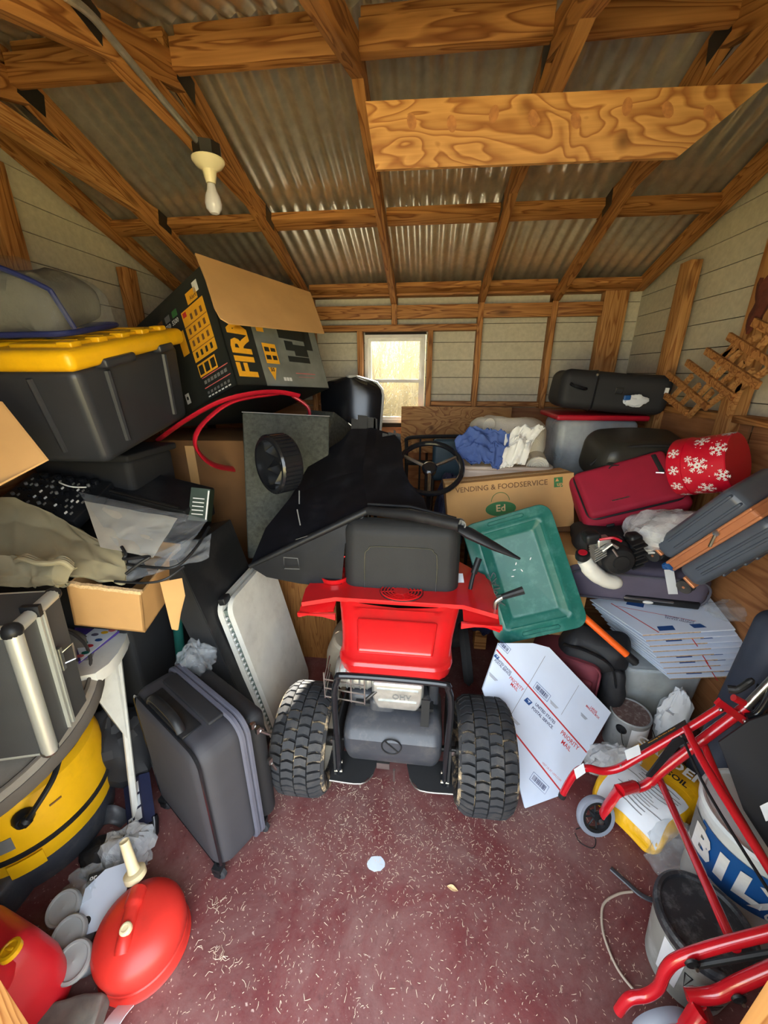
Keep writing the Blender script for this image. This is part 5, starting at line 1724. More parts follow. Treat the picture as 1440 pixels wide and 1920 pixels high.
BW, BD, BH = 0.50, 0.34, 0.24
obj('blanket', B().rbox((0, 0, BH / 2), (BW - 0.05, BD - 0.05, BH - 0.04), 0.06, 4, 6, lump), M['blanket'], bgt)
obj('vinyl_cover', B().rbox((0, 0, BH / 2), (BW, BD, BH), 0.05, 4, 5, lambda p: slump(p) + Vector((0, 0, 0.012)) * noise.noise(p * 9)), M['vinyl'], bgt)
for zz in (0.02,):
    lp_ = []
    for cx, cy, a0 in ((BW / 2 - .05, BD / 2 - .05, 0), (-BW / 2 + .05, BD / 2 - .05, pi / 2), (-BW / 2 + .05, -BD / 2 + .05, pi), (BW / 2 - .05, -BD / 2 + .05, 3 * pi / 2)):
        for k in range(5):
            a = a0 + pi / 2 * k / 4
            lp_.append(Vector((cx + 0.05 * cos(a), cy + 0.05 * sin(a), zz)))
    obj('binding', B().tube(lp_, 0.009, 8, closed=True), M['blue_trim'], bgt)
obj('binding', B().tube(bez([slump(Vector((x, -BD / 2 + 0.03, BH - 0.006))) for x in (-0.2, -0.05, 0.08, 0.17, 0.235)], 5) + [Vector((0.245, -BD / 2 + 0.06, 0.03))], 0.008, 8), M['blue_trim'], bgt)
obj('carry_handle', B().rbox((-0.14, -0.05, BH + 0.02), (0.22, 0.12, 0.07), 0.03, 3), M['blue_trim'], bgt)

# ---- cardboard box edge at the left border
fb = thing('cardboard_box', 'plain brown cardboard box with its flap open in front of the yellow lidded tote', 'box')
f0, f1, f2, f3 = at(-2, 752, 0.97), at(86, 862, 0.94), at(-2, 908, 0.86), at(-120, 800, 0.90)
obj('flap', B().prism([f0, f1, f2, at(-90, 960, 0.80), at(-140, 800, 0.88)], (0.004, 0.005, -0.002)), M['card'], fb)
c_ = f3
obj('carton', B().box((-1.47, 0.80, 1.30), (0.30, 0.25, 0.26)), M['card'], fb)


# ================================================================== right side
bench = thing('storage_bench', 'low plain wooden bench under the luggage along the back wall', 'bench', TR(0.80, 2.44, 0))
obj('bench_top', B().box((0, 0, 0.815), (0.94, 0.90, 0.04)), M['ply_old'], bench)
for x in (-0.43, 0.43):
    for y in (-0.41, 0.41):
        obj('leg', B().box((x, y, 0.3975), (0.07, 0.07, 0.795)), M['pine'], bench)
obj('back_board', B().box((0, -0.38, 0.45), (0.80, 0.02, 0.6)), M['ply_old'], bench)

# ---- plywood offcut and bed frame against the back wall
pw = tag(obj('plywood_offcut', B().box((0, 0, 0), (0.80, 0.015, 0.34)), M['plywood'], None, TR(0.20, 2.945, 1.20, 0, radians(-5))), 'reddish plywood offcut leaning on the back wall right of the window', 'plywood')
bed = thing('bed_frame', 'black tubular metal bed frame standing in front of the plywood offcut', 'bed frame', TR(0, 2.80, 0))
pt = [at(762, 885, 2.8), at(762, 830, 2.8), at(772, 820, 2.8), at(868, 818, 2.8), at(885, 822, 2.8), at(885, 900, 2.8)]
pt = [Vector((p.x, 0, p.z)) for p in pt]
obj('headboard_tube', B().tube([Vector((pt[0].x, 0, 0)), pt[0]] + bez(pt[1:5], 5) + [pt[5], Vector((pt[5].x, 0, 0))], 0.013, 8), M['black_matte'], bed)
for k in range(4):
    x = pt[0].x + (pt[5].x - pt[0].x) * (k + 1) / 5
    obj('spindle', B().tube([(x, 0, pt[2].z - 0.01), (x, 0, 0.55)], 0.007, 6), M['black_matte'], bed)
for z in (0.98, 0.55):
    obj('cross_rail', B().tube([(pt[0].x, 0, z), (pt[5].x, 0, z)], 0.012 if z < .9 else 0.02, 8), M['black_matte'], bed)

tl = thing('folded_chair', 'dark teal folded camp chair seat behind the steering wheel', 'chair', TR(0.135, 2.36, 0, radians(8)))
obj('seat_pad', B().rbox((0, 0, 1.10), (0.20, 0.05, 0.26), 0.024, 4), M['teal_dark'], tl, RY(radians(-18)) @ TR(-0.3, 0, 0) if False else TR(0, 0, 0))
for s in (-1, 1):
    obj('leg', B().tube([(s * 0.09, 0.0, 0.98), (s * 0.12, 0.02, 0.0)], 0.010, 8), M['dark_steel'], tl)
crumple('navy_tarp', 'navy nylon tarp bunched between the mower wheel and the beige tote', 'tarp', 'navy', (0.15, 2.16, 0.80), (0.09, 0.12, 0.24), 0.25, 21, 20)
crumple('navy_duffel', 'dark navy duffel squeezed behind the right side of the mower seat', 'bag', 'navy', (0.335, 1.80, 0.56), (0.09, 0.11, 0.30), 0.2, 22, 20)

# ---- beige tote with towels
Mb, bwid, _ = frame(at(880, 970, 2.12), at(1022, 965, 2.12), at(874, 880, 2.12))
bt = thing('storage_tote', 'beige tote overflowing with cream towels and blue cloth', 'storage tote', TR(0.435, 2.30, 0.837, radians(2)))
BWd, BDp, BHt = 0.44, 0.34, 0.28


def bt_fn(p):
    k = p.z / BHt
    return Vector((p.x * (1 + 0.08 * k), p.y * (1 + 0.08 * k), p.z))


tb = B()
tb.rbox((0, 0, BHt / 2), (BWd, BDp, BHt), 0.035, 4, 1, bt_fn)
obj('tub', tb, M['beige_tote'], bt)
lp_ = []
for cx, cy, a0 in ((0.195, 0.14, 0), (-0.195, 0.14, pi / 2), (-0.195, -0.14, pi), (0.195, -0.14, 3 * pi / 2)):
    for k in range(6):
        a = a0 + pi / 2 * k / 5
        lp_.append(Vector((cx + 0.05 * cos(a), cy + 0.05 * sin(a), BHt - 0.006)))
obj('rim', B().tube(lp_, 0.012, 8, closed=True), M['beige_tote'], bt)
obj('front_recess', B().rbox((0, -0.183, BHt * 0.55), (0.24, 0.01, 0.12), 0.004, 2), M['beige_tote'], bt)
tw = thing('folded_towels', 'cream terry towels folded and rolled in the beige tote', 'towel', TR(0.46, 2.33, 1.11))


def soft(a, f, s=0.0):
    return lambda p: p + Vector((noise.noise(p * f + Vector((s, 0, 0))), noise.noise(p * f + Vector((0, s + 3, 0))), noise.noise(p * f + Vector((0, 0, s + 7))))) * a


obj('folded_towel', B().rbox((0.03, 0.04, 0.125), (0.40, 0.24, 0.25), 0.09, 5, 4, soft(0.02, 8, 1)), M['towel'], tw)
obj('rolled_towel', B().tube(bez([(0.17, 0.10, 0.03), (0.165, -0.02, 0.02), (0.15, -0.165, 0.0)], 5), [0.06] * 10 + [0.062], 18), M['towel'], tw)
obj('towel_roll_end', B().tube([Vector((0.15 + (0.006 + 0.0075 * t) * cos(4 * t), -0.172, 0.0 + (0.006 + 0.0075 * t) * sin(4 * t))) for t in [k * 0.1 for k in range(72)]], 0.004, 6), M['towel'], tw)
obj('rolled_towel', B().tube(bez([(-0.17, 0.06, 0.19), (-0.155, -0.03, 0.215), (-0.12, -0.10, 0.215)], 5), 0.042, 14), M['towel'], tw)
cg = [[at(852, 828, 2.08), at(880, 802, 2.09), at(920, 803, 2.09), at(955, 815, 2.08)],
      [at(858, 845, 2.05), at(890, 830, 2.06), at(925, 830, 2.07), at(950, 845, 2.07)],
      [at(880, 868, 2.05), at(900, 868, 2.04), at(925, 872, 2.04), at(936, 876, 2.05)]]
obj_ = obj('blue_cloth', cloth(cg, 30, 36, 0.05, (4, 6), 3.3, 0.006, Vector((0, -0.6, 0.7))), M['blue_cloth'], None, None, None, 70)
tag(obj_, 'blue cotton cloth hanging over the left rim of the beige tote', 'cloth')
cg = [[at(950, 812, 2.08), at(985, 796, 2.10), at(1022, 800, 2.10)],
      [at(945, 845, 2.06), at(972, 825, 2.06), at(1000, 825, 2.07)],
      [at(936, 876, 2.05), at(960, 874, 2.05), at(985, 870, 2.05)]]
obj_ = obj('white_cloth', cloth(cg, 28, 28, 0.045, (4, 5), 5.7, 0.006, Vector((0, -0.6, 0.7))), M['white_cloth'], None, None, None, 70)
tag(obj_, 'white cotton cloth hanging over the front of the beige tote', 'cloth')

# ---- vending carton
Mv, vw, vh = frame(at(842, 1005, 1.90), at(1097, 984, 1.93), at(866, 908, 1.93))
vw, vh = 0.635, 0.275
vc = thing('vending_carton', 'brown cardboard carton printed vending and foodservice', 'carton', Mv)
obj('carton', B().box((vw / 2, vh / 2, -0.095), (vw, vh, 0.19)), M['card'], vc)
obj('tape_seam', B().box((vw / 2, vh + 0.0005, -0.095), (vw, 0.001, 0.05)), M['card_edge'], vc)
Fv = TR(0, 0, 0.0008)
text('VENDING & FOODSERVICE', 0.038, M['ink_brown'], vc, TR(vw * 0.44, vh - 0.035, 0.0008), bold=0.012)
decal(vc, TR(0, 0, 0.0004), 0.042, 0.05, M['ink_green'], 'print_square', vw - 0.075, vh - 0.04)
text('up', 0.03, M['card'], vc, TR(vw - 0.068, vh - 0.05, 0.0014), bold=0.02)
obj('print_arrow', B().prism([(vw - 0.09, vh - 0.035, 0.0012), (vw - 0.072, vh - 0.035, 0.0012), (vw - 0.081, vh - 0.018, 0.0012)], (0, 0, 0.0004)), M['card'], vc)
obj('print_oval', B().lathe([(0.07, 0), (0.07, 0.0005), (0, 0.0005)], 28, TR(vw * 0.43, vh * 0.45, 0.0004) @ Matrix.Diagonal((1.1, 0.55, 1, 1))), M['ink_green'], vc)
obj('print_ring', B().tube([(vw * 0.43 + 0.045 * cos(a), vh * 0.60 + 0.045 * sin(a), 0.0006) for a in [pi * k / 16 for k in range(17)]], 0.0015, 5), M['ink_green'], vc)
text('Ed', 0.05, M['card_edge'], vc, TR(vw * 0.43, vh * 0.46, 0.0014), bold=0.02)

# ---- green lid
Ml, lw, lh = frame(at(932, 1212, 1.44), at(1107, 1174, 1.44), at(884, 976, 1.66))
lw, lh = 0.395, 0.55
gl_ = thing('tote_lid', 'green plastic tote lid leaning in front of the vending carton', 'lid', Ml)


def plate(w, h, z0, z1, r, t=0.004):
    pass


lid = B()
prof = [(0.0, -0.018), (0.003, -0.002), (0.010, 0.0), (0.040, 0.0), (0.047, 0.006), (0.060, 0.007), (0.066, 0.0), (0.085, -0.001), (0.094, -0.014), (0.104, -0.016)]


def rr(w, h, r, ins, z, n=6):
    out = []
    r = max(0.012, r - ins * 0.55)
    for cx, cy, a0 in ((w - ins - r, h - ins - r, 0), (ins + r, h - ins - r, pi / 2), (ins + r, ins + r, pi), (w - ins - r, ins + r, 3 * pi / 2)):
        for k in range(n + 1):
            a = a0 + pi / 2 * k / n
            out.append(Vector((cx + r * cos(a), cy + r * sin(a), z)))
    return out


rings = [rr(lw, lh, 0.055, i, z) for i, z in prof]
m_ = len(rings[0])
vs = [v for rg_ in rings for v in rg_]
fs = [(i * m_ + k, i * m_ + (k + 1) % m_, (i + 1) * m_ + (k + 1) % m_, (i + 1) * m_ + k) for i in range(len(rings) - 1) for k in range(m_)]
fs.append(tuple((len(rings) - 1) * m_ + k for k in range(m_)))
n0 = len(vs)
vs += [v - Vector((0, 0, 0.004)) for v in vs]
fs += [tuple(n0 + q for q in f[::-1]) for f in fs]
lid.add(vs, fs)
obj('lid_plate', lid, M['green_lid'], gl_, sharp=50)
for y in (0.026, lh - 0.026):
    obj('grip_slot', B().tube([(lw / 2 + dx, y + dy, 0.002) for dx, dy in ((-0.075, -0.008), (-0.08, 0), (-0.075, 0.008), (0.075, 0.008), (0.08, 0), (0.075, -0.008))], 0.0025, 6, closed=True), M['green_lid'], gl_)
mk = mat('faded_marker_ink', rgb(10, 40, 38), 0.5)
text('XMAS', 0.06, mk, gl_, TR(0.072, 0.24, 0.0095) @ RZ(pi / 2), bold=0.0, squash=0.8, name='handwriting')
for k, (x, y) in enumerate(((0.17, 0.30), (0.185, 0.325), (0.20, 0.29), (0.155, 0.275), (0.25, 0.33))):
    obj('paint_fleck', B().lathe([(0.004, 0), (0.004, 0.0005), (0, 0.0005)], 7, TR(x, y, -0.0155) @ RZ(k) @ Matrix.Diagonal((1.8, 0.6, 1, 1))), M['ink_white'], gl_)

# ---- clear tote with a red lid, black suitcase on it
ct = thing('storage_tote', 'tall clear plastic tote with a red lid behind the beige tote', 'storage tote', TR(0.98, 2.52, 0.837))


def ct_fn(p):
    k = (p.z - 0.5) / 0.5
    return Vector((p.x * (1 + 0.05 * k), p.y * (1 + 0.05 * k), p.z))


obj('tub', B().rbox((0, 0, 0.255), (0.44, 0.32, 0.51), 0.04, 4, 1, ct_fn), M['frost'], ct)
obj('contents', B().rbox((0.02, 0.02, 0.15), (0.36, 0.25, 0.28), 0.03, 3, 2, soft(0.03, 8, 2)), M['nylon_black'], ct)
obj('lid', B().rbox((0, 0, 0.525), (0.50, 0.37, 0.03), 0.012, 3), M['hose_red'], ct, label='red snap lid')
bs = thing('suitcase', 'black soft suitcase lying on the clear tote in the back right corner', 'suitcase', TR(1.02, 2.50, 1.395, radians(-6), 0, radians(4)))
obj('body', B().rbox((0, 0, 0.105), (0.56, 0.36, 0.21), 0.05, 5, 4, soft(0.008, 6, 5)), M['nylon_black'], bs)
obj('piping', B().tube([Vector((-0.10, p.y * 0.98 , p.z + 0.105)) for p in zip_loop(0.37, 0.215, 0.05, 0)], 0.005, 6, closed=True), M['black_gloss'], bs)
obj('carry_handle', B().tube(bez([(-0.235, -0.185, 0.135), (-0.215, -0.205, 0.125), (-0.17, -0.205, 0.115), (-0.15, -0.185, 0.115)]), 0.009, 8), M['black_gloss'], bs)
obj('buckle', B().tube([(0.0, -0.186, 0.13), (0.035, -0.186, 0.13), (0.035, -0.186, 0.10), (0.0, -0.186, 0.10)], 0.004, 6, closed=True), M['dark_steel'], bs)
obj('zip_pull', B().box((0.245, -0.185, 0.135), (0.018, 0.008, 0.03)), M['ink_white'], bs)
obj('rivet', B().ball((-0.11, -0.18, 0.19), 0.008, 10), M['steel'], bs)
rag = crumple('luggage_tags', 'white and blue luggage tags hanging off the black suitcase', 'tag', 'label_paper', (1.10, 2.27, 1.46), (0.055, 0.012, 0.028), 0.4, 31)
tag(obj('blue_tag', B().rbox((1.05, 2.262, 1.478), (0.035, 0.012, 0.026), 0.005, 2), M['bucket_blue']), 'small blue luggage tag beside the white ones', 'tag')

# ---- dark leatherette garment bag
gm = thing('garment_bag', 'dark leatherette travel bag lying between clear tote and snowflake box', 'bag', TR(1.055, 2.10, 1.085, radians(4), radians(14)))


def gm_fn(p):
    return Vector((p.x, p.y, p.z + 0.03 * cos(p.x * 5)))


obj('body', B().rbox((0, 0, 0.09), (0.46, 0.30, 0.24), 0.075, 6, 4, gm_fn), M['leather'], gm)
obj('side_pocket', B().rbox((-0.16, -0.145, 0.07), (0.10, 0.05, 0.17), 0.02, 3), M['leather'], gm)
obj('piping', B().tube([Vector((-0.16 + p.y, -0.172, 0.07 + p.z)) for p in zip_loop(0.10, 0.17, 0.02, 0)], 0.003, 6, closed=True), M['black_matte'], gm)
obj('zip_band', B().tube(bez([(-0.24, -0.06, 0.10), (-0.18, -0.10, 0.20), (0.0, -0.12, 0.232), (0.17, -0.10, 0.205), (0.23, -0.06, 0.13)], 6), 0.007, 6), M['black_matte'], gm)
obj('brass_strip', B().rbox((-0.03, -0.152, 0.045), (0.10, 0.006, 0.045), 0.002, 1), mat('dull_olive_brass', rgb(112, 104, 62), 0.45, 0.4), gm)
obj('zip_pull', B().tube([(0.12, -0.125, 0.20), (0.155, -0.14, 0.17)], 0.004, 6), M['steel'], gm)

# ---- red suitcase
O_ = at(1100, 992, 1.74)
Mr, rw_, rh_ = frame(O_, at(1282, 950, 1.70), at(1092, 925, 1.87))
rs = thing('suitcase', 'crimson soft suitcase lying face up beside the vending carton', 'suitcase', Mr)
RW_, RH_, RT_ = 0.44, 0.30, 0.15
obj('body', B().rbox((RW_ / 2, RH_ / 2, -RT_ / 2), (RW_, RH_, RT_), 0.035, 4, 2), M['red_cloth'], rs)
obj('front_pocket', B().rbox((RW_ / 2, RH_ / 2 + 0.01, 0.012), (RW_ - 0.05, RH_ - 0.05, 0.05), 0.024, 4), M['red_cloth'], rs)
obj('pocket_zip', B().tube([Vector((RW_ / 2 + p.y, RH_ / 2 + 0.01 + p.z, 0.010)) for p in zip_loop(RW_ - 0.045, RH_ - 0.045, 0.04, 0)], 0.005, 6, closed=True), M['black'], rs)
for x in (0.10, 0.32):
    obj('strap', B().rbox((x, -0.004, -0.06), (0.035, 0.012, 0.11), 0.004, 1), M['nylon_black'], rs)
obj('top_strap', B().rbox((0.365, 0.215, 0.036), (0.02, 0.10, 0.008), 0.003, 1, fn=lambda p: p), M['nylon_black'], rs)
obj('zip_pull', B().tube([(0.34, 0.17, 0.044), (0.365, 0.155, 0.05)], 0.004, 6), M['steel'], rs)
obj('metal_bar', B().box((0.17, 0.09, 0.038), (0.07, 0.005, 0.004)), M['steel'], rs)
obj('rivet', B().ball((0.385, -0.002, -0.03), 0.007, 8), M['steel'], rs)
obj('rivet', B().ball((0.20, -0.002, -0.035), 0.007, 8), M['steel'], rs)
obj('base_rail', B().rbox((RW_ / 2, 0.0, -RT_ + 0.02), (RW_ - 0.02, 0.02, 0.05), 0.008, 2), M['black'], rs)

# ---- snowflake gift drum
gA = at(1278, 876, 1.66)
gB = at(1385, 866, 1.52)
axg = (gB - gA).normalized()
Mg_ = frame(gA, gA + Vector((0, 0, 1)).cross(axg), gA + Vector((0, 0, 1)))[0]
zax = Vector((0, 0, 1)) - axg * axg.z
zax.normalize()
yax = axg.cross(zax)
Mg_ = Matrix(((zax.x, yax.x, axg.x, gA.x), (zax.y, yax.y, axg.y, gA.y), (zax.z, yax.z, axg.z, gA.z), (0, 0, 0, 1)))
gf = thing('gift_drum', 'red round gift box printed with white snowflakes against the right wall', 'gift box', Mg_)
GR, GL = 0.110, (gB - gA).length
obj('drum', B().lathe([(0.0, 0.0), (GR - 0.004, 0.0), (GR, 0.004), (GR, GL - 0.003), (GR - 0.003, GL), (0, GL)], 48), M['gift'], gf)
obj('lid_band', B().lathe([(0.0, -0.004), (GR + 0.003, -0.004), (GR + 0.004, 0.0), (GR + 0.004, 0.045), (GR + 0.0005, 0.046)], 48), M['gift'], gf)


def snowflake(th, zc, s, R_):
    b = B()

    def w(x, y):
        a = th + y / R_
        return Vector((R_ * cos(a), R_ * sin(a), zc + x))

    def bar(p, q, wd):
        p, q = Vector(p), Vector(q)
        d = (q - p).normalized()
        n = Vector((-d.y, d.x)) * wd / 2
        pts_ = [p + n, p - n, q - n, q + n]
        v = [w(*t) for t in pts_]
        b.add(v, [(0, 1, 2, 3)])
    for k in range(6):
        a = pi / 3 * k + 0.3
        d = Vector((cos(a), sin(a)))
        bar(d * s * 0.12, d * s, s * 0.13)
        for f in (0.5, 0.75):
            for sg in (-1, 1):
                e = Vector((cos(a + sg * 0.9), sin(a + sg * 0.9)))
                bar(d * s * f, d * s * f + e * s * 0.32, s * 0.10)
        e = Vector((cos(a + pi / 6), sin(a + pi / 6)))
        bar(e * s * 0.1, e * s * 0.36, s * 0.16)
    return b


rnd = random.Random(12)
placed = []
for (th, z, s) in [(1.5, .10, .034), (1.0, .16, .030), (1.9, .17, .026), (2.4, .11, .030), (2.35, .185, .022), (2.9, .16, .034), (0.55, .10, .028), (3.0, .09, .026), (1.6, .022, .02), (2.2, .02, .022), (2.8, .025, .02), (1.0, .02, .022), (3.5, .12, .032), (3.4, .03, .022), (3.9, .18, .024), (2.0, .06, .016), (1.25, .07, .014), (2.7, .07, .014), (0.2, .17, .026), (1.4, .20, .02), (2.62, .21, .018)]:
    if z < GL - 0.01:
        obj('snowflake', snowflake(th, z, s * 0.92, GR + (0.0047 if z < 0.05 else 0.0006)), M['ink_white'], gf)
for k in range(40):
    th, z = rnd.uniform(0, 4), rnd.uniform(0.055, GL - 0.01)
    p = Vector(((GR + 0.0006) * cos(th), (GR + 0.0006) * sin(th), z))
    b = B().add([p + Vector((-sin(th) * .0025 * cos(a), cos(th) * .0025 * cos(a), .0025 * sin(a))) for a in (0, pi / 2, pi, 3 * pi / 2)], [(0, 1, 2, 3)])
    obj('snow_dot', b, M['ink_white'], gf)

# ---- plastic bag of white things beside the slate suitcase
crumple('plastic_bag', 'clear plastic bag of white sheets between crimson and slate suitcases', 'bag', 'clear_white', (1.02, 1.58, 0.985), (0.17, 0.12, 0.09), 0.2, 41, 20)
wsh = thing('white_sheets', 'stack of thin white sheets inside the clear bag', 'sheets', TR(0.98, 1.58, 0.94, radians(-20), radians(10), radians(-20)))
for k in range(6):
    obj('sheet', B().rbox((0.004 * k, 0.003 * k, 0.012 * k), (0.24, 0.16, 0.008), 0.003, 1), M['white_cloth'], wsh)

# ---- slate suitcase with rose gold trim
Ms_, sw_, sh_ = frame(at(1303, 1106, 1.38), at(1440, 1037, 1.20), at(1249, 1018, 1.46))
sh_ = 0.215
SL_ = 0.38
ss = thing('suitcase', 'slate hard suitcase with rose gold trim leaning against the right wall', 'suitcase', Ms_)
dep = 0.25
obj('lower_shell', B().rbox((SL_ / 2, sh_ * 0.22, -dep / 2), (SL_, sh_ * 0.44, dep), 0.03, 4), M['slate'], ss)
obj('upper_shell', B().rbox((SL_ / 2, sh_ * 0.79, -dep / 2), (SL_, sh_ * 0.42, dep), 0.03, 4), M['slate'], ss)
obj('zip_band', B().rbox((SL_ / 2 - 0.001, sh_ * 0.515, -dep / 2 + 0.004), (SL_ + 0.004, sh_ * 0.21, dep), 0.012, 3), M['copper_zip'], ss)
for y in (0.44, 0.59):
    obj('trim_strip', B().rbox((SL_ / 2, sh_ * y, -dep / 2 + 0.008), (SL_ + 0.008, sh_ * 0.055, dep), 0.006, 2), M['copper'], ss)
for y in (0.16, 0.26, 0.72, 0.88):
    obj('shell_rib', B().rbox((SL_ / 2 + 0.03, sh_ * y, -0.004), (SL_ - 0.08, 0.010, 0.018), 0.005, 2), M['slate'], ss)
for k in range(7):
    obj('shell_rib', B().rbox((0.10 + 0.045 * k, -0.002, -dep * 0.45), (0.012, 0.014, dep * 0.6), 0.006, 2), M['slate'], ss)
obj('zip_pull', B().tube([(0.24, sh_ * 0.56, 0.012), (0.20, sh_ * 0.46, 0.024)], 0.005, 6).lathe([(0.010, 0), (0.010, 0.006), (0, 0.007)], 10, TR(0.245, sh_ * 0.57, 0.01)), M['steel'], ss)
for (y, z, nm) in ((sh_ * 0.85, -0.03, 0), (0.03, -0.03, 0), (0.03, -dep + 0.04, 0), (sh_ * 0.85, -dep + 0.04, 0)):
    fk = obj('caster_fork', B().rbox((-0.004, y, z), (0.012, 0.05, 0.05), 0.004, 2).rbox((-0.028, y - 0.004, z), (0.045, 0.014, 0.016), 0.005, 2), M['copper'], ss)
    for s in (-1, 1):
        w = obj('caster_wheel', B().lathe([(0.019, -0.004), (0.027, -0.005), (0.028, 0), (0.027, 0.005), (0.019, 0.004)], 22), M['rubber'], fk, TR(-0.045, y - 0.006, z + s * 0.011))
        sp_ = B().lathe([(0.016, -0.003), (0.0195, -0.0035), (0.0195, 0.0035), (0.016, 0.003)], 20, TR(-0.045, y - 0.006, z + s * 0.0115))
        for k in range(6):
            a = k * pi / 3
            sp_.box((-0.045 + 0.010 * cos(a), y - 0.006 + 0.010 * sin(a), z + s * 0.0115), (0.016, 0.004, 0.005), Matrix.Rotation(a, 3, 'Z'))
        sp_.lathe([(0.005, -0.006), (0.005, 0.006), (0, 0.0065)], 10, TR(-0.045, y - 0.006, z + s * 0.0115))
        obj('wheel_spokes', sp_, M['copper'], fk)

# ---- trimmer engine
te = thing('trimmer_engine', 'black string trimmer engine with a white fuel tank lying on the purple suitcase', 'engine', frame(at(1150, 1045, 1.46), at(1190, 1040, 1.46), at(1160, 1005, 1.46))[0])
obj('crankcase', B().rbox((0.0, -0.01, -0.05), (0.14, 0.13, 0.10), 0.03, 4), M['black'], te)
obj('recoil_cover', B().lathe([(0.0, 0.028), (0.028, 0.028), (0.030, 0.022), (0.05, 0.018), (0.058, 0.008), (0.06, -0.02)], 32, TR(0.015, -0.01, 0.01)), M['black'], te)
gr_ = B()
for k in range(7):
    gr_.box((0.085 + 0.012 * (k % 2), -0.05 + 0.017 * k, -0.01), (0.045, 0.006, 0.05), Matrix.Rotation(0.3, 3, 'Z'))
gr_.rbox((0.095, 0.0, -0.045), (0.05, 0.14, 0.06), 0.015, 3)
obj('cooling_shroud', gr_, M['black'], te)
fn_ = B()
for k in range(6):
    fn_.box((-0.055, 0.015 + 0.010 * k, -0.005), (0.05, 0.004, 0.06), Matrix.Rotation(0.5, 3, 'Z'))
obj('cooling_fins', fn_, M['cast'], te, kind='stuff')
obj('carburettor', B().rbox((-0.04, 0.075, 0.0), (0.05, 0.04, 0.05), 0.008, 2).tube([(-0.05, 0.05, 0.03), (-0.02, 0.08, 0.04), (0.0, 0.06, 0.04)], 0.006, 8), M['cast'], te)
obj('primer_housing', B().rbox((-0.075, 0.095, -0.01), (0.06, 0.045, 0.06), 0.015, 3), M['black'], te)
obj('plug_lead', B().tube(bez([(-0.06, 0.10, 0.03), (-0.02, 0.11, 0.05), (0.01, 0.09, 0.045)], 5), 0.005, 6), M['hose_red'], te)
obj('throttle_lever', B().tube([(-0.02, 0.06, 0.045), (-0.005, 0.03, 0.05)], 0.004, 6), M['steel'], te)
obj('fuel_tank', B().tube(bez([(-0.105, 0.0, -0.01), (-0.08, -0.05, 0.0), (-0.03, -0.10, 0.0), (0.03, -0.125, -0.01)], 6), [0.028] * 4 + [0.032] * 6 + [0.030] * 6 + [0.026, 0.022, 0.012], 16), M['cream'] if False else M['white_old'], te)
obj('fuel_cap', B().lathe([(0.026, -0.012), (0.027, 0.0), (0.026, 0.014), (0, 0.016)], 20, TR(-0.112, 0.022, -0.005) @ RX(radians(-75))), M['black'], te)
obj('cap_mark', B().lathe([(0.017, 0.0165), (0.017, 0.018), (0, 0.018)], 16, TR(-0.112, 0.022, -0.005) @ RX(radians(-75))), M['hose_red'], te)

# ---- purple grey suitcase with tag
ps = thing('suitcase', 'purple grey soft suitcase lying under the trimmer engine', 'suitcase', TR(0.97, 1.80, 0.63, radians(-6), radians(8)))
obj('body', B().rbox((0, 0, 0.075), (0.62, 0.34, 0.19), 0.06, 5, 3, soft(0.006, 7, 3)), M['purple_cloth'], ps)
obj('piping', B().tube([Vector((p.y, -0.172 + 0.0, p.z + 0.085)) for p in zip_loop(0.58, 0.14, 0.06, 0)], 0.005, 6, closed=True), M['zip'], ps)
obj('handle_recess', B().rbox((0.12, -0.172, 0.03), (0.30, 0.02, 0.035), 0.008, 2), M['black'], ps)
obj('handle_bar', B().rbox((0.06, -0.186, 0.043), (0.20, 0.008, 0.010), 0.003, 2), M['steel'], ps)
obj('handle_badge', B().ball((0.06, -0.190, 0.032), 0.022, 14, (1, 0.15, 0.35)), M['ink_white'], ps)
tg = tag(obj('luggage_tag', B().grid(lambda u, v: at(1245 + 18 * u + 8 * v, 1068 + 46 * v, 1.575 - 0.01 * v + 0.008 * sin(3 * v)), 4, 10, 0.001), M['label_paper']), 'white paper tag hanging on the purple grey suitcase', 'tag')
crumple('blue_band', 'bright blue crumpled band above the white paper tag', 'band', 'bucket_blue', at(1257, 1062, 1.585), (0.032, 0.014, 0.018), 0.3, 51, 10)
blk2 = thing('duffel_bag', 'black duffel bag wedged between crimson suitcase and trimmer engine', 'bag', TR(0.98, 1.76, 0.83, radians(-4)))
obj('body', B().rbox((0, 0, 0.04), (0.56, 0.20, 0.13), 0.05, 4, 4, soft(0.025, 9, 8)), M['nylon_black'], blk2)
obj('strap', B().tube(bez([(-0.1, -0.10, 0.06), (0.0, -0.12, 0.04), (0.12, -0.10, 0.07), (0.2, -0.09, 0.10)], 6), 0.014, 8, flat=0.35), M['nylon_black'], blk2)

# ---- clear tote and the stack of flat mailing boxes
ctl = thing('storage_tote', 'low clear plastic tote under the stack of flat mailing boxes', 'storage tote', TR(1.12, 1.66, 0))


def ctl_fn(p):
    k = p.z / 0.32
    return Vector((p.x * (0.92 + 0.08 * k), p.y * (0.92 + 0.08 * k), p.z))


obj('tub', B().rbox((0, 0, 0.165), (0.34, 0.26, 0.32), 0.03, 4, 1, ctl_fn), M['frost'], ctl)
obj('contents', B().rbox((0.0, 0.02, 0.10), (0.26, 0.18, 0.16), 0.03, 3, 2, soft(0.02, 9, 4)), M['olive'], ctl)
obj('rim', B().tube([Vector((p.y, p.z, 0.322)) for p in zip_loop(0.345, 0.265, 0.035, 0)], 0.007, 6, closed=True), M['frost'], ctl)

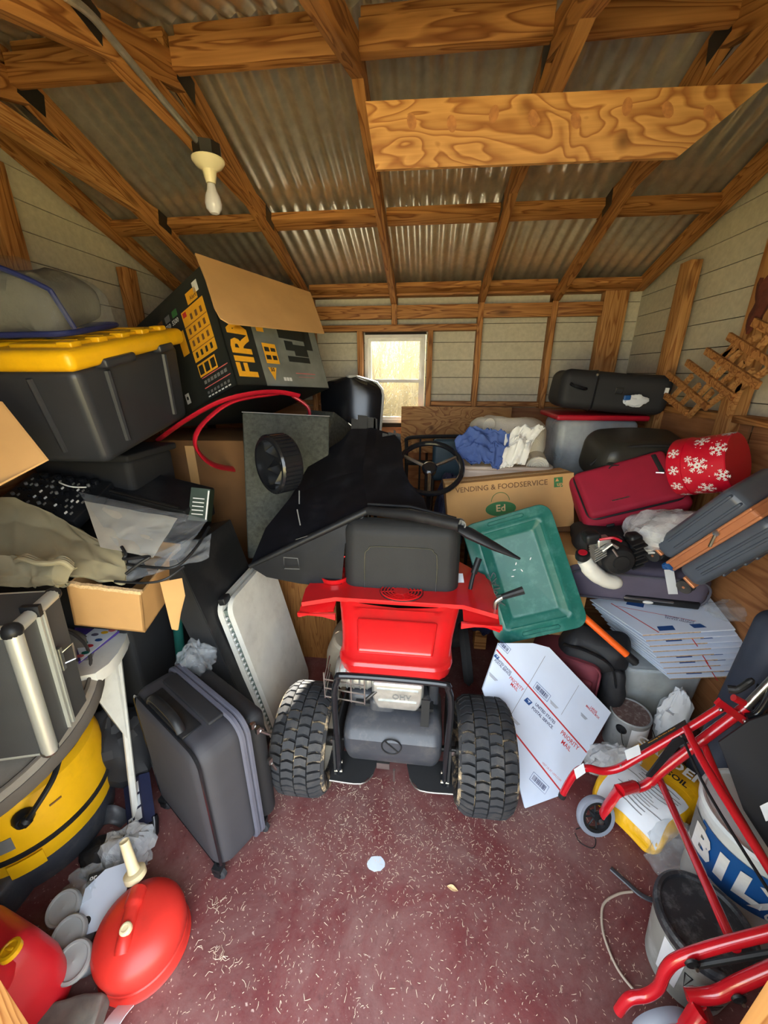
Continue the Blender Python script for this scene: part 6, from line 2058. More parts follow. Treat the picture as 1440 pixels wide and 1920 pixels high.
bdA, bdB, bdC, bdD = at(1205, 1190, 1.50), at(1408, 1178, 1.46), at(1428, 1122, 1.70), at(1112, 1130, 1.76)
M['board_edge'] = mat('corrugated_board_edge', rgb(190, 160, 124), 0.9, var=0.3, vs=120)
Mm, mw_, mh_ = frame(bdA, bdB, bdD)
rnd = random.Random(2)
NB = 9
for k in range(NB):
    t = k / (NB - 1)                      # 0 bottom .. 1 top
    names = ['lowest', 'second from below', 'third from below', 'fourth from below', 'middle', 'fourth from the top', 'third from the top', 'second from the top', 'topmost']
    sag = (1 - t)
    P0 = at(1205 + 52 * sag, 1190 + 82 * sag, 1.50 - 0.02 * sag + 0.006 * rnd.random())
    P1 = at(1408 + (-10) * sag, 1178 + 88 * sag, 1.46 + 0.01 * rnd.random())
    P3 = at(1112 + 70 * sag, 1130 + 48 * sag, 1.76)
    Mk, wk, hk = frame(P0, P1, P3)
    wk = min(wk, 0.345)
    bx = thing('mailing_box', 'flat white postal mailing box, %s of the stack on the clear tote' % names[k], 'mailing box', Mk, 'flat mailing boxes stacked on the clear tote')
    wk = 0.335
    hk = 0.27
    skx = 0.14
    poly = [(0, 0, 0), (wk, 0, 0), (wk + 0.015, hk, 0), (-skx, hk, 0)]
    b = B().prism([Vector(p) for p in poly], (0, 0, -0.006))
    obj('board', b, M['white_board'], bx)
    obj('cut_edge', B().box((wk * 0.32, -0.0006, -0.004), (wk * 0.64, 0.001, 0.005)), M['board_edge'], bx)
    if k in (0, 2, 3, 6, NB - 1):
        decal(bx, TR(0, 0, 0.0004) @ RZ(radians(-14 if k < NB - 1 else 90 + 29)) if k == NB - 1 else TR(0, 0, 0.0004), 0.004 if k < NB - 1 else 0.25, 0.20 if k < NB - 1 else 0.004, M['ink_red'], 'red_line', 0.17 if k < NB - 1 else 0.10, 0.08 if k < NB - 1 else -0.06)
        decal(bx, TR(0, 0, 0.0004), 0.06, 0.028, M['ink_blue'], 'barcode_panel', 0.10, 0.03)
        obj('postal_emblem', B().prism([(0.20, 0.02, 0.0004), (0.245, 0.02, 0.0004), (0.232, 0.045, 0.0004), (0.192, 0.045, 0.0004)], (0, 0, 0.0005)), M['ink_blue'], bx)
        if k == NB - 1:
            text('UNITED STATES\nPOSTAL SERVICE', 0.014, M['ink_navy'], bx, TR(0.17, 0.08, 0.001) @ RZ(radians(150)), bold=0.01)
            decal(bx, TR(0, 0, 0.0004) @ RZ(radians(-28)), 0.07, 0.028, M['ink_blue'], 'barcode_panel', -0.06, 0.20)
            decal(bx, TR(0, 0, 0.0004) @ RZ(radians(-28)), 0.30, 0.002, M['ink_red'], 'red_line', 0.02, 0.16)
crumple('clear_wrap', 'clear plastic wrap on the right end of the mailing box stack', 'wrapping', 'clear', at(1375, 1145, 1.56), (0.10, 0.06, 0.03), 0.4, 61)

# ---- large mailing box standing on the floor
Pm = Vector((0.436, 1.076, 0.004))
ed_ = Vector((0.162, 0.069, 0)).normalized()
back = Vector((-ed_.y, ed_.x, 0))
tilt = radians(30)
upm = Vector((back.x * sin(tilt), back.y * sin(tilt), cos(tilt)))
Nm = ed_.cross(upm)


def om(px, py):
    return onplane(px, py, Pm, Nm)


lm = thing('mailing_box', 'large flattened white postal box with red stripes standing by the right tyre', 'mailing box')
oc = [om(*q) for q in ((985, 1517), (1056, 1490), (1146, 1336), (1030, 1214), (1000, 1206), (935, 1206), (905, 1292), (918, 1330), (960, 1420))]
oc = [Vector((p.x, p.y, max(p.z, 0.003))) for p in oc]
obj('board', B().prism(oc, -Nm * 0.008 if Nm.y < 0 else Nm * 0.008), M['white_board'], lm)
sgn = -1 if Nm.y > 0 else 1
NmF = Nm * sgn                               # towards the viewer
# axes of the print: along the stripe
sA, sB = om(920, 1222), om(1110, 1413)
xd = (sB - sA).normalized()
yd = NmF.cross(xd)


def pm(px, py, lift=0.0008):
    p = om(px, py)
    o = p + NmF * lift
    return Matrix(((xd.x, yd.x, NmF.x, o.x), (xd.y, yd.y, NmF.y, o.y), (xd.z, yd.z, NmF.z, o.z), (0, 0, 0, 1)))


def stripe(p, q, w, m, name='red_stripe'):
    a, b_ = om(*p), om(*q)
    d = (b_ - a).normalized()
    n = NmF.cross(d) * w / 2
    l = NmF * 0.0006
    obj(name, B().prism([a + n + l, a - n + l, b_ - n + l, b_ + n + l], NmF * 0.0004), M[m], lm)


stripe((931, 1218), (1101, 1412), 0.006, 'ink_red')
stripe((962, 1370), (1052, 1484), 0.006, 'ink_red')
stripe((1022, 1230), (958, 1340), 0.0015, 'ink_grey', 'fold_line')
stripe((1085, 1285), (1052, 1340), 0.0012, 'ink_grey', 'fold_line')
text('UNITED STATES', 0.0165, M['ink_navy'], lm, pm(1022, 1338), bold=0.02)
text('POSTAL SERVICE.', 0.0165, M['ink_navy'], lm, pm(1017, 1346), bold=0.02)
text('PRIORITY', 0.025, M['ink_red'], lm, pm(1068, 1388), bold=0.01)
text('MAIL', 0.025, M['ink_red'], lm, pm(1061, 1398), bold=0.01)
text('UNITED STATES\nPOSTAL SERVICE', 0.0125, M['ink_navy'], lm, pm(943, 1250), bold=0.02)
text('PRIORITY\nMAIL', 0.019, M['ink_red'], lm, pm(966, 1285), bold=0.01)
text('LARGE\nMAILING BOX', 0.013, M['ink_red'], lm, pm(1112, 1333), bold=0.02)
text('VISIT US AT USPS.COM', 0.011, M['ink_red'], lm, pm(1034, 1447), bold=0.0)
for (px, py, s) in ((990, 1315, 0.62), (931, 1231, 0.42)):
    Me = pm(px, py)
    eb = obj('postal_emblem', B().prism([(-0.03 * s, -0.016 * s, 0), (0.02 * s, -0.016 * s, 0), (0.03 * s, 0.016 * s, 0), (-0.02 * s, 0.016 * s, 0)], (0, 0, 0.0005)), M['ink_blue'], lm, Me)
    obj('emblem_wing', B().prism([(-0.018 * s, 0.008 * s, 0.0006), (0.018 * s, 0.010 * s, 0.0006), (0.0, -0.010 * s, 0.0006), (0.004 * s, 0.002 * s, 0.0006)], (0, 0, 0.0005)), M['white_board'], eb)
for (px, py, w, h) in ((1016, 1297, 0.085, 0.03), (1011, 1468, 0.09, 0.032), (946, 1213, 0.055, 0.024)):
    Me = pm(px, py)
    fr = B()
    for (a, b_) in (((-w / 2, -h / 2), (w / 2, -h / 2)), ((w / 2, -h / 2), (w / 2, h / 2)), ((w / 2, h / 2), (-w / 2, h / 2)), ((-w / 2, h / 2), (-w / 2, -h / 2))):
        fr.tube([(a[0], a[1], 0), (b_[0], b_[1], 0)], 0.0008, 4)
    bcp = obj('barcode_frame', fr, M['ink_blue'], lm, Me)
    bcl = B()
    rr_ = random.Random(int(px))
    x = -w * 0.4
    while x < w * 0.4:
        wd = rr_.choice((0.0012, 0.002, 0.003))
        bcl.box((x, 0, 0.0002), (wd, h * 0.6, 0.0004))
        x += wd + rr_.choice((0.0015, 0.0025))
    obj('barcode', bcl, M['ink_navy'], bcp, kind='stuff')
for (px, py, w) in ((1039, 1320, 0.05), (1095, 1342, 0.04), (968, 1352, 0.04), (925, 1268, 0.05)):
    for k in range(3):
        decal(lm, pm(px, py), w * (1 - 0.15 * k), 0.0016, M['ink_grey'], 'fine_print', 0, -0.004 * k)

# ---- luggage and backpack behind it
mr = thing('suitcase', 'dusty maroon suitcase standing behind the large mailing box', 'suitcase', TR(0.705, 1.60, 0, radians(-24)))
obj('body', B().rbox((0, 0, 0.20), (0.30, 0.20, 0.36), 0.04, 4, 2), M['maroon'], mr)
obj('front_pocket', B().rbox((0, -0.105, 0.17), (0.25, 0.03, 0.26), 0.013, 3), M['maroon'], mr)
obj('piping', B().tube([Vector((p.y, -0.10, p.z + 0.20)) for p in zip_loop(0.295, 0.355, 0.04, 0)], 0.005, 6, closed=True), M['maroon'], mr)
for x in (-0.11, 0.11):
    obj('foot', B().rbox((x, -0.05, 0.012), (0.03, 0.05, 0.024), 0.006, 2), M['black'], mr)
bpk = thing('backpack', 'black backpack slumped over the maroon suitcase', 'backpack', TR(0.81, 1.57, 0.30, radians(-20)))
obj('body', B().rbox((0.0, 0.0, 0.10), (0.28, 0.16, 0.18), 0.07, 5, 4, soft(0.03, 9, 2)), M['nylon_black'], bpk)
obj('side_drape', B().rbox((0.10, -0.03, -0.07), (0.09, 0.14, 0.26), 0.04, 4, 4, soft(0.025, 10, 6)), M['nylon_black'], bpk)
obj('strap', B().tube(bez([(-0.13, -0.07, 0.12), (-0.04, -0.10, 0.14), (0.06, -0.10, 0.10), (0.10, -0.105, 0.0)], 6), 0.014, 8, flat=0.3), M['black'], bpk)
mc2 = thing('moving_carton', 'plain brown moving carton under the vending carton', 'carton', TR(0.62, 1.81, 0))
obj('carton', B().rbox((0, 0, 0.41), (0.32, 0.28, 0.82), 0.006, 1), M['card'], mc2)
obj('tape_seam', B().box((0, -0.1405, 0.41), (0.05, 0.001, 0.8)), M['card_edge'], mc2)

# ---- orange pole
op = thing('orange_pole', 'orange tube with a black end cap poking out under the green lid', 'pole')
p0, p1 = at(1085, 1148, 1.50), at(1180, 1232, 1.40)
dv = (p1 - p0).normalized()
obj('tube', B().tube([p0 - dv * 0.10, p1], 0.0145, 14), M['orange'], op)
obj('end_cap', B().tube([p1 - dv * 0.012, p1 + dv * 0.03], 0.0175, 14).tube([p1 + dv * 0.03, p1 + dv * 0.036], 0.012, 12), M['black'], op)

# ---- paint tin
pc = thing('paint_tin', 'dented silver paint tin with a scratched brown lid beside the clear tote', 'paint tin', TR(0.945, 1.418, 0))
obj('can', B().lathe([(0.078, 0.0), (0.082, 0.004), (0.080, 0.012), (0.080, 0.175), (0.083, 0.182), (0.080, 0.188), (0.074, 0.184)], 40, caps=False), M['paint_grey'], pc)
obj('lid', B().lathe([(0.074, 0.184), (0.070, 0.178), (0.066, 0.181), (0, 0.181)], 40), M['lid_brown'], pc)
obj('paper_label', B().grid(lambda u, v: Vector((0.0806 * cos(-1.9 + 1.6 * u), 0.0806 * sin(-1.9 + 1.6 * u), 0.03 + 0.13 * v)), 14, 2, 0.0005), M['label_paper'], pc)
obj('handle_ear', B().lathe([(0.022, 0), (0.018, 0.006), (0, 0.008)], 18, Matrix.Rotation(radians(-135), 4, 'Z') @ TR(0.080, 0, 0.14) @ RY(pi / 2)), M['black'], pc)
obj('wire_bail', B().tube(bez([(-0.06, -0.06, 0.14), (-0.06, -0.12, 0.10), (0.02, -0.13, 0.07), (0.09, -0.06, 0.10), (0.082, 0.02, 0.14)], 6), 0.0018, 5), M['dark_steel'], pc)

# ---- crumpled white bag, foil, sack, clear bag
crumple('paper_bag', 'crumpled white paper bag behind the rollator frame', 'bag', 'label_paper', (1.13, 1.425, 0.13), (0.065, 0.05, 0.14), 0.4, 71)
crumple('plastic_bag', 'crumpled clear bag at the foot of the paint tin', 'bag', 'clear_white', (0.82, 1.245, 0.075), (0.11, 0.06, 0.08), 0.4, 72)
crumple('plastic_bag', 'dusty clear bag lying below the yellow soil sack', 'bag', 'clear', (0.93, 0.93, 0.07), (0.12, 0.08, 0.075), 0.35, 73)

S = [atz(1150, 1530, 0.03), atz(1215, 1607, 0.01), atz(1375, 1512, 0.10), atz(1270, 1372, 0.16), atz(1190, 1395, 0.12)]
Msk, skw, skh = frame(atz(1218, 1605, 0.012), atz(1150, 1520, 0.012), atz(1372, 1500, 0.012))
sk = thing('soil_sack', 'yellow and white garden soil sack lying open under the red rollator', 'sack', TR(0.935, 1.165, 0, radians(216)))
SKL, SKW, SKH = 0.43, 0.26, 0.13


def sk_fn(p):
    k = abs(p.x) / (SKL / 2)
    z = p.z
    if z > 0:
        z = z * (1 - 0.6 * k ** 4)
    q = Vector((p.x, p.y, z))
    return q + Vector((noise.noise(p * 12), noise.noise(p * 12 + Vector((4, 0, 0))), abs(noise.noise(p * 11 + Vector((0, 9, 0)))))) * 0.014


skb = B().rbox((0, 0, 0.068), (SKL, SKW, SKH), 0.045, 4, 9, sk_fn)
obj('sack', skb, M['soil_yellow'], sk, sharp=60)


def on_sack(x0, x1, y0, y1, m, name, lift=0.003, n=12):
    def f(u, v):
        x, y = x0 + (x1 - x0) * u, y0 + (y1 - y0) * v
        zt = 0.068 + SKH / 2
        rx_ = max(0, abs(x) - (SKL / 2 - 0.045))
        ry_ = max(0, abs(y) - (SKW / 2 - 0.045))
        d = min(0.0449, sqrt(rx_ * rx_ + ry_ * ry_))
        zt = zt - 0.045 + sqrt(max(0, 0.045 ** 2 - d * d))
        return sk_fn(Vector((x, y, zt))) + Vector((0, 0, lift))
    return obj(name, B().grid(f, n, n, 0.0006), M[m], sk, None, None, 60)


on_sack(0.02, 0.205, -0.10, 0.115, 'label_paper', 'white_panel', 0.002)
on_sack(-0.01, 0.05, -0.115, -0.05, 'label_paper', 'white_panel', 0.0035)
on_sack(0.205, 0.215, -0.09, 0.09, 'soil_yellow', 'hem', 0.004, 6)
on_sack(-0.20, -0.185, -0.115, 0.115, 'ink_green', 'green_band', 0.003, 8)
on_sack(0.0, 0.10, -0.125, -0.112, 'ink_green', 'green_band', 0.003, 8)
rnd = random.Random(5)
for k in range(12):
    x = 0.035 + 0.013 * k
    on_sack(x, x + 0.0022, -0.07 + rnd.uniform(0, .05), 0.03 + rnd.uniform(0, .07), 'ink_grey', 'fine_print', 0.0045, 4)
on_sack(-0.05, -0.012, -0.02, 0.11, 'soil_yellow', 'black_band', 0.004, 6)
text('GARDEN', 0.062, M['ink_white'], sk, TR(-0.085, 0.0, 0.158) @ RZ(radians(92)), bold=0.03)
text('SOIL', 0.034, M['ink_black'], sk, TR(-0.030, 0.05, 0.156) @ RZ(radians(92)), bold=0.03)

# ---- grey bucket with a black lid, white and blue bucket
gbk = thing('bucket', 'grey paint splashed bucket with a scuffed black lid under the rollator', 'bucket', TR(0.785, 0.685, 0))
obj('pail', B().lathe([(0.088, 0.0), (0.092, 0.003), (0.108, 0.20), (0.112, 0.205), (0.112, 0.215), (0.108, 0.22)], 48), M['bucket_grey'], gbk)
obj('lid', B().lathe([(0.1135, 0.205), (0.1145, 0.225), (0.108, 0.232), (0.100, 0.231), (0.096, 0.222), (0, 0.222)], 48), M['lid_black'], gbk)
obj('printed_triangle', B().tube([Vector((0.106 * cos(a), 0.106 * sin(a), z)) for a, z in ((-2.35, 0.15), (-2.2, 0.15), (-2.28, 0.10))], 0.0015, 5, closed=True), M['ink_black'], gbk)
obj('paint_run', B().grid(lambda u, v: Vector(((0.098 + 0.0105 * v + 0.0008) * cos(-2.9 + 0.5 * u), (0.098 + 0.0105 * v + 0.0008) * sin(-2.9 + 0.5 * u), 0.05 + 0.14 * v)), 8, 4, 0.001), M['label_paper'], gbk)
obj('dark_slot', B().grid(lambda u, v: Vector(((0.0925 + 0.006 * v) * cos(-1.9 + 0.6 * u), (0.0925 + 0.006 * v) * sin(-1.9 + 0.6 * u), 0.02 + 0.05 * v)), 8, 2, 0.001), M['lid_black'], gbk)
wbk = thing('bucket', 'white bucket with a blue printed band and bold white letters beside the rollator', 'bucket', TR(1.035, 0.875, 0))
bR = lambda z: 0.128 + 0.022 * z / 0.36
obj('pail', B().lathe([(bR(0), 0.0), (bR(0) + .003, 0.004), (bR(.36), 0.34), (bR(.36) + .004, 0.345), (bR(.36) + .004, 0.355)], 56), M['bucket_white'], wbk)
obj('lid', B().lathe([(0.156, 0.345), (0.158, 0.365), (0.152, 0.374), (0.146, 0.372), (0.142, 0.362), (0, 0.362)], 56), M['bucket_white'], wbk)


def on_pail(a0, a1, z0, z1, m, name, lift=0.005, n=20):
    return obj(name, B().grid(lambda u, v: Vector(((bR(z0 + (z1 - z0) * v) + lift) * cos(a0 + (a1 - a0) * u), (bR(z0 + (z1 - z0) * v) + lift) * sin(a0 + (a1 - a0) * u), z0 + (z1 - z0) * v)), n, 3, 0.0006), M[m], wbk)


on_pail(radians(-185), radians(-60), 0.16, 0.32, 'bucket_blue', 'blue_band')
on_pail(radians(-205), radians(-178), 0.19, 0.31, 'ink_grey', 'printed_house', 0.007, 8)
for k, ch_ in enumerate('BILX'):
    a = radians(-178 + 24 * k)
    Ml_ = Matrix.Rotation(a, 4, 'Z') @ TR(bR(0.24) + 0.008, 0, 0.24) @ RY(pi / 2 + 0.06) @ RZ(pi / 2)
    text(ch_, 0.125, M['ink_white'], wbk, Ml_, bold=0.05)
text('OX', 0.04, M['ink_white'], wbk, Matrix.Rotation(radians(-100), 4, 'Z') @ TR(bR(0.18) + 0.0075, 0, 0.18) @ RY(pi / 2 - 0.06) @ RZ(pi / 2), bold=0.03)

# ---- dark padded bag standing on the right edge
dkb = thing('padded_bag', 'tall dark slate padded bag standing at the right wall', 'bag', TR(1.205, 1.235, 0))
obj('body', B().rbox((0, 0, 0.42), (0.12, 0.14, 0.84), 0.055, 5, 3, lambda p: Vector((p.x + 0.06 * (p.z - 0.6), p.y, p.z))), mat('dark_slate_nylon', rgb(58, 66, 82), 0.6, bump=0.3, bs=200), dkb)
nt = B()
for k in range(6):
    nt.tube(bez([(-0.07 + 0.02 * k, -0.085, 0.62), (-0.08 + 0.02 * k, -0.10, 0.56), (-0.05 + 0.02 * k, -0.09, 0.50)], 4), 0.003, 5)
obj('mesh_pocket', nt, M['black'], dkb, kind='stuff')

# ---- red rollator
ro = thing('rollator', 'red tubular rollator walker with grey front wheels in the right foreground', 'walker')
YF, YN = 1.05, 0.55


def rt(name, pts, r, m='red_tube', n=5, **kw):
    return obj(name, B().tube(bez(pts, n) if len(pts) > 2 else pts, r, 14, **kw), M[m], ro)


# far side frame
rt('frame_tube', [at(1056, 1487, YF), at(1066, 1468, YF), at(1082, 1446, YF), at(1103, 1440, YF), at(1130, 1446, YF), at(1160, 1440, YF), at(1200, 1418, YF), at(1290, 1366, YF), at(1360, 1322, YF)], 0.0125)
rt('frame_tube', [at(1166, 1482, YF), at(1200, 1476, YF), at(1222, 1464, YF), at(1240, 1446, YF), at(1300, 1400, YF), at(1398, 1326, YF)], 0.0155)
obj('tip', B().tube([at(1056, 1487, YF), at(1053, 1494, YF)], 0.013), M['black'], ro)
rt('extension_tube', [at(1395, 1328, YF), at(1460, 1262, YF)], 0.0115, 'steel')
obj('hinge_plate', B().prism([at(1342, 1322, YF - 0.02), at(1352, 1312, YF - 0.02), at(1402, 1348, YF - 0.02), at(1393, 1358, YF - 0.02)], (0, 0.01, 0)), M['red_tube'], ro)
for q in ((1352, 1331), (1397, 1353)):
    obj('bolt', B().ball(at(q[0], q[1], YF - 0.022), 0.006, 10), M['steel'], ro)
obj('clamp', B().tube([at(1375, 1308, YF - 0.01), at(1395, 1318, YF - 0.015)], 0.011), M['red_tube'], ro)
obj('clamp_knob', B().tube(bez([at(1365, 1292, YF), at(1385, 1292, YF - 0.01), at(1412, 1274, YF - 0.02)], 5), [0.012] * 5 + [0.010] * 5 + [0.006], 10), M['black'], ro)
rt('bent_handle', [at(1398, 1344, YF - 0.02), at(1420, 1338, YF - 0.02), at(1440, 1310, YF - 0.02), at(1455, 1280, YF - 0.02)], 0.0115, 'black_gloss')
# wheel and fork of the far frame
wcF = at(1122, 1510, 1.02)
fkk = obj('wheel_fork', B().tube(bez([wcF + Vector((0, -0.03, 0)), wcF + Vector((0.005, -0.032, 0.03)), at(1160, 1482, 1.0)], 5), [0.018] * 5 + [0.02] * 5 + [0.024], 12, flat=0.45), M['red_tube'], ro)
obj('fork_housing', B().tube([at(1162, 1482, 1.0), at(1190, 1474, 1.03)], 0.019, 14), M['red_tube'], fkk)
obj('fork_cap', B().ball(at(1190, 1474, 1.03), 0.018, 12), M['black'], fkk)


def rol_wheel(c, yaw, r, lean):
    Mw_ = Matrix.Translation(c) @ RZ(yaw) @ RX(pi / 2 - lean)
    w = obj('wheel_tyre', B().lathe([(r - 0.016, -0.012), (r - 0.004, -0.013), (r, -0.006), (r, 0.006), (r - 0.004, 0.013), (r - 0.016, 0.012), (r - 0.016, -0.012)], 40), M['wheel_grey'], ro, Mw_)
    s = B().lathe([(r - 0.026, -0.010), (r - 0.016, -0.011), (r - 0.016, 0.011), (r - 0.026, 0.010), (r - 0.026, -0.010)], 36)
    for k in range(8):
        a = k * pi / 4
        s.tube([(0.01 * cos(a), 0.01 * sin(a), 0), ((r - 0.02) * cos(a), (r - 0.02) * sin(a), 0)], 0.003, 6)
    s.lathe([(0.014, -0.014), (0.014, 0.014)], 16)
    obj('wheel_spokes', s, M['black'], w)
    obj('axle_bolt', B().lathe([(0.008, 0.03), (0.008, 0.036), (0, 0.038)], 12), M['steel'], w)
    return w


rol_wheel(Vector((wcF.x, wcF.y, 0.085)), radians(10), 0.069, 0.42)
wcN = Vector((0.635, 0.535, 0.0735))
rol_wheel(wcN, radians(10), 0.073, 0.0)
# near side frame
rt('frame_tube', [at(1160, 1895, YN), at(1180, 1872, YN), at(1212, 1866, YN), at(1235, 1850, YN), at(1248, 1820, YN), at(1272, 1798, YN), at(1340, 1775, YN), at(1470, 1742, YN)], 0.0125)
rt('frame_tube', [at(1288, 1868, YN), at(1320, 1868, YN), at(1350, 1862, YN), at(1390, 1842, YN), at(1470, 1808, YN)], 0.0155)
fk2 = obj('wheel_fork', B().tube(bez([wcN + Vector((0, -0.03, 0)), wcN + Vector((0.01, -0.03, 0.05)), at(1310, 1890, YN - 0.02)], 5), [0.018] * 5 + [0.02] * 5 + [0.024], 12, flat=0.45), M['red_tube'], ro)
obj('fork_housing', B().tube([at(1305, 1872, YN), at(1325, 1920, YN)], 0.021, 14), M['red_tube'], fk2)
# cross bars
rt('cross_bar', [at(1285, 1362, YF), at(1325, 1440, 0.93), at(1462, 1660, 0.68)], 0.0115)
rt('cross_bar', [at(1318, 1392, YF + 0.01), at(1362, 1490, 0.92), at(1480, 1690, 0.66)], 0.011)
rt('cross_bar', [at(1237, 1462, YF), at(1290, 1580, 0.80), at(1378, 1778, YN)], 0.0115)
rt('stay_rod', [at(1281, 1386, YF - 0.02), at(1330, 1490, 0.88), at(1460, 1700, 0.64)], 0.004, 'black')
obj('folding_strut', B().prism([at(1296, 1372, YF - 0.02), at(1298, 1386, YF - 0.02), at(1276, 1398, YF - 0.02), at(1222, 1458, YF - 0.02), at(1212, 1456, YF - 0.02), at(1262, 1390, YF - 0.02)], (0, 0.006, 0)), M['black'], ro)
obj('warning_strip', B().prism([at(1199, 1400, YF - 0.018), at(1285, 1350, YF - 0.018), at(1288, 1358, YF - 0.018), at(1202, 1408, YF - 0.018)], (0, 0.002, 0)), M['ink_black'], ro)
wa, wb_ = at(1240, 1379, YF - 0.0195), at(1290, 1350, YF - 0.0195)
Mtx = frame(wa, wb_, wa + Vector((-0.3, -0.2, 1)))[0]
text('Warning: Do Not Adjust', 0.010, M['ink_amber'], ro, Mtx, bold=0.01)
for (x0, y0, x1, y1) in ((1171, 1412, 1198, 1402), (1076, 1447, 1094, 1437)):
    obj('white_sticker', B().prism([at(x0, y0 - 4, YF - 0.0165), at(x1, y1 - 6, YF - 0.0165), at(x1 + 4, y1 + 12, YF - 0.0165), at(x0 + 5, y0 + 14, YF - 0.0165)], (0, 0.001, 0)), M['label_paper'], ro)
for q in ((1164, 1436), (1223, 1476), (1277, 1380)):
    obj('bolt', B().ball(at(q[0], q[1], YF - 0.018), 0.004, 8), M['steel'], ro)
obj('brake_strap', B().tube([at(1302, 1812, YN - 0.012), at(1470, 1782, YN - 0.012)], 0.006, 8, flat=1.4), M['black'], ro)
for q in ((1298, 1806), (1385, 1872)):
    kn = obj('knob', B().lathe([(0.0, 0.006), (0.014, 0.004), (0.016, 0.0), (0.010, -0.004)], 14, frame(at(q[0], q[1], YN - 0.02), at(q[0] + 20, q[1] + 30, YN - 0.02), at(q[0] + 20, q[1] - 20, YN - 0.02))[0]), M['black'], ro)
    obj('screw', B().tube([at(q[0] + 5, q[1] + 6, YN - 0.022), at(q[0] + 10, q[1] + 14, YN - 0.03)], 0.004, 8), M['steel'], kn)
obj('seat_panel', B().prism([at(1348, 1392, 1.0), at(1405, 1352, 1.0), at(1470, 1330, 1.0), at(1500, 1600, 0.80), at(1440, 1590, 0.80), at(1395, 1520, 0.88), at(1370, 1450, 0.95)], (0.004, 0.008, -0.004)), M['nylon_black'], ro)
obj('care_label', B().prism([at(1425, 1512, 0.80), at(1450, 1500, 0.80), at(1455, 1535, 0.78), at(1436, 1540, 0.78)], (0, 0.001, 0)), M['label_paper'], ro)

# ---- cables and litter on the floor
tag(obj('floor_cable', B().tube(bez([atz(1186, 1672, 0.005), atz(1160, 1676, 0.005), atz(1134, 1692, 0.005), atz(1128, 1718, 0.005), atz(1134, 1760, 0.005), atz(1160, 1820, 0.005), atz(1206, 1876, 0.005)], 8), 0.0035, 8), M['wire_cream']), 'dirty white cable curving across the floor near the grey bucket', 'cable')
tag(obj('rubber_strip', B().tube(bez([atz(1145, 1628, 0.006), atz(1172, 1652, 0.006), atz(1205, 1680, 0.007), atz(1245, 1695, 0.008)], 8), 0.008, 8, flat=0.5), M['tank']), 'dark rubber strip lying on the floor by the clear bag', 'strip')
tag(obj('string_loop', B().tube(bez([atz(1080, 1555, 0.003), atz(1098, 1552, 0.003), atz(1116, 1572, 0.003), atz(1112, 1590, 0.003), atz(1088, 1580, 0.003), atz(1078, 1562, 0.003)], 6), 0.0016, 5), M['black_matte']), 'thin dark string loop on the floor in front of the rollator', 'string')
spl = []
rnd = random.Random(8)
for k in range(18):
    a = 2 * pi * k / 18
    r = 1 + 0.25 * noise.noise(Vector((cos(a) * 2, sin(a) * 2, 4)))
    spl.append(atz(705 + 17 * r * cos(a), 1620 + 15 * r * sin(a), 0.0))
obj('paint_splash', B().prism([p + Vector((0, 0, 0.0002)) for p in spl], (0, 0, 0.0012)), mat('pale_blue_paint', rgb(196, 206, 216), 0.5, var=0.1), bpy.data.objects['floor'])
lf = tag(obj('dry_leaf', B().grid(lambda u, v: atz(838, 1662, 0.004) + Vector((0.035 * u, -0.008 * u + 0.016 * (v - 0.5) * sin(pi * u), 0.004 * sin(pi * u) + 0.004 * abs(v - .5))), 8, 4, 0.0008), M['card_edge']), 'small dry leaf on the red floor below the mower', 'leaf')

# shavings and grass clippings strewn over the floor
rnd = random.Random(21)
sb2 = B()
for i in range(4200):
    if i < 1300:
        x, y = rnd.gauss(-0.10, 0.38), rnd.gauss(0.93, 0.10)
    else:
        x, y = rnd.uniform(-0.75, 0.80), rnd.uniform(0.27, 1.15)
    l = rnd.choice((0.0012, 0.0018, 0.0025, 0.003, 0.004, 0.007)) * rnd.uniform(0.7, 1.3)
    a = rnd.uniform(0, 2 * pi)
    c = rnd.uniform(-0.6, 0.6)
    w = rnd.uniform(0.0004, 0.0008)
    p = Vector((x, y, 0.0012))
    d = Vector((cos(a), sin(a), 0))
    n = Vector((-sin(a), cos(a), 0))
    v0, v1, v2 = p - d * l, p + n * l * c * 0.5 + Vector((0, 0, l * 0.15)), p + d * l
    sb2.add([v0 - n * w, v0 + n * w, v1 + n * w, v2 + n * w * .4, v2 - n * w * .4, v1 - n * w], [(0, 5, 2, 1), (5, 4, 3, 2)])
sv = obj('wood_shavings', sb2, M['straw'])
tag(sv, 'pale wood shavings and grass clippings strewn over the red floor', 'shavings')
sv['kind'] = 'stuff'
for (px, py, n, s) in ((400, 1700, 14, 0.025), (410, 1795, 22, 0.03), (660, 1475, 24, 0.05), (905, 1525, 30, 0.05)):
    cbs = B()
    c = atz(px, py, 0)
    for i in range(n):
        a = rnd.uniform(0, 2 * pi)
        p = c + Vector((rnd.gauss(0, s), rnd.gauss(0, s * 0.5), 0.002))
        cbs.tube([p, p + Vector((0.011 * cos(a), 0.011 * sin(a), 0.003)), p + Vector((0.02 * cos(a + .5), 0.02 * sin(a + .5), 0.0015))], 0.0006, 4)
    q = obj('straw_tuft', cbs, M['straw'])
    q['kind'] = 'stuff'
    tag(q, {400: 'tuft of straw by the corner wheel of the black suitcase', 410: 'tuft of straw on the floor beside the round fuel can', 660: 'straw gathered by the left rear tyre of the mower', 905: 'straw gathered under the right rear tyre of the mower'}[px], 'straw')

# ---- lattice pieces leaning on the right wall
lt = thing('wooden_lattice', 'broken wooden lattice of crossed slats hanging on the right wall', 'lattice')


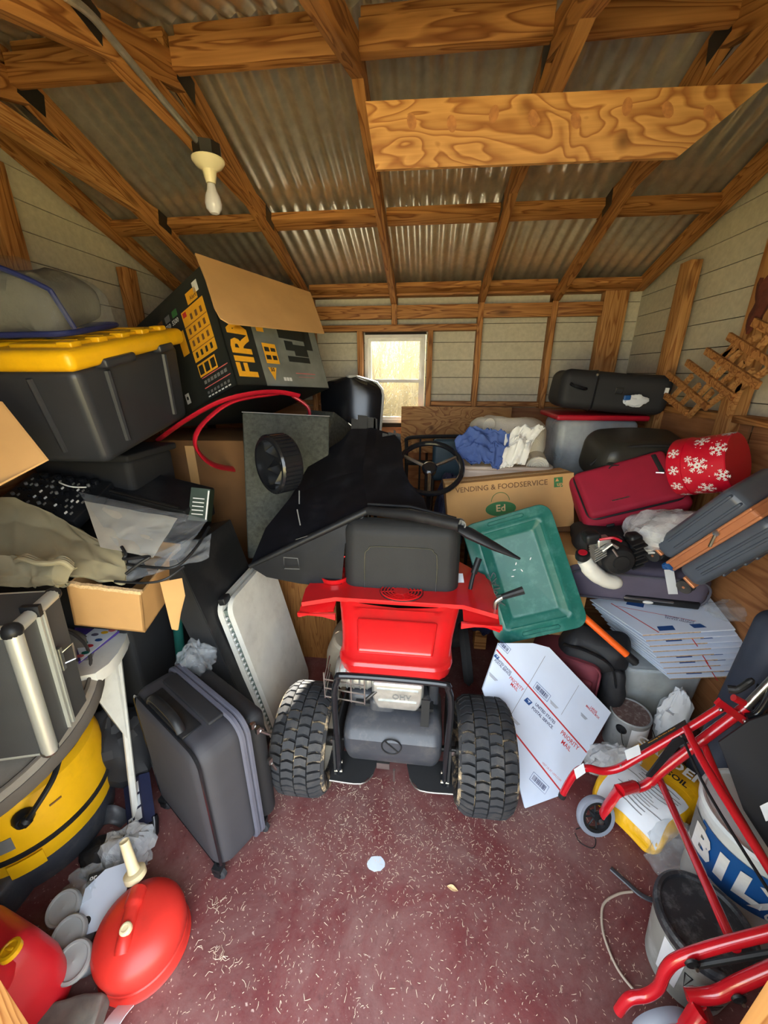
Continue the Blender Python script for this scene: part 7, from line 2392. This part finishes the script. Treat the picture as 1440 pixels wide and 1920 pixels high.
def slat(p, q, w, t, X0, m='pine'):
    a, b_ = atx(p[0], p[1], X0), atx(q[0], q[1], X0)
    d = (b_ - a).normalized()
    nrm = Vector((-1, 0, 0))
    side = d.cross(nrm).normalized() * w / 2
    obj('slat', B().prism([a + side, a - side, b_ - side, b_ + side], (t, 0, 0)), M[m], lt)


def lx(cx, cy):
    return (1180 + cx / 4.173, 400 + cy / 4.173)


for p, q in (((150, 1330), (440, 1560)), ((290, 1250), (600, 1520)), ((440, 1165), (800, 1440)), ((590, 1075), (1000, 1350)), ((765, 960), (1120, 1190)), ((960, 850), (1140, 940))):
    slat(lx(*p), lx(*q), 0.030, 0.012, 1.245)
for p, q in (((330, 1270), (240, 1390)), ((480, 1270), (330, 1440)), ((540, 1340), (390, 1500)), ((640, 1390), (455, 1590)), ((830, 1000), (600, 1290)), ((860, 1070), (540, 1420)), ((900, 1160), (690, 1350)), ((960, 1230), (600, 1510)), ((1010, 960), (700, 1130)), ((1075, 1220), (780, 1420)), ((870, 1330), (760, 1600)), ((1080, 960), (900, 1180))):
    slat(lx(*p), lx(*q), 0.024, 0.012, 1.258, 'pine_pale')

# ---- bare bulb on the truss with its conduit
lb_ = thing('ceiling_lamp', 'bare bulb in a cream porcelain holder on the roof truss', 'lamp', TR(-0.935, 2.07, 0))
pb = atx(390, 298, -0.822) - Vector((0, 0, 0.012))
lb_.location = (pb.x, pb.y, pb.z)
obj('junction_box', B().lathe([(0.05, 0.0), (0.05, 0.04), (0, 0.042)], 8, TR(0, 0, 0.012)), M['dark_steel'], lb_)
obj('holder', B().lathe([(0.0, -0.06), (0.016, -0.06), (0.02, -0.045), (0.024, -0.022), (0.045, -0.010), (0.056, 0.004), (0.056, 0.010), (0.05, 0.012), (0, 0.012)], 32), M['porcelain'], lb_)
obj('bulb', B().lathe([(0.0, -0.155), (0.015, -0.152), (0.027, -0.138), (0.030, -0.122), (0.026, -0.100), (0.017, -0.080), (0.013, -0.062)], 24), M['bulb'], lb_)
cA, cB = pb + Vector((0, -0.02, 0.03)), pb
tag(obj('conduit', B().tube(bez([cA, atx(362, 255, -0.835), atx(240, 110, -0.835), atx(172, 30, -0.835), atx(120, -10, -0.835)], 8), 0.010, 10), M['cast']), 'thin metal conduit running along the truss to the bulb', 'conduit')
